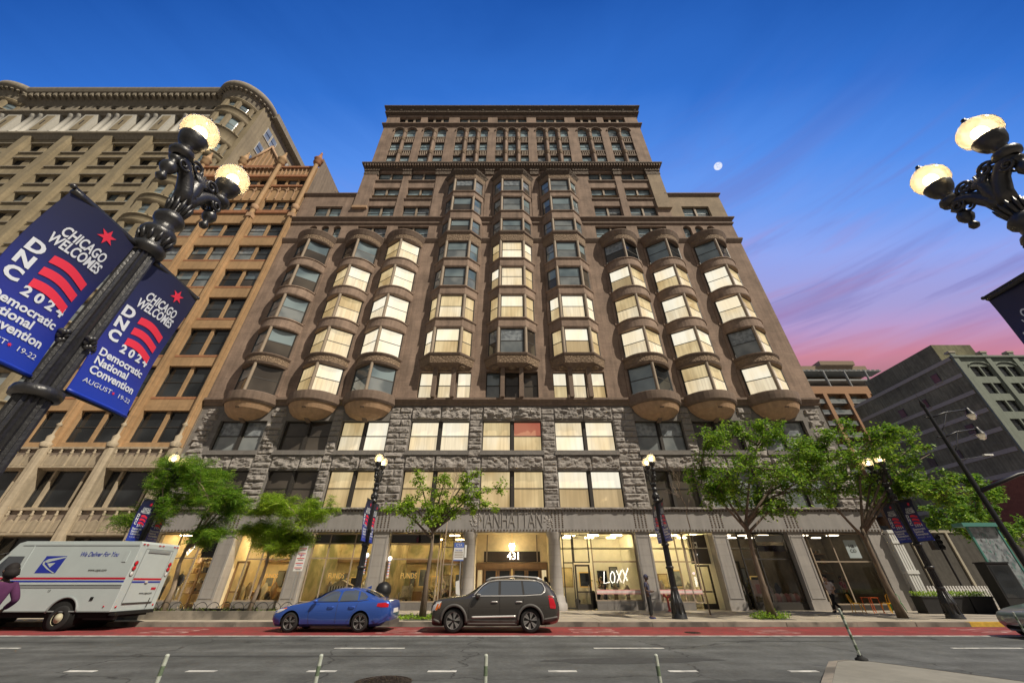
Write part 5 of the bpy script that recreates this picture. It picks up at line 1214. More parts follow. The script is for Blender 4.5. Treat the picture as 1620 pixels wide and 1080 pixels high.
def make_banner(label, flip=False, seed=0):
    t = thing('banner',label,'banner',(0,0,0),0,'convention banners on the street lamps')
    b = MB(); ny, nz = 10, 24; vs = []
    for j in range(nz+1):
        for i in range(ny+1): y = BW*i/ny; z = -BH*j/nz; vs.append((wavex(y,z),y,z))
    fs = [(j*(ny+1)+i,j*(ny+1)+i+1,(j+1)*(ny+1)+i+1,(j+1)*(ny+1)+i) for j in range(nz) for i in range(ny)]
    b.add(vs,fs,'banner_print',True)
    b.add([(v[0]-.012,v[1],v[2]) for v in vs],[tuple(reversed(f)) for f in fs],'banner_print',True)
    b.build('cloth',t)
    b = MB(); b.tube([(wavex(BW*k/8,0)*.2,BW*k/8,.0) for k in range(9)],.038,'lamp_black',8); b.tube([(wavex(BW*k/8,-BH),BW*k/8,-BH) for k in range(9)],.02,'banner_print',8); b.build('sleeve',t)
    prs = {1:MB(),-1:MB()}
    def put(me, u, v, m, rot=0):
        for sd_ in (1,-1):
            vs = []
            for q in me.vertices:
                a = u+q.co.x; z = v+q.co.y; y = a if sd_ == 1 else BW-a
                vs.append((wavex(y,z)+(.006 if sd_ == 1 else -.018),y,z))
            prs[sd_].add(vs,[tuple(p.vertices) if sd_ == 1 else tuple(reversed(p.vertices)) for p in me.polygons],m)
    class PM: pass
    def rawpoly(pts, u, v, m):
        for sd_ in (1,-1):
            vs = []
            for (a,z) in pts: a += u; z += v; y = a if sd_ == 1 else BW-a; vs.append((wavex(y,z)+(.006 if sd_ == 1 else -.018),y,z))
            prs[sd_].add(vs,[tuple(range(len(vs))) if sd_ == 1 else tuple(reversed(range(len(vs))))],m)
    st = star(6,.42,1.)
    for k in range(12): a_, b_ = st[k], st[(k+1)%12]; rawpoly([(0,0),(a_[0]*.105,a_[1]*.105),(b_[0]*.105,b_[1]*.105)],.50,-.20,'banner_red')
    put(textmesh('CHICAGO',.175,0,.58,bold=.005),.42,-.44,'banner_white'); put(textmesh('WELCOMES',.175,0,.58,bold=.005),.42,-.58,'banner_white')
    for k,ch in enumerate('DNC'): put(textmesh(ch,.20,0,1.0,bold=.009),.14,-.765-.18*k,'banner_white')
    for k in range(3):          # three waving red stripes
        n = 12
        for q in range(n):
            u0 = .29+.40*q/n; u1 = .29+.40*(q+1)/n; f = lambda u: -.74-.165*k+.035*math.sin((u-.29)*9+.3)-(u-.29)*.06
            rawpoly([(u0,f(u0)),(u1,f(u1)),(u1,f(u1)-.10),(u0,f(u0)-.10)],0,0,'banner_red')
    put(textmesh('2 0 2 4',.15,0,1.,bold=.006),.49,-1.22,'banner_white')
    put(textmesh('Democratic',.135,0,.98,align='LEFT',bold=.004),.08,-1.38,'banner_white'); put(textmesh('National',.135,0,.98,align='LEFT',bold=.004),.08,-1.50,'banner_white'); put(textmesh('Convention',.135,0,.98,align='LEFT',bold=.004),.08,-1.62,'banner_white')
    put(textmesh('AUGUST',.075,0,1.25,align='LEFT'),.08,-1.76,'banner_white'); put(textmesh('19-22',.075,0,1.2,align='LEFT'),.53,-1.76,'banner_white')
    for k in range(12): a_, b_ = st[k], st[(k+1)%12]; rawpoly([(0,0),(a_[0]*.022,a_[1]*.022),(b_[0]*.022,b_[1]*.022)],.47,-1.76,'banner_red')
    for q in prs.values(): q.build('printing',t)
    return t
B0 = make_banner('x')
for o in kids(B0):
    if o.name.split('.')[0] == 'sleeve': split_mesh(o)
where = ['lamp behind the mail truck','lamp behind the blue car','lamp beside the standing man','lamp at the right corner planters','close lamp in the left foreground','close lamp at the right edge']
first = True
for i,(x,y) in enumerate(lampsxy):
    for s in (1,-1):
        lab = f'blue convention banner on the {where[i]}, on its {"building" if s > 0 else "street"} side' if i < 4 else f'large blue convention banner on the {where[i]}, on its {"road" if s > 0 else "pavement"} side'
        loc = (x,y+.16 if s > 0 else y-.16-BW,.15+5.18)
        if first: B0.location = loc; B0['label'] = lab; first = False
        else: dup(B0,loc,label=lab)

# ---------------------------------------------------------------- trees
from mathutils import noise
def leafblade(b, c, d, up, l, wd, m):
    d = d.normalized(); s = d.cross(up)
    s = s.normalized() if s.length > 1e-3 else Vector((1,0,0))
    p0 = c; p1 = c+d*l*.5+s*wd; p2 = c+d*l-up*.1*l; p3 = c+d*l*.5-s*wd
    b.add([p0,p1,p2,p3],[(0,1,2,3)],m)
def make_tree(name, label, loc, trunkpts, r0, limbs, mleaf, mbark='bark', nleaf=5200, lsize=.15, pinnate=False, group='street trees', m2=None, seed=1, twigs=7):
    """trunkpts local; limbs = list of (start index t, end point, spread radius)"""
    rr = random.Random(seed); t = thing(name,label,'tree',loc,0,group)
    b = MB(); n = len(trunkpts)
    b.tube([(p[0]+rr.uniform(-.03,.03),p[1]+rr.uniform(-.03,.03),p[2]) for p in trunkpts],[r0*(1.5 if i == 0 else 1-.45*i/(n-1)) for i in range(n)],mbark,12)
    tips = []; prim = []
    for li,(ti, e, spr) in enumerate(limbs):
        e = Vector(e); lr = r0
        if li < 6 or ti < .35 or len(limbs) < 12: a = Vector(trunkpts[-1]) if ti >= 1 else Vector(trunkpts[-2]).lerp(Vector(trunkpts[-1]),ti)
        else:
            pa, pm, pe = min(prim,key=lambda q: (q[2]-e).length); u = rr.uniform(.35,.8); a = pa.lerp(pm,u*2) if u < .5 else pm.lerp(pe,u*2-1); lr = r0*.55
        mid = a.lerp(e,.5)+Vector((rr.uniform(-.15,.15),rr.uniform(-.15,.15),(e-a).length*.10)); 
        b.tube([a,a.lerp(mid,.5),mid,mid.lerp(e,.5)+Vector((0,0,.05)),e],[lr*.5,lr*.42,lr*.32,lr*.22,lr*.08],mbark,8)
        prim.append((a,mid,e))
        for k in range(twigs):
            u = rr.uniform(.35,1.0); s0 = (a.lerp(mid,u*2) if u < .5 else mid.lerp(e,u*2-1))
            dv = Vector((rr.gauss(0,1),rr.gauss(0,1),rr.gauss(.25,.6))).normalized()*spr*rr.uniform(.6,1.15); tp = s0+dv
            b.tube([s0,s0.lerp(tp,.5)+Vector((0,0,.06)),tp],[r0*.16,r0*.09,.006],mbark,5); tips.append((s0,tp))
            for q in range(3):
                s1 = s0.lerp(tp,rr.uniform(.4,.95)); d2 = Vector((rr.gauss(0,1),rr.gauss(0,1),rr.gauss(0,.7))).normalized()*spr*rr.uniform(.25,.55); tips.append((s1,s1+d2)); b.bar(s1,s1+d2,.008,mbark,4,.004,cap=False)
        tips.append((mid,e))
    b.build('trunk',t)
    c = MB(); per = max(1,nleaf//len(tips))
    for (s0,tp) in tips:
        for k in range(per):
            u = rr.uniform(.25,1.08); p = s0.lerp(tp,u)+Vector((rr.gauss(0,.10),rr.gauss(0,.10),rr.gauss(0,.08)))
            d = (Vector((rr.gauss(0,1),rr.gauss(0,1),rr.gauss(-.25,.5)))).normalized()
            up = Vector((rr.gauss(0,.4),rr.gauss(0,.4),1)).normalized()
            m = mleaf if not m2 or rr.random() < .6 else m2
            if pinnate:
                L_ = lsize*rr.uniform(1.2,1.9); side = d.cross(up).normalized()
                for q in range(4):
                    pp = p+d*L_*q/4
                    for sg in (-1,1): leafblade(c,pp,(side*sg+d*.5),up,lsize*.42,lsize*.08,m)
            else: leafblade(c,p,d,up,lsize*rr.uniform(.7,1.25),lsize*.26,m)
    c.build('crown',t); return t
def limbset(c, rx, ry, rz, n, seed, spr=.6):
    rr = random.Random(seed); o = []
    for k in range(n):
        a = 2*math.pi*(k+rr.uniform(-.3,.3))/n; h = rr.uniform(-.75,1.0); q = math.sqrt(max(.05,1-h*h*.75))*rr.uniform(.75,1)
        o.append((rr.uniform(.5,1.),(c[0]+rx*q*math.cos(a),c[1]+ry*q*math.sin(a),c[2]+rz*h),spr*rr.uniform(.8,1.2)))
    return o
def tx(X0, D0, pts): return pts
# honey locust behind the truck
make_tree('locust_tree','full dark green feathery tree behind the rear of the mail truck',(-17.5,22.9,.15),[(0,0,0),(.05,0,1.2),(-.15,0,2.3),(-.1,0,3.3)],.13,limbset((-1.1,0,5.2),3.0,1.8,2.0,24,3,.95),'leaf_deep','bark_light',16000,.23,True,seed=3,m2='leaf_green')
make_tree('locust_tree','yellow green feathery tree left of the blue car',(-13.1,22.7,.15),[(0,0,0),(.1,0,1.2),(.15,0,2.2),(.1,0,3.0)],.10,limbset((.75,0,4.15),2.2,1.5,1.4,18,5,.75),'leaf_yellow','bark_light',12000,.21,True,seed=5,m2='leaf_green')
make_tree('sparse_tree','thin sparse young tree between the blue car and the dark SUV',(-4.2,21.6,.15),[(0,0,0),(.02,0,1.6),(.12,0,2.8),(.05,0,3.7)],.12,
  [(1,(-1.9,.1,5.2),.65),(1,(-1.1,.3,6.4),.6),(1,(.5,0,6.5),.6),(1,(1.9,.1,5.4),.65),(1,(3.3,.2,5.9),.65),(.6,(-2.4,-.2,4.8),.6),(.7,(.3,-.5,4.6),.6),(1,(.9,.4,5.2),.6),(1,(2.4,0,6.9),.6),(1,(3.0,.1,5.1),.55)],'leaf_green','bark',5200,.18,seed=8,m2='leaf_yellow',twigs=7)
make_tree('broadleaf_tree','leafy tree with a forked trunk right of the standing man',(12.45,22.0,.15),[(0,0,0),(.0,0,1.4),(.05,0,2.6),(.1,0,3.6),(.15,0,4.3)],.15,
  limbset((1.6,0,7.0),3.9,2.1,2.4,28,11,.95)+[(0.2,(-2.2,0,6.2),.5),(.1,(2.9,0,5.0),.6),(1,(.4,0,8.6),.7),(.3,(-1.6,.2,7.6),.6)],'leaf_green','bark',12500,.20,seed=12,m2='leaf_deep')
make_tree('broadleaf_tree','leafy spreading tree by the yellow chairs at the right corner',(18.9,22.3,.15),[(0,0,0),(.0,0,1.3),(-.05,0,2.4),(-.05,0,3.3),(.0,0,3.9)],.15,
  limbset((2.3,0,6.9),4.6,2.0,2.2,32,21,.95)+[(.1,(-1.9,0,6.4),.6),(1,(3.3,0,5.7),.7),(.4,(3.6,.2,6.4),.6)],'leaf_green','bark',16000,.20,seed=22,m2='leaf_deep')
make_tree('broadleaf_tree','dark tree behind the patterned glass screen at the right edge',(37.5,33,.15),[(0,0,0),(0,0,2),(0,0,3.6)],.14,limbset((0,0,6.2),3.3,2.4,2.6,14,31,.8),'leaf_deep','bark',9000,.26,seed=32,m2='leaf_green')
make_tree('broadleaf_tree','dark distant tree beside the low red brick building',(49,42,.15),[(0,0,0),(0,0,2.5),(0,0,4.2)],.16,limbset((0,0,7.4),3.8,2.4,3.0,14,41,.9),'leaf_deep','bark',9000,.30,seed=42,m2='leaf_green')
# leafless branches in front of the upper windows
def bare(label,loc,sc,seed,top):
    rr = random.Random(seed); t = thing('bare_tree',label,'tree',loc,0,'bare young trees'); b = MB()
    def grow(p,d,l,r,dep):
        q = p+d*l; b.tube([p,p.lerp(q,.5)+Vector((rr.uniform(-.05,.05),rr.uniform(-.05,.05),0)),q],[r,r*.8,r*.6],'bark_light',5)
        if dep:
            for k in range(3 if dep > 1 else 2):
                nd = (d+Vector((rr.gauss(0,.42),rr.gauss(0,.35),rr.gauss(.12,.25)))).normalized(); grow(q if k else p.lerp(q,.75),nd,l*rr.uniform(.6,.85),r*.58,dep-1)
    grow(Vector((0,0,0)),Vector((0,0,1)),top,.045,0); grow(Vector((0,0,top)),Vector((.05,0,1)).normalized(),1.1*sc,.032,5); b.build('branches',t)
bare('leafless young tree with bright twigs before the second floor windows left of centre',(-3.9,24.6,.15),1.0,4,4.6)
bare('leafless young tree with thin twigs left of the leafy forked tree',(10.6,24.5,.15),1.1,9,4.2)
# ground cover around tree pits
def cover(label,x0,x1,y0,y1,h,n,m,seed,name='groundcover'):
    rr = random.Random(seed); b = MB()
    for k in range(n):
        x = rr.uniform(x0,x1); y = rr.uniform(y0,y1); hh = h*rr.uniform(.3,1)*(.5+.5*math.sin(x*3)**2)
        leafblade(b,Vector((x,y,.16+rr.uniform(0,hh))),Vector((rr.gauss(0,1),rr.gauss(0,1),rr.uniform(.2,1.2))),Vector((rr.gauss(0,.5),rr.gauss(0,.5),1)).normalized(),rr.uniform(.07,.15),.03,m)
    o = b.build(name); tag(o,label,'plants',kind='stuff')
cover('low yellow green planting in the kerbside bed behind the mail truck and blue car',-19.5,-9.9,21.7,23.6,.45,4200,'hedge',2)
cover('small clump of weeds around the forked tree',11.6,13.2,21.5,22.5,.35,700,'leaf_green',3); cover('small clump of weeds around the thin centre tree',-5.3,-3.2,21.2,22.2,.22,700,'leaf_green',6)
t = thing('planting_bed','raised stone kerb bed with low hoop railing behind the mail truck and blue car','planting bed',(-15,22.6,.15)); b = MB(); b.box(-4.8,5.3,-1.15,-.95,0,.33,'kerb'); b.box(-4.8,5.3,.95,1.1,0,.33,'kerb'); b.box(5.1,5.3,-.95,.95,0,.33,'kerb'); b.box(-4.8,-4.6,-.95,.95,0,.33,'kerb'); b.build('stone_rim',t); b = MB(); b.box(-4.6,5.1,-.95,.95,0,.18,'joint'); b.build('soil',t)
for k in range(17):
    b = MB(); x = -4.7+.58*k; b.tube([(x+.32-.32*math.cos(math.pi*q/8),-1.05,.33+.34*math.sin(math.pi*q/8)) for q in range(9)],.014,'pole_black',5); b.build('railing_hoop',t)
for (x,lab,y) in ((12.45,'soil pit around the forked leafy tree',22.0),(-4.2,'soil pit around the thin centre tree',21.6),(18.9,'soil pit around the tree by the yellow chairs',22.3)):
    b = MB(); b.box(-.75,.75,-.6,.6,-.02,.008,'joint'); o = b.build('tree_pit'); o.location = (x,y,.155); tag(o,lab,'tree pit')

# ---------------------------------------------------------------- road furniture
def make_post(label):
    t = thing('delineator_post',label,'bollard',(0,0,0),0,'flexible lane posts along the bike lane'); b = MB(); b.lathe([(.10,0),(.10,.03),(.05,.06),(.04,.09)],'rubber',n=14); b.build('base',t)
    b = MB()
    for k in range(9): b.lathe([(.023,.08+k*.09),(.023,.08+(k+1)*.09)],'post_white' if k % 2 == 0 else 'post_green',n=12)
    b.lathe([(.023,.89),(.018,.905),(.0001,.91)],'post_white',n=12); b.build('tube',t); return t
P0 = make_post('green and white flexible lane post, leftmost of the four along the bottom edge'); P0.location = (-4.12,5.75,0)
dup(P0,(-2.28,5.75,0),label='green and white flexible lane post below the blue car'); dup(P0,(-.31,5.75,0),label='green and white flexible lane post below the dark SUV'); dup(P0,(1.72,5.75,0),label='green and white flexible lane post, rightmost of the four along the bottom edge')
q = dup(P0,(7.85,10.85,.155),label='white flexible post standing on the tip of the kerb island'); q.scale = (1.25,1.25,1.05); q.rotation_euler = (0,rad(-4),0)
dup(P0,(14.45,13.2,0),label='green and white flexible lane post in front of the silver car at the right edge')
# bus stop sign
t = thing('bus_stop_sign','blue and white bus stop sign on a thin post behind the dark SUV','bus stop sign',(-2.55,21.3,.15)); b = MB(); b.bar((0,0,0),(0,0,3.25),.03,'steel',8); b.build('post',t)
b = MB(); b.box(-.36,.14,-.05,-.03,2.35,3.15,'sign_white'); b.box(-.36,.14,-.055,-.045,2.93,3.15,'sign_blue'); b.box(-.36,.14,-.055,-.045,2.35,2.4,'sign_blue'); me = textmesh('CTA',.16,.002); b.join(me,facing(-.11,-.06,3.03),'sign_white'); me = textmesh('bus stop',.1,.002); b.join(me,facing(-.11,-.06,2.82),'sign_blue')
for k in range(4): b.box(-.32,.1,-.053,-.049,2.5+.07*k,2.53+.07*k,'banner_print'if 0 else 'mullion_tan')
b.build('sign_panel',t); b = MB(); b.box(.17,.27,-.02,0,2.5,3.05,'sign_white'); b.build('side_panel',t); b = MB(); b.prism([(-.12,-.05,1.0),(.08,-.05,.95),(.0,-.05,1.55),(-.17,-.05,1.5)],(0,.01,0),'sign_white'); b.build('timetable',t)
# parking sign left
t = thing('parking_sign','white parking regulation sign with red markings left of the blue car roof','parking sign',(-11.15,22.6,.15)); b = MB(); b.bar((0,0,0),(0,0,3.2),.025,'steel',8); b.build('post',t); b = MB(); b.box(-.22,.26,-.05,-.03,1.95,3.1,'sign_white'); 
for k,z in enumerate((2.95,2.72,2.5,2.28,2.08)): b.box(-.18,.22,-.055,-.05,z,z+.035,'sign_red'); b.box(-.1,.16,-.055,-.05,z-.07,z-.045,'sign_blue' if k % 2 else 'sash')
me = textmesh('P',.2,.002); b.join(me,facing(.02,-.056,2.62),'sign_red'); b.build('panel',t)
# standpipe
t = thing('standpipe','red twin headed fire standpipe at the pier right of the standing man','hydrant',(9.5,27.5,.15)); b = MB(); b.bar((0,0,0),(0,0,.75),.06,'hydrant',10); b.lathe([(.14,0),(.12,.03),(.07,.05)],'hydrant',n=12); b.build('pipe',t)
for s in (-1,1): b = MB(); b.bar((0,0,.68),(s*.2,-.12,.78),.065,'hydrant',10); b.bar((s*.19,-.115,.775),(s*.24,-.145,.80),.085,'hydrant',10); b.build('outlet',t)
# planters, screen, boards
def planter(x0,x1,y,label,seed,n=520):
    t = thing('planter',label,'planter',((x0+x1)/2,y,.15),0,'black planters at the right corner'); w_ = (x1-x0)/2; b = MB(); b.prism([(-w_*.94,-.3,0),(w_*.94,-.3,0),(w_,-.36,.78),(-w_,-.36,.78)],(0,.66,0),'planter_black'); b.box(-w_-.02,w_+.02,-.39,.34,.74,.8,'planter_black'); b.build('box',t)
    rr = random.Random(seed); b = MB()
    for k in range(n): leafblade(b,Vector((rr.uniform(-w_,w_),rr.uniform(-.3,.3),.78+rr.uniform(0,.22))),Vector((rr.gauss(0,1),rr.gauss(0,1),rr.uniform(.2,1))),Vector((0,0,1)),.12,.025,'leaf_yellow' if rr.random() < .6 else 'leaf_green')
    b.build('plants',t)
planter(23.0,24.3,25.6,'black planter with yellow green plants nearest the cafe chairs',1); planter(24.35,25.65,25.6,'black planter with low plants, second from the cafe',2); planter(25.7,27.0,25.6,'black planter with low plants directly behind the corner lamp',3); planter(29.0,31.3,25.6,'large black planter with yellow plants before the patterned glass screen',4,900)
def board(x,y,w_,h,label):
    t = thing('street_kiosk',label,'kiosk',(x,y,.15),0,'black street kiosks'); b = MB(); b.box(-w_/2,w_/2,-.3,.3,.05,h,'planter_black'); b.box(-w_/2-.04,w_/2+.04,-.34,.34,h,h+.07,'pole_black'); b.build('cabinet',t); b = MB(); b.box(-w_/2+.08,w_/2-.08,-.315,-.3,.75,h-.12,'g_dark'); b.build('door',t); b = MB(); b.box(-w_/2-.05,w_/2+.05,-.36,.36,0,.07,'kerb'); b.build('plinth',t)
board(27.1,24.4,1.25,2.35,'tall black cabinet kiosk right of the corner lamp'); board(31.6,23.4,1.8,2.45,'wide black cabinet kiosk at the right edge behind the silver car')
t = thing('glass_screen','tall green framed screen of frosted patterned glass at the right','glass screen',(30.8,27.0,.15)); b = MB()
for x in (-.95,.95): b.box(x-.05,x+.05,-.05,.05,0,4.6,'teal_metal')
b.box(-1.5,1.1,-.35,.35,4.5,4.72,'teal_metal'); b.box(-.95,.95,-.04,.04,.3,.4,'teal_metal'); b.build('frame',t); b = MB(); b.box(-.9,.9,-.012,.012,.4,4.5,'g_curtain'); g_ = b.build('pane',t)
b = MB(); rr = random.Random(5)
for k in range(150): x = rr.uniform(-.8,.8); z = rr.uniform(.6,4.2); l = rr.uniform(.06,.22); a = rr.uniform(-.5,.5); b.add([(x,-.018,z),(x+.03,-.018,z),(x+.03+l*math.sin(a),-.018,z+l),(x+l*math.sin(a),-.018,z+l)],[(0,1,2,3)],'teal_metal' if k % 3 else 'sash')
b.build('etched_pattern',g_)
t = thing('picket_fence','white picket fence behind the black planters','fence',(33,31,.15)); b = MB()
for k in range(40): b.box(-4+k*.2,-3.9+k*.2,0,.03,.1,1.25,'fence_white')
b.build('pickets',t); b = MB(); b.box(-4,4,.03,.07,.3,.38,'fence_white'); b.box(-4,4,.03,.07,1.0,1.08,'fence_white'); b.build('rails',t)
t = thing('downpipe_stack','pale ribbed metal ducts clamped to the corner beside the cafe','duct',(25.35,27.7,.15)); b = MB()
for k in range(4): b.box(-.3+k*.17,-.3+k*.17+.12,-.1,.15,0,4.4,'fence_white')
b.build('ducts',t); b = MB(); b.box(-.34,.42,-.14,.2,1.9,2.1,'fence_white'); b.box(-.34,.42,-.14,.2,3.6,3.72,'fence_white'); b.box(-.34,.42,-.14,.2,4.2,4.35,'fence_white'); b.build('bracket',t)
# chairs
def chair(label,loc,rz,m,first=None):
    t = thing('cafe_chair',label,'chair',loc,rz,'metal cafe chairs outside the corner cafe'); b = MB(); b.box(-.2,.2,-.2,.2,.44,.465,m); b.build('seat',t)
    b = MB(); b.tube([(-.18,.19,.45),(-.19,.26,.8),(-.1,.28,.88),(.1,.28,.88),(.19,.26,.8),(.18,.19,.45)],.014,m,6); b.prism([(-.07,.20,.46),(.07,.20,.46),(.07,.275,.87),(-.07,.275,.87)],(0,.01,0),m); b.build('backrest',t)
    for sx in (-1,1):
        for sy in (-1,1): b = MB(); b.prism([(sx*.19-.025,sy*.19-.02,.45),(sx*.19+.025,sy*.19-.02,.45),(sx*.25+.012,sy*.25-.01,0),(sx*.25-.012,sy*.25-.01,0)],(0,.025,0),m); b.build('leg',t)
    return t
chair('yellow metal chair left of the orange table outside the cafe',(19.75,26.0,.15),rad(70),'chair_yellow'); chair('yellow metal chair right of the orange table outside the cafe',(21.5,25.9,.15),rad(-80),'chair_yellow'); chair('green metal chair half hidden behind the black planters',(22.4,26.4,.15),rad(-60),'chair_green')
t = thing('cafe_table','small orange square metal table between the yellow chairs','table',(20.65,26.0,.15)); b = MB(); b.box(-.3,.3,-.3,.3,.71,.735,'chair_orange'); b.build('table_top',t)
for sx in (-1,1):
    for sy in (-1,1): b = MB(); b.bar((sx*.26,sy*.26,.71),(sx*.29,sy*.29,0),.02,'chair_orange',6); b.build('leg',t)
# traffic signal / road light pole
t = thing('signal_pole','tall black signal pole with two road lights and a mast arm, far right','light pole',(24.9,20.9,.15)); b = MB(); b.bar((0,0,0),(0,0,10.4),.13,'pole_black',12,.085); b.lathe([(.28,0),(.26,.5),(.16,.7),(.14,1.0)],'pole_black',n=16); b.lathe([(.1,0),(.13,.08),(.02,.5),(.0001,.95)],'pole_black',c=(0,0,10.35),n=10); b.bar((.16,.05,.8),(.14,.03,9.0),.06,'pole_black',8); b.build('pole',t)
for (z,l,yo) in ((9.75,2.5,0),(8.55,2.25,0)):
    b = MB(); b.tube([(0,0,z-.1),(l*.4,0,z+.22),(l,0,z+.42)],.045,'pole_black',8); b.tube([(.05,0,z-1.0),(l*.22,0,z-.5),(l*.42,0,z+.15),(l*.5,0,z+.3)],.025,'pole_black',6); b.tube([(-.1,0,z-.1),(-.35,0,z-.05)],.04,'pole_black',6); b.build('bracket_arm',t)
    b = MB(); b.lathe([(.05,.12),(.1,.08),(.13,-.1),(.2,-.25),(.23,-.32)],'pole_black',c=(l,0,z+.42),n=14); h = b.build('lamp_head',t); b = MB(); b.lathe([(.21,-.32),(.20,-.45),(.12,-.6),(.0001,-.66)],'globe_glass',c=(l,0,z+.42),n=14); b.build('globe',h)
b = MB(); b.tube([(0,0,5.5),(2.2,-.4,6.3),(7,-1.2,7.1)],[.11,.09,.06],'pole_black',10); b.build('mast_arm',t)
b = MB(); b.bar((0,0,7.2),(1.9,0,7.4),.02,'pole_black',6); b.box(1.6,2.1,-.06,.06,7.42,7.5,'sign_white'); b.build('camera_bracket',t)
# far road light and signal
t = thing('signal_post','short black traffic signal post behind the tall black kiosk','traffic signal',(34.0,33.5,.15)); b = MB(); b.bar((0,0,0),(0,0,4.2),.07,'pole_black',10); b.build('post',t); b = MB(); b.box(-.18,.18,-.18,.18,3.6,4.7,'pole_black'); b.box(-.6,-.25,-.18,.18,3.6,4.5,'pole_black')
for z in (3.8,4.15,4.5): b.lathe([(.14,-.3),(.12,-.19)],'pole_black',c=(0,0,z),n=12,axis='y')
b.build('signal_head',t)
# moon
b = MB(); b.sphere((0,0,0),1,'neon',24); o = b.build('moon'); a = rad(33)+math.atan((540-263)/585.); Dm = 3000.; zz = Dm*math.tan(a); dd = Dm*math.cos(rad(33))+zz*math.sin(rad(33)); o.location = ((1136-810)*dd/585.,Dm,zz+CAMH); o.scale = (dd*6.2/585,)*3
o.data.polygons.foreach_set('use_smooth',[True]*len(o.data.polygons)); mm_ = M['neon'].copy(); mm_.node_tree.nodes['Principled BSDF'].inputs['Emission Color'].default_value = (.80,.84,1,1); mm_.node_tree.nodes['Principled BSDF'].inputs['Emission Strength'].default_value = .9; o.data.materials[0] = mm_
tag(o,'small pale white moon in the blue sky right of the tower','moon')
def soft_moon():
    t = mm_.node_tree; t.nodes.clear(); N = t.nodes.new; L = t.links.new
    lw = N('ShaderNodeLayerWeight'); lw.inputs[0].default_value = .5
    tc = N('ShaderNodeTexCoord'); nz_ = N('ShaderNodeTexNoise'); nz_.inputs['Scale'].default_value = 2.2; nz_.inputs['Detail'].default_value = 4; L(tc.outputs['Object'], nz_.inputs['Vector'])
    e = N('ShaderNodeEmission'); mx_ = N('ShaderNodeMix'); mx_.data_type = 'RGBA'; mx_.inputs[6].default_value = (.55,.66,.95,1); mx_.inputs[7].default_value = (.86,.88,1,1); L(mapr(nz_.outputs[0], .35, .6, tree=t), mx_.inputs[0]); L(mx_.outputs[2], e.inputs[0])
    tr = N('ShaderNodeBsdfTransparent'); m = N('ShaderNodeMixShader'); L(mapr(lw.outputs['Facing'], .35, .92, 0, 1, tree=t), m.inputs[0]); L(e.outputs[0], m.inputs[1]); L(tr.outputs[0], m.inputs[2]); o_ = N('ShaderNodeOutputMaterial'); L(m.outputs[0], o_.inputs[0])
soft_moon()
t = thing('litter_bin','black litter bin with a domed lid behind the boot of the blue car','litter bin',(-6.15,21.3,.15)); b = MB(); b.lathe([(.26,0),(.30,.1),(.31,.95),(.34,1.0),(.34,1.04)],'planter_black',n=20); b.build('drum',t); b = MB(); b.lathe([(.36,1.04),(.37,1.1),(.34,1.28),(.24,1.42),(.08,1.49),(.0001,1.5)],'pole_black',n=20); b.build('lid',t)
# ---------------------------------------------------------------- vehicles
def interp(tab, x):
    for i in range(len(tab)-1):
        if x <= tab[i+1][0]: u = (x-tab[i][0])/(tab[i+1][0]-tab[i][0]); u = max(0,min(1,u)); return [a+(c-a)*u for a,c in zip(tab[i][1:],tab[i+1][1:])]
    return list(tab[-1][1:])
def smooth_tab(tab, x):
    # catmull style smooth interpolation
    xs = [t[0] for t in tab]
    if x <= xs[0]: return list(tab[0][1:])
    if x >= xs[-1]: return list(tab[-1][1:])
    for i in range(len(tab)-1):
        if x <= xs[i+1]:
            u = (x-xs[i])/(xs[i+1]-xs[i]); out_ = []
            for k in range(1,len(tab[0])):
                p1, p2 = tab[i][k], tab[i+1][k]
                m1 = (p2-tab[i-1][k])/(xs[i+1]-xs[i-1]) if i > 0 else (p2-p1)/(xs[i+1]-xs[i])
                m2 = (tab[i+2][k]-p1)/(xs[i+2]-xs[i]) if i < len(tab)-2 else (p2-p1)/(xs[i+1]-xs[i])
                h = xs[i+1]-xs[i]; u2 = u*u; u3 = u2*u
                out_.append((2*u3-3*u2+1)*p1+(u3-2*u2+u)*h*m1+(-2*u3+3*u2)*p2+(u3-u2)*h*m2)
            return out_
def ringpts(c):
    zb, zs, zt, wb, ws, wt = c
    wm = ws+.012
    return [(0,zb),(wb*.8,zb),(wb,zb+.10),(wm,zb+(zs-zb)*.42),(wm+.004,zb+(zs-zb)*.62),(ws,zs-.06),(ws-.045,zs),(wt+(ws-.07-wt)*.5,zs+(zt-zs)*.52),(wt,zt-(.07 if zt-zs > .2 else .02)),(wt*.72,zt-.012),(0,zt)]
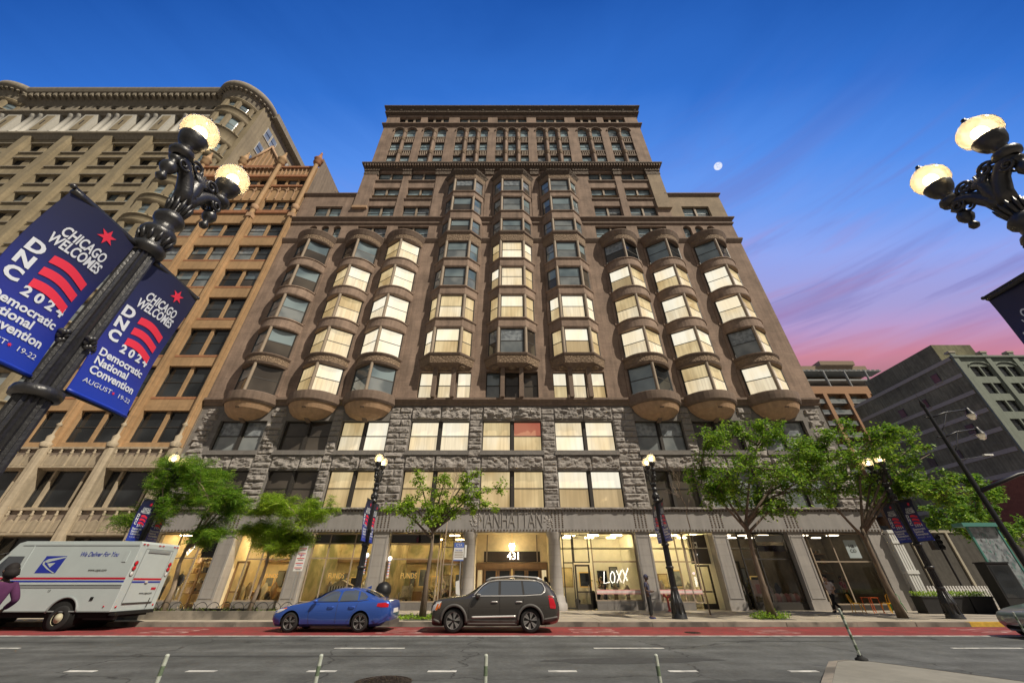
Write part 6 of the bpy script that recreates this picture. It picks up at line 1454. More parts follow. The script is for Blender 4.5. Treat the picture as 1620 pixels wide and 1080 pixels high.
def car_body(t, tab, wheels, wr, paint, name='body', n=64, trimm='plastic_grey', archm=None):
    x0, x1 = tab[0][0], tab[-1][0]; vs = []; fs = []; m = len(ringpts(tab[0][1:]))
    ring = 2*m-2
    for i in range(n+1):
        x = x0+(x1-x0)*i/n; c = smooth_tab(tab,x); P_ = ringpts(c)
        full = P_+[(-y,z) for y,z in reversed(P_[1:-1])]
        vs += [(x,y,z) for y,z in full]
    for i in range(n):
        for k in range(ring): fs.append((i*ring+k,i*ring+(k+1)%ring,(i+1)*ring+(k+1)%ring,(i+1)*ring+k))
    fs.append(tuple(range(ring))); fs.append(tuple(reversed(range(n*ring,(n+1)*ring))))
    me = bpy.data.meshes.new(name); me.from_pydata(vs,[],fs); me.materials.append(M[paint]); me.materials.append(M['well'])
    bm = bmesh.new(); bm.from_mesh(me); bmesh.ops.recalc_face_normals(bm,faces=bm.faces); bm.to_mesh(me); bm.free()
    o = bpy.data.objects.new(name,me); C.objects.link(o)
    cut = MB()
    for wx in wheels:
        for s in (-1,1): cut.lathe([(.0001,-.28),(wr*1.17,-.28),(wr*1.17,.28),(.0001,.28)],'well',c=(wx,s*.82,wr),n=32,axis='y',sm=False)
    co_ = cut.build('cutter'); fixn(co_); me.materials[1] = M['well']
    md = o.modifiers.new('b','BOOLEAN'); md.object = co_; md.operation = 'DIFFERENCE'; md.solver = 'EXACT'; md.material_mode = 'TRANSFER' if hasattr(md,'material_mode') else md.material_mode
    dg = bpy.context.evaluated_depsgraph_get(); dg.update(); new = bpy.data.meshes.new_from_object(o.evaluated_get(dg)); o.modifiers.clear(); o.data = new
    bpy.data.objects.remove(co_)
    for p in new.polygons: p.use_smooth = True
    try: new.set_sharp_from_angle(angle=rad(38))
    except Exception: pass
    o.parent = t; return o
def side_y(tab, x, z):
    P_ = ringpts(smooth_tab(tab,x))
    for i in range(len(P_)-1):
        (ya,za),(yb,zb) = P_[i],P_[i+1]
        if i >= 1 and za <= z <= zb and zb > za: return ya+(yb-ya)*(z-za)/(zb-za)
    return P_[-3][0]
def panel(b, tab, pts, s, m, off=.008, sub=1):
    """side panel outline (x,z) mapped onto the body side s=-1 near side"""
    n = len(pts); cx = sum(p[0] for p in pts)/n; cz = sum(p[1] for p in pts)/n
    dense = []
    for i in range(n):
        a, c = pts[i], pts[(i+1)%n]; k = max(1,int(math.dist(a,c)/.12))
        for q in range(k): u = q/k; dense.append((a[0]+(c[0]-a[0])*u,a[1]+(c[1]-a[1])*u))
    def v(p): return (p[0],s*(side_y(tab,*p)+off),p[1])
    rings = [dense,[(cx+(p[0]-cx)*.6,cz+(p[1]-cz)*.6) for p in dense],[(cx+(p[0]-cx)*.2,cz+(p[1]-cz)*.2) for p in dense]]
    N_ = len(dense); vs = [v(p) for r in rings for p in r]+[v((cx,cz))]
    fs = []
    for r in range(2):
        for i in range(N_): fs.append((r*N_+i,r*N_+(i+1)%N_,(r+1)*N_+(i+1)%N_,(r+1)*N_+i))
    for i in range(N_): fs.append((2*N_+i,2*N_+(i+1)%N_,3*N_))
    b.add(vs,fs,m,True)
def strip(b, tab, pts, s, m, r=.012, off=.004):
    dense = []
    for i in range(len(pts)-1):
        a, c = pts[i], pts[i+1]; k = max(1,int(math.dist(a,c)/.08))
        for q in range(k): u = q/k; dense.append((a[0]+(c[0]-a[0])*u,a[1]+(c[1]-a[1])*u))
    dense.append(pts[-1]); b.tube([(p[0],s*(side_y(tab,*p)+off),p[1]) for p in dense],r,m,5)
def windscreen(t, tab, xa, xb, f0, f1, name, off=.012):
    b = MB(); n = 10; vs = []
    for i in range(n+1):
        x = xa+(xb-xa)*i/n; P_ = ringpts(smooth_tab(tab,x)); w_ = P_[-3][0]*.93; z = P_[-1][1]
        for k in range(9): u = -1+2*k/8; vs.append((x,u*w_,z+off-.02*u*u))
    b.add(vs,[(i*9+k,i*9+k+1,(i+1)*9+k+1,(i+1)*9+k) for i in range(n) for k in range(8)],'car_glass',True); return b.build(name,t)
def wheel(t, x, s, r, w_=.23, y=.70, spokes=5, style='split', rimr=.68, dark='alloy_dark', lightm='alloy'):
    o = MB(); yc = s*y
    o.lathe([(r*rimr,-w_/2),(r*.9,-w_/2),(r*.98,-w_/2+.03),(r,-w_/2+.07),(r,w_/2-.07),(r*.98,w_/2-.03),(r*.9,w_/2),(r*rimr,w_/2)],'rubber',c=(x,yc,r),n=36,axis='y'); wh = o.build('wheel',t)
    q = MB(); yo = s*(w_/2-.02)
    q.lathe([(r*rimr,-w_/2+.01),(r*rimr,w_/2-.01),(r*rimr*.95,w_/2-.02)] if s > 0 else [(r*rimr,w_/2-.01),(r*rimr,-w_/2+.01),(r*rimr*.95,-w_/2+.02)],lightm,c=(x,yc,r),n=36,axis='y')
    q.lathe([(.0001,yo*.35),(r*rimr*.97,yo*.35)],dark,c=(x,yc,r),n=30,axis='y')
    R_ = r*rimr
    for k in range(spokes):
        a = 2*math.pi*k/spokes+.3
        for da in ((-.17,.17) if style == 'split' else (-.16,.16) if style == 'wide' else (0,)):
            wd = .085 if style == 'split' else .13
            p = [(x+R_*.18*math.cos(a+da*.4-wd),r+R_*.18*math.sin(a+da*.4-wd)),(x+R_*.95*math.cos(a+da-wd),r+R_*.95*math.sin(a+da-wd)),(x+R_*.95*math.cos(a+da+wd),r+R_*.95*math.sin(a+da+wd)),(x+R_*.18*math.cos(a+da*.4+wd),r+R_*.18*math.sin(a+da*.4+wd))]
            q.prism([(px,yc+yo*.62,pz) for px,pz in p],(0,yo*.25,0),lightm)
    q.lathe([(.0001,yo*.95),(R_*.2,yo*.95),(R_*.22,yo*.6)],dark if style != 'steel' else lightm,c=(x,yc,r),n=16,axis='y'); q.build('rim',wh)
    return wh
# blue sedan: local x from front (0) to rear (+), faces -X in the world
t = thing('parked_car','bright blue four-door sedan parked in the red lane','car',(-9.42,18.72,0)); bt = [
 (0.0,.34,.56,.60,.30,.50,.40),(.07,.22,.66,.70,.62,.72,.56),(.35,.18,.76,.80,.80,.84,.66),(.8,.17,.86,.90,.84,.88,.70),(1.25,.17,.92,.965,.85,.895,.72),(1.5,.17,.935,1.06,.85,.90,.66),(1.95,.17,.95,1.31,.86,.90,.58),(2.35,.17,.955,1.425,.86,.90,.57),(2.8,.17,.96,1.44,.86,.90,.57),(3.25,.17,.97,1.405,.86,.90,.56),(3.7,.17,.985,1.27,.86,.90,.56),(4.05,.18,1.0,1.12,.85,.89,.58),(4.3,.20,1.01,1.06,.84,.87,.64),(4.5,.26,.99,1.03,.78,.83,.64),(4.6,.34,.93,.97,.70,.78,.6),(4.64,.42,.80,.84,.60,.7,.52)]
wl = (.82,3.52); wr = .325
car_body(t,bt,wl,wr,'car_blue')
for x in wl:
    for s in (-1,1): wheel(t,x,s,wr,y=.76)
b = MB(); panel(b,bt,[(1.62,.985),(2.02,1.27),(2.3,1.37),(2.52,1.385),(2.52,.99)],-1,'car_glass'); b.build('side_window',t)
b = MB(); panel(b,bt,[(2.60,.995),(2.60,1.385),(2.95,1.375),(3.22,1.33),(3.30,1.02)],-1,'car_glass'); b.build('side_window',t)
b = MB(); panel(b,bt,[(3.36,1.03),(3.29,1.31),(3.48,1.25),(3.66,1.13),(3.62,1.05)],-1,'car_glass'); b.build('quarter_window',t)
windscreen(t,bt,1.35,2.15,0,0,'windscreen'); windscreen(t,bt,3.45,4.08,0,0,'rear_window')
b = MB(); strip(b,bt,[(1.55,.955),(2.5,.975),(3.4,.995),(3.72,1.03)],-1,'sash',.012); strip(b,bt,[(1.58,.95),(1.5,.6),(1.55,.28),(1.75,.2)],-1,'sash',.006,.0); strip(b,bt,[(2.56,.97),(2.58,.3),(2.5,.2)],-1,'sash',.006,.0); strip(b,bt,[(3.36,1.0),(3.28,.7),(3.1,.45),(3.0,.3)],-1,'sash',.006,.0); strip(b,bt,[(1.6,.2),(3.05,.2)],-1,'plastic_grey',.02); b.build('panel_gaps',t)
for x in (2.2,3.02): b = MB(); b.tube([(x,-.925,.80),(x+.06,-.95,.81),(x+.2,-.95,.81),(x+.24,-.93,.80)],.018,'car_blue',6); b.build('door_handle',t)
b = MB(); b.sphere((1.72,-1.0,1.0),.1,'car_blue',8,.65,.8,1.0); b.build('wing_mirror',t)
b = MB(); panel(b,bt,[(4.10,.83),(4.14,.93),(4.42,.95),(4.56,.9),(4.55,.80),(4.3,.80)],-1,'tail_red',.012); b.build('tail_light',t)
b = MB(); panel(b,bt,[(.1,.60),(.22,.72),(.5,.77),(.55,.73),(.3,.62)],-1,'lens_white',.01); panel(b,bt,[(.40,.745),(.5,.775),(.6,.79),(.6,.75)],-1,'amber',.014); b.build('headlight',t)
b = MB(); panel(b,bt,[(4.02,.42),(4.2,.52),(4.5,.60),(4.6,.55),(4.4,.40),(4.15,.30)],-1,'car_blue',.02); b.box(4.55,4.66,-.3,.3,.60,.74,'sign_white'); b.box(4.3,4.66,-.75,.75,.22,.36,'plastic_grey'); b.build('rear_bumper',t)
b = MB(); b.prism([(3.3,-.02,1.42),(3.5,-.02,1.5),(3.5,-.02,1.38)],(0,.04,0),'car_blue'); b.build('roof_fin',t)
# dark SUV
t = thing('parked_suv','dark grey seven-seat SUV with chrome window trim parked in the red lane','car',(-3.16,18.55,0)); st = [
 (0.0,.42,.80,.84,.50,.62,.5),(.06,.26,.95,.99,.78,.84,.72),(.3,.22,1.03,1.08,.88,.93,.78),(.8,.22,1.08,1.15,.90,.96,.80),(1.3,.22,1.11,1.20,.91,.97,.80),(1.55,.22,1.13,1.32,.91,.975,.74),(1.95,.22,1.14,1.56,.92,.98,.69),(2.3,.22,1.15,1.70,.92,.98,.68),(2.9,.22,1.16,1.755,.92,.98,.68),(3.6,.22,1.18,1.75,.92,.98,.68),(4.2,.23,1.20,1.71,.91,.97,.67),(4.55,.25,1.20,1.64,.90,.96,.66),(4.78,.28,1.18,1.42,.88,.94,.70),(4.93,.34,1.08,1.16,.84,.90,.74),(5.0,.44,.9,.95,.74,.82,.66)]
wl = (.92,3.86); wr = .39
car_body(t,st,wl,wr,'car_dark')
for x in wl:
    for s in (-1,1): wheel(t,x,s,wr,.25,y=.82,spokes=6,style='wide')
b = MB(); panel(b,st,[(1.72,1.20),(2.0,1.46),(2.25,1.60),(2.62,1.65),(2.62,1.20)],-1,'car_glass'); b.build('side_window',t)
b = MB(); panel(b,st,[(2.72,1.20),(2.72,1.655),(3.52,1.655),(3.58,1.21)],-1,'car_glass'); b.build('side_window',t)
b = MB(); panel(b,st,[(3.66,1.215),(3.6,1.655),(4.18,1.63),(4.36,1.54),(4.42,1.38),(4.3,1.25)],-1,'car_glass'); b.build('quarter_window',t)
b = MB(); strip(b,st,[(1.6,1.14),(1.72,1.165),(3.6,1.175),(4.3,1.21),(4.46,1.30),(4.47,1.42),(4.38,1.58),(4.15,1.665)],-1,'chrome',.018,.012); strip(b,st,[(1.66,1.2),(1.95,1.49),(2.2,1.645),(2.6,1.688),(3.6,1.69),(4.15,1.67)],-1,'chrome',.015,.012); b.build('window_trim',t)
b = MB(); 
for s in (-1,1): b.tube([(2.1,s*.60,1.68),(2.3,s*.60,1.77),(3.3,s*.60,1.83),(4.2,s*.60,1.78),(4.4,s*.6,1.70)],.022,'chrome',6)
b.build('roof_rail',t)
windscreen(t,st,1.42,2.15,0,0,'windscreen')
b = MB(); strip(b,st,[(1.62,1.13),(1.5,.9),(1.5,.45),(1.7,.3)],-1,'well',.007,0); strip(b,st,[(2.68,1.18),(2.7,.32)],-1,'well',.007,0); strip(b,st,[(3.62,1.18),(3.6,.95),(3.4,.65),(3.35,.45)],-1,'well',.007,0); b.build('panel_gaps',t)
b = MB(); strip(b,st,[(1.62,.50),(3.3,.53)],-1,'chrome',.035,-.005); b.build('sill_strip',t)
b = MB()
for wx in wl: b.tube([(wx+wr*1.24*math.cos(rad(a)),-(side_y(st,wx+wr*1.24*math.cos(rad(a)),max(.3,wr+wr*1.24*math.sin(rad(a))))+.0),wr+wr*1.24*math.sin(rad(a))) for a in range(-8,192,10)],.05,'plastic_grey',8)
strip(b,st,[(1.45,.30),(3.35,.30)],-1,'plastic_grey',.05); strip(b,st,[(4.35,.42),(4.9,.5)],-1,'plastic_grey',.04); strip(b,st,[(.15,.42),(.42,.34)],-1,'plastic_grey',.05); b.build('wheel_arch_trim',t)
for x in (2.35,3.3): b = MB(); b.tube([(x,-.99,.97),(x+.05,-1.02,.985),(x+.2,-1.02,.985),(x+.25,-.995,.975)],.02,'chrome',6); b.build('door_handle',t)
b = MB(); b.sphere((1.82,-1.06,1.18),.12,'car_dark',8,.75,.9,1.0); b.bar((1.8,-1.16,1.22),(1.95,-1.16,1.22),.012,'chrome',6); b.build('wing_mirror',t)
b = MB(); panel(b,st,[(4.63,.78),(4.58,1.18),(4.76,1.17),(4.86,.85),(4.84,.76)],-1,'tail_red',.012); b.build('tail_light',t)
b = MB(); panel(b,st,[(.06,.68),(.10,.86),(.22,.98),(.42,1.0),(.34,.86),(.22,.70)],-1,'lens_white',.008); panel(b,st,[(.18,.72),(.26,.92),(.33,.92),(.27,.72)],-1,'amber',.014); panel(b,st,[(.30,.76),(.38,.95),(.42,.95),(.37,.78)],-1,'amber',.014); b.build('headlight',t)
b = MB(); b.box(-.03,.08,-.55,.55,.55,.85,'plastic_grey'); b.build('grille',t)
# silver car entering on the right, front towards -X
t = thing('moving_car','silver blue car entering at the right edge','car',(17.5,15.95,0)); vt = [(p[0],)+tuple(p[1:]) for p in bt]
car_body(t,vt,(.86,3.52),.325,'car_silver')
for x in (.86,3.52):
    for s in (-1,1): wheel(t,x,s,.325,y=.76)
windscreen(t,vt,1.35,2.15,0,0,'windscreen')
b = MB(); panel(b,vt,[(1.62,.985),(2.02,1.27),(2.3,1.37),(2.52,1.385),(2.52,.99)],-1,'car_glass'); b.build('side_window',t)
b = MB(); b.box(-.012,.06,-.42,.42,.42,.56,'well'); 
for k in range(4): b.box(-.02,.03,-.42,.42,.43+.035*k,.445+.035*k,'chrome')
b.box(-.0,.1,-.5,.5,.26,.36,'well'); b.build('grille',t)
for s in (-1,1):
    b = MB(); panel(b,vt,[(.06,.58),(.22,.70),(.55,.78),(.6,.72),(.3,.60)],s,'lens_white',.012); b.build('headlight',t)
b = MB(); b.sphere((1.72,-1.0,1.0),.1,'car_silver',8,.65,.8,1.0); b.build('wing_mirror',t)

# ---------------------------------------------------------------- mail truck: local x from rear (0) to front (-)
t = thing('mail_truck','white mail delivery step van with blue eagle logos and red and blue stripes','truck',(-16.1,18.3,0))
LX = 7.6; D_ = 2.15; z0 = .62; z1 = 3.12
b = MB()
def tb(x0,x1,y0,y1,za,zb,m='white_paint'): b.box(x0,x1,y0,y1,za,zb,m)
# side profile with wheel arch openings, extruded
prof = [(0,z0),(0,z1-.08),(-.05,z1),(-5.1,z1),(-5.35,z1-.08),(-5.95,1.95),(-6.1,1.6),(-7.35,1.35),(-7.6,1.15),(-7.62,.65),(-7.0,z0)]
def arch(cx, r=.60): return [(cx-r*math.cos(rad(a)),.50+r*math.sin(rad(a))) for a in range(12,169,12)]
near = prof+[(-6.98,z0)]+arch(-6.35)+[(-5.7,z0),(-2.55,z0)]+[(x,z) for x,z in arch(-1.95)]+[(-1.3,z0)]
clean = [near[0]]
for p in near[1:]:
    if math.dist(p,clean[-1]) > .01: clean.append(p)
b.prism([(x,0,z) for x,z in clean],(0,D_,0),'white_paint')
body = b.build('body',t); fixn(body)
md = body.modifiers.new('bev','BEVEL'); md.width = .035; md.segments = 2; md.limit_method = 'ANGLE'; md.angle_limit = rad(50)
b = MB(); b.box(-7.3,-.15,.1,D_-.1,.42,.64,'well'); b.box(-.1,.12,.1,D_-.1,.5,.62,'pole_black'); b.box(-1.2,.05,.25,.4,.35,.5,'pole_black'); b.build('chassis',t)
for cx in (-1.95,-6.35):
    b = MB(); b.lathe([(.0001,.02),(.58,.02),(.58,D_-.02),(.0001,D_-.02)],'well',c=(cx,0,.52),n=30,axis='y'); b.build('wheel_well',t)
    b = MB(); b.tube([(cx-.61*math.cos(rad(a)),-.015,.50+.61*math.sin(rad(a))) for a in range(8,173,10)],.035,'truck_grey',6); b.build('fender_lip',t)
    for s in (0,1):
        b = MB(); y = -.02 if s == 0 else D_-.25
        b.lathe([(.24,0),(.36,.0),(.41,.03),(.42,.08),(.42,.2),(.40,.25),(.24,.27)],'rubber',c=(cx,y,.42),n=36,axis='y'); wh = b.build('wheel',t)
        b = MB(); b.lathe([(.245,.02),(.24,.05),(.20,.07),(.15,.02),(.10,.0),(.09,-.03),(.0001,-.03)],'hub_cream',c=(cx,y,.42),n=26,axis='y')
        for k in range(5): a = 2*math.pi*k/5; b.lathe([(.0001,.052),(.035,.052)],'well',c=(cx+.175*math.cos(a),y-.005,.42+.175*math.sin(a)),n=8,axis='y')
        b.build('hub',wh)
# side details (near side y=0)
b = MB()
b.box(-5.9,-.02,-.006,.0,1.72,1.79,'usps_red'); b.box(-5.9,-.02,-.006,.0,1.62,1.68,'usps_blue'); b.box(-6.0,-.03,-.03,.0,1.53,1.59,'white_paint'); b.box(-6.0,-.03,-.012,.0,1.42,1.51,'truck_grey'); b.build('side_stripe',t)
b = MB(); b.box(-5.1,-.05,-.02,.01,z1-.16,z1-.09,'white_paint'); b.box(-4.62,-4.58,-.018,.0,1.8,3.0,'white_paint'); b.box(-4.60,-.02,-.014,.0,.62,.66,'truck_grey'); b.box(-.5,-.34,-.02,0,2.35,2.75,'white_paint'); b.box(-1.05,-.93,-.02,0,1.0,1.12,'well'); b.lathe([(.0001,-.02),(.03,-.02),(.03,0)],'usps_red',c=(-.35,0,.8),n=8,axis='y'); b.build('side_trim',t)
b = MB(); b.poly([(-4.75,-.012,2.55),(-4.75,-.012,1.85),(-5.85,-.012,1.85),(-5.45,-.012,2.55)],'car_glass'); b.build('cab_window',t)
b = MB(); b.add([(-5.33,.12,z1-.12),(-5.33,D_-.12,z1-.12),(-5.97,D_-.12,1.98),(-5.97,.12,1.98)],[(0,1,2,3)],'car_glass'); w2 = b.build('windscreen',t); w2.location = (-.02,0,.012)
b = MB(); b.tube([(-5.5,-.02,2.7),(-5.9,-.3,2.5),(-5.95,-.32,2.0),(-5.8,-.02,1.8)],.018,'pole_black',6); b.box(-6.0,-5.9,-.42,-.22,2.05,2.45,'pole_black'); b.build('door_mirror',t)
# eagle badge
def badge(M4, s, name='eagle_badge'):
    b = MB()
    def P2(pts, m, o): b.add([M4 @ Vector((x*s,y*s,o)) for x,y in pts],[tuple(range(len(pts)))],m)
    P2([(-.80,-.5),(.62,-.5),(.80,.5),(-.62,.5)],'usps_blue',.004)
    P2([(-.35,.32),(.78,.47),(.76,.40),(-.05,.20),(-.28,.12),(-.45,.12),(-.52,.22)],'white_paint',.008)
    P2([(-.52,.22),(-.45,.02),(.1,-.30),(.60,-.5),(.45,-.5),(-.15,-.25),(-.58,.0),(-.62,.15)],'white_paint',.009)
    P2([(-.30,.06),(.25,.10),(.05,-.18)],'white_paint',.0095)
    return b.build(name,t)
sideM = Matrix.Translation((-3.45,-.002,2.25)) @ Matrix.Rotation(rad(90),4,'X'); badge(sideM,.62)
rearM = Matrix.Translation((.004,1.0,2.25)) @ Matrix.Rotation(rad(90),4,'Z') @ Matrix.Rotation(rad(90),4,'X'); badge(rearM,.55)
b = MB(); me = textmesh('We Deliver For You',.24,.002,.82,bold=.002); Sh = Matrix(((1,.25,0,0),(0,1,0,0),(0,0,1,0),(0,0,0,1))); b.join(me,facing(-1.6,-.008,2.62)@Sh,'usps_blue'); me = textmesh('www.usps.com',.15,.002,.85); b.join(me,facing(-1.35,-.008,2.05)@Sh,'sash'); me = textmesh('13',.12,.002); b.join(me,facing(-2.9,-.008,1.32),'sash'); b.build('side_lettering',t)
# rear face (x=0)
b = MB(); b.box(.0,.02,.35,D_-.3,.88,2.86,'white_paint'); b.box(.02,.026,.35,D_-.3,2.84,2.87,'truck_grey'); b.box(.02,.026,.33,.35,.9,2.86,'truck_grey'); b.box(.02,.026,D_-.32,D_-.3,.9,2.86,'truck_grey'); b.box(.02,.03,.35,D_-.3,.86,.90,'sash'); b.box(.02,.05,.5,D_-.45,2.72,2.82,'truck_grey'); b.box(.02,.028,.36,D_-.31,1.70,1.77,'usps_red'); b.box(.02,.028,.36,D_-.31,1.60,1.66,'usps_blue'); b.box(.02,.028,1.5,1.75,1.34,1.43,'usps_red'); b.box(.02,.07,1.0,1.12,1.60,1.66,'chrome'); b.bar((.06,1.6,.7),(.06,1.62,1.05),.014,'sash',6)
M5 = Matrix.Translation((.03,1.3,1.22)) @ Matrix.Rotation(rad(90),4,'Z') @ Matrix.Rotation(rad(90),4,'X'); b.join(textmesh('www.usps.com',.13,.002,.85),M5,'sash'); b.build('roller_door',t)
for y in (.16,D_-.14):
    for z,m in ((2.3,'tail_red'),(2.12,'tail_red'),(1.92,'lens_white')):
        b = MB(); b.lathe([(.085,0),(.085,.02),(.06,.03),(.0001,.035)],m,c=(.0,y,z),n=14,axis='x'); b.lathe([(.10,0),(.10,.012),(.08,.015)],'sash',c=(0,y,z),n=14,axis='x'); b.build('rear_light',t)
b = MB()
for y in (.12,.3,D_/2-.1,D_/2+.1,D_-.3,D_-.12): b.box(0,.03,y-.04,y+.04,z1-.13,z1-.09,'tail_red')
for y in (.15,D_-.15): b.lathe([(.04,0),(.04,.02),(.0001,.025)],'tail_red',c=(0,y,.78),n=10,axis='x')
b.build('marker_light',t)

# ---------------------------------------------------------------- people
def skinbody(verts, edges, radii, mats, name, parent, sub=2):
    me = bpy.data.meshes.new(name); me.from_pydata(verts,edges,[]); o = bpy.data.objects.new(name,me); C.objects.link(o)
    sk = o.modifiers.new('s','SKIN'); sk.use_smooth_shade = True
    for i,sv in enumerate(me.skin_vertices[0].data): r = radii[i]; sv.radius = r if isinstance(r,tuple) else (r,r); sv.use_root = (i == 0)
    s2 = o.modifiers.new('u','SUBSURF'); s2.levels = sub; s2.render_levels = sub
    dg = bpy.context.evaluated_depsgraph_get(); dg.update(); nm = bpy.data.meshes.new_from_object(o.evaluated_get(dg)); bpy.data.objects.remove(o)
    nm.materials.clear(); nm.materials.append(M[mats]); 
    for p in nm.polygons: p.use_smooth = True; p.material_index = 0
    n = bpy.data.objects.new(name,nm); C.objects.link(n); n.parent = parent; return n
def person(label, loc, rz, J, skin, top, legs, shoe, hairm='hair', cap=None, sleeve=.6, group=None, hairlen=0., hold=None):
    """J: joints dict, facing -Y local"""
    t = thing('person',label,'person',loc,rz,group)
    k = ['pel','wai','che','nek','hed','lsh','lel','lwr','lhn','rsh','rel','rwr','rhn','lhp','lkn','lan','lto','rhp','rkn','ran','rto']
    idx = {n:i for i,n in enumerate(k)}; V = [J[n] for n in k]
    E_ = [('pel','wai'),('wai','che'),('che','nek'),('nek','hed'),('che','lsh'),('lsh','lel'),('lel','lwr'),('lwr','lhn'),('che','rsh'),('rsh','rel'),('rel','rwr'),('rwr','rhn'),('pel','lhp'),('lhp','lkn'),('lkn','lan'),('lan','lto'),('pel','rhp'),('rhp','rkn'),('rkn','ran'),('ran','rto')]
    Rd = {'pel':(.13,.10),'wai':(.12,.095),'che':(.145,.105),'nek':.05,'hed':.06,'lsh':.06,'lel':.042,'lwr':.028,'lhn':.03,'lhp':.09,'lkn':.058,'lan':.04,'lto':.035}
    for a in ('sh','el','wr','hn','hp','kn','an','to'): Rd['r'+a] = Rd['l'+a]
    body = skinbody(V,[(idx[a],idx[c]) for a,c in E_],[Rd[n] for n in k],skin,'body',t)
    extra = MB(); h = Vector(J['hed']); f = (Vector(J.get('look',(0,-1,0)))).normalized(); rt = f.cross(Vector((0,0,1))).normalized()
    hc = h+Vector((0,0,.07)); extra.sphere(hc,.105,skin,12,1.22,.86,.98)
    extra.sphere(hc+f*.10-Vector((0,0,.015)),.022,skin,6,1.5); extra.sphere(hc+f*.085-Vector((0,0,.075)),.03,skin,6,.8)
    for s in (-1,1): extra.sphere(hc+rt*s*.095,.024,skin,6,1.4); extra.sphere(hc+rt*s*.035+f*.092+Vector((0,0,.018)),.012,'lens_white',6); extra.sphere(hc+rt*s*.035+f*.101+Vector((0,0,.018)),.006,'hair',6)
    extra.sphere(hc+f*.098-Vector((0,0,.055)),.017,'skin_light' if skin == 'skin_light' else 'hair',6,.3,1.2)
    for w_,hn,s in (('lwr','lhn',-1),('rwr','rhn',1)):
        a = Vector(J[w_]); c = Vector(J[hn]); d = (c-a).normalized(); sdv = d.cross(Vector((0,0,1))) if abs(d.z) < .8 else d.cross(Vector((0,1,0))); sdv.normalize(); nrm = d.cross(sdv)
        for q in range(4):
            p0 = c+sdv*(q-1.5)*.018; ln = (.07,.08,.075,.06)[q]; extra.tube([p0,p0+d*ln*.5,p0+d*ln*.85+nrm*.022],[.010,.009,.007],skin,6)
        p0 = a.lerp(c,.4)+sdv*.03; extra.tube([p0,p0+sdv*.03+d*.03,p0+sdv*.03+d*.07],[.012,.011,.009],skin,6)
    # merge head and hands into the body mesh
    ex = extra.build('tmp',t); bm = bmesh.new(); bm.from_mesh(body.data); off = len(body.data.materials)
    for m_ in ex.data.materials: body.data.materials.append(m_)
    n0 = len(bm.faces); bm.from_mesh(ex.data); bm.faces.ensure_lookup_table()
    for i in range(n0,len(bm.faces)): bm.faces[i].material_index += off; bm.faces[i].smooth = True
    bm.to_mesh(body.data); bm.free(); bpy.data.objects.remove(ex)
    def P(n): return Vector(J[n])
    # shirt
    kk = ['pel','wai','che','nk2','lsh','lsl','rsh','rsl','hem']; nk = P('che').lerp(P('nek'),.6)
    vv = [P('wai'),P('pel')+Vector((0,0,.02)),P('pel')-Vector((0,0,.10)),P('che'),nk,P('lsh'),P('lsh').lerp(P('lel'),min(1,sleeve)),P('rsh'),P('rsh').lerp(P('rel'),min(1,sleeve))]
    ee = [(0,1),(1,2),(0,3),(3,4),(3,5),(5,6),(3,7),(7,8)]; rr = [(.145,.12),(.155,.125),(.16,.13),(.172,.13),.072,.083,.066,.083,.066]
    if sleeve > 1: vv += [P('lel').lerp(P('lwr'),.95),P('rel').lerp(P('rwr'),.95)]; ee += [(6,9),(8,10)]; rr += [.045,.045]
    skinbody(vv,ee,rr,top,'shirt',t)
    vv = [P('pel'),P('lhp'),P('lkn'),P('lan')+Vector((0,0,.03)),P('rhp'),P('rkn'),P('ran')+Vector((0,0,.03)),P('pel')+Vector((0,0,.08))]
    skinbody(vv,[(0,1),(1,2),(2,3),(0,4),(4,5),(5,6),(0,7)],[(.145,.115),.105,.082,.068,.105,.082,.068,(.14,.11)],legs,'trousers',t)
    for a,c in (('lan','lto'),('ran','rto')): 
        b = MB(); p = P(a); q = P(c); b.tube([p-(q-p)*.35+Vector((0,0,-.03)),p+Vector((0,0,-.035)),p.lerp(q,.7)+Vector((0,0,-.02)),q],[.04,.052,.045,.028],shoe,10); b.build('shoe',t)
    b = MB()
    if cap: b.sphere(hc+Vector((0,0,.03)),.116,cap,12,1.0,.9,1.0); b.box(hc.x-.07,hc.x+.07,hc.y-.19,hc.y-.08,hc.z+.045,hc.z+.058,cap) if abs(f.y) > .7 else b.prism([tuple(hc+f*.08+rt*.07+Vector((0,0,.05))),tuple(hc+f*.19+rt*.05+Vector((0,0,.04))),tuple(hc+f*.19-rt*.05+Vector((0,0,.04))),tuple(hc+f*.08-rt*.07+Vector((0,0,.05)))],(0,0,.012),cap); b.build('cap',t)
    else:
        b.sphere(hc-f*.025+Vector((0,0,.03)),.12,hairm,12,1.12,.92,.95)
        if hairlen: b.tube([hc-f*.06+Vector((0,0,.02)),hc-f*.09-Vector((0,0,hairlen*.5)),hc-f*.07-Vector((0,0,hairlen))],[.11,.12,.07],hairm,10)
        b.build('hair',t)
    return t
st_ = dict(pel=(0,0,.95),wai=(0,.0,1.12),che=(0,.02,1.36),nek=(0,0,1.52),hed=(0,-.02,1.60),lsh=(.19,.02,1.42),lel=(.25,.04,1.13),lwr=(.12,-.20,1.08),lhn=(.05,-.26,1.10),rsh=(-.19,.02,1.42),rel=(-.25,.04,1.13),rwr=(-.12,-.20,1.06),rhn=(-.04,-.26,1.08),lhp=(.10,0,.90),lkn=(.11,-.01,.50),lan=(.11,.02,.08),lto=(.14,-.16,.03),rhp=(-.10,0,.90),rkn=(-.11,-.01,.50),ran=(-.11,.02,.08),rto=(-.14,-.16,.03))
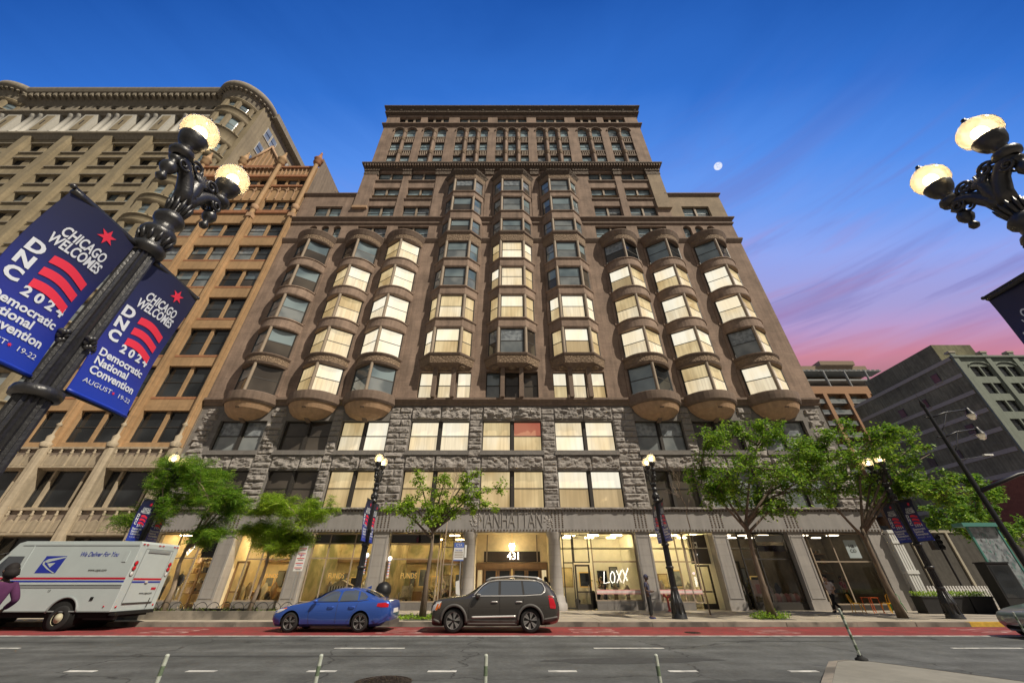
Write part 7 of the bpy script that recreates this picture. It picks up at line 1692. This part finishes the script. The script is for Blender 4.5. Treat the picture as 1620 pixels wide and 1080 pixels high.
person('man in a navy cap and dark short-sleeved shirt standing beside the street lamp',(6.72,22.1,.15),rad(60),st_,'skin_dark','cloth_navy','cloth_black','shoe_blue',cap='cloth_navy')
wk = dict(st_); wk.update(pel=(0,0,.92),lkn=(.10,-.22,.55),lan=(.10,-.34,.10),lto=(.10,-.54,.04),rkn=(-.10,.05,.50),ran=(-.10,.42,.16),rto=(-.10,.34,.03),lel=(.24,.12,1.15),lwr=(.22,-.1,1.05),lhn=(.2,-.17,1.07),hed=(0,-.06,1.6))
person('person in a white top and black trousers walking past the cafe windows',(18.85,26.4,.15),rad(-75),wk,'skin_light','cloth_white','cloth_black','cloth_black')
ln = dict(st_); ln.update(che=(0,-.12,1.34),nek=(0,-.2,1.48),hed=(0,-.26,1.55),lsh=(.19,-.1,1.40),rsh=(-.19,-.1,1.40),lel=(.23,-.22,1.15),lwr=(.14,-.42,1.2),lhn=(.08,-.48,1.22),rel=(-.23,-.22,1.15),rwr=(-.14,-.42,1.18),rhn=(-.06,-.48,1.2))
person('person in long black clothes leaning at the entrance beside the right round column',(2.25,28.3,.15),rad(200),ln,'skin_light','cloth_black','cloth_black','cloth_black',sleeve=1.5,hairlen=.3)
pv = dict(st_); pv.update(che=(0,-.05,1.38),lel=(.30,.16,1.16),lwr=(.33,.02,.96),lhn=(.33,-.03,.88),rel=(-.28,.16,1.16),rwr=(-.30,-.06,1.0),rhn=(-.28,-.12,.95))
pp = person('person in a purple long-sleeved top cut by the left edge, plastic bag in hand',(-11.75,10.2,0),rad(-100),pv,'skin_dark','cloth_purple','cloth_black','cloth_black',sleeve=1.5,hairlen=.12); pp.scale = (1.1,1.1,1.1)
t = thing('plastic_bag','pale translucent plastic bag held by the person in purple','bag',(-11.70,9.88,.42)); b = MB(); b.lathe([(.0001,0),(.10,.01),(.15,.08),(.16,.2),(.12,.33),(.05,.42),(.03,.46)],'bag_plastic',n=12); o = b.build('pouch',t); b = MB(); b.tube([(-.04,0,.4),(-.03,0,.5),(.0,0,.53),(.03,0,.5),(.04,0,.4)],.01,'bag_plastic',6); b.build('handle',t)
# patrons behind the cafe glass
sit = dict(st_)
person('person in a red top standing inside the cafe behind the glass',(22.6,30.2,.16),rad(20),st_,'skin_light','cloth_red','cloth_black','cloth_black')
person('dark haired person in black working inside behind the white neon lettering',(6.3,30.4,.16),rad(-60),ln,'skin_light','cloth_black','cloth_black','cloth_black')
for o in [o for o in C.objects if o.type == 'MESH' and o.parent and o.name.split('.')[0] in
    {'pier','pilaster_strips','carved_capitals','gothic_panel','arcade_columns','pinnacled_pier','buttress','floor_bands','window_blind','window_strip','bracket','roof_rail','rear_light','marker_light','pendant_lamp','ducts','ceiling_light','far_windows','side_trim','pickets','rails','spandrel_panels','spandrel_panel','corner_wall','rear_bumper','stand','terrace_frame','collar','lamp_holder','banner_arm','sleeve'}]: split_mesh(o)
REN = {'pilaster_strips':'pilaster','carved_capitals':'carved_capital','arcade_columns':'arcade_column','floor_bands':'floor_band','far_windows':'window','ducts':'duct','pickets':'picket','rails':'rail','spandrel_panels':'spandrel_panel'}
for o in C.objects:
    k = o.name.split('.')[0]
    if k in REN: o.name = REN[k]
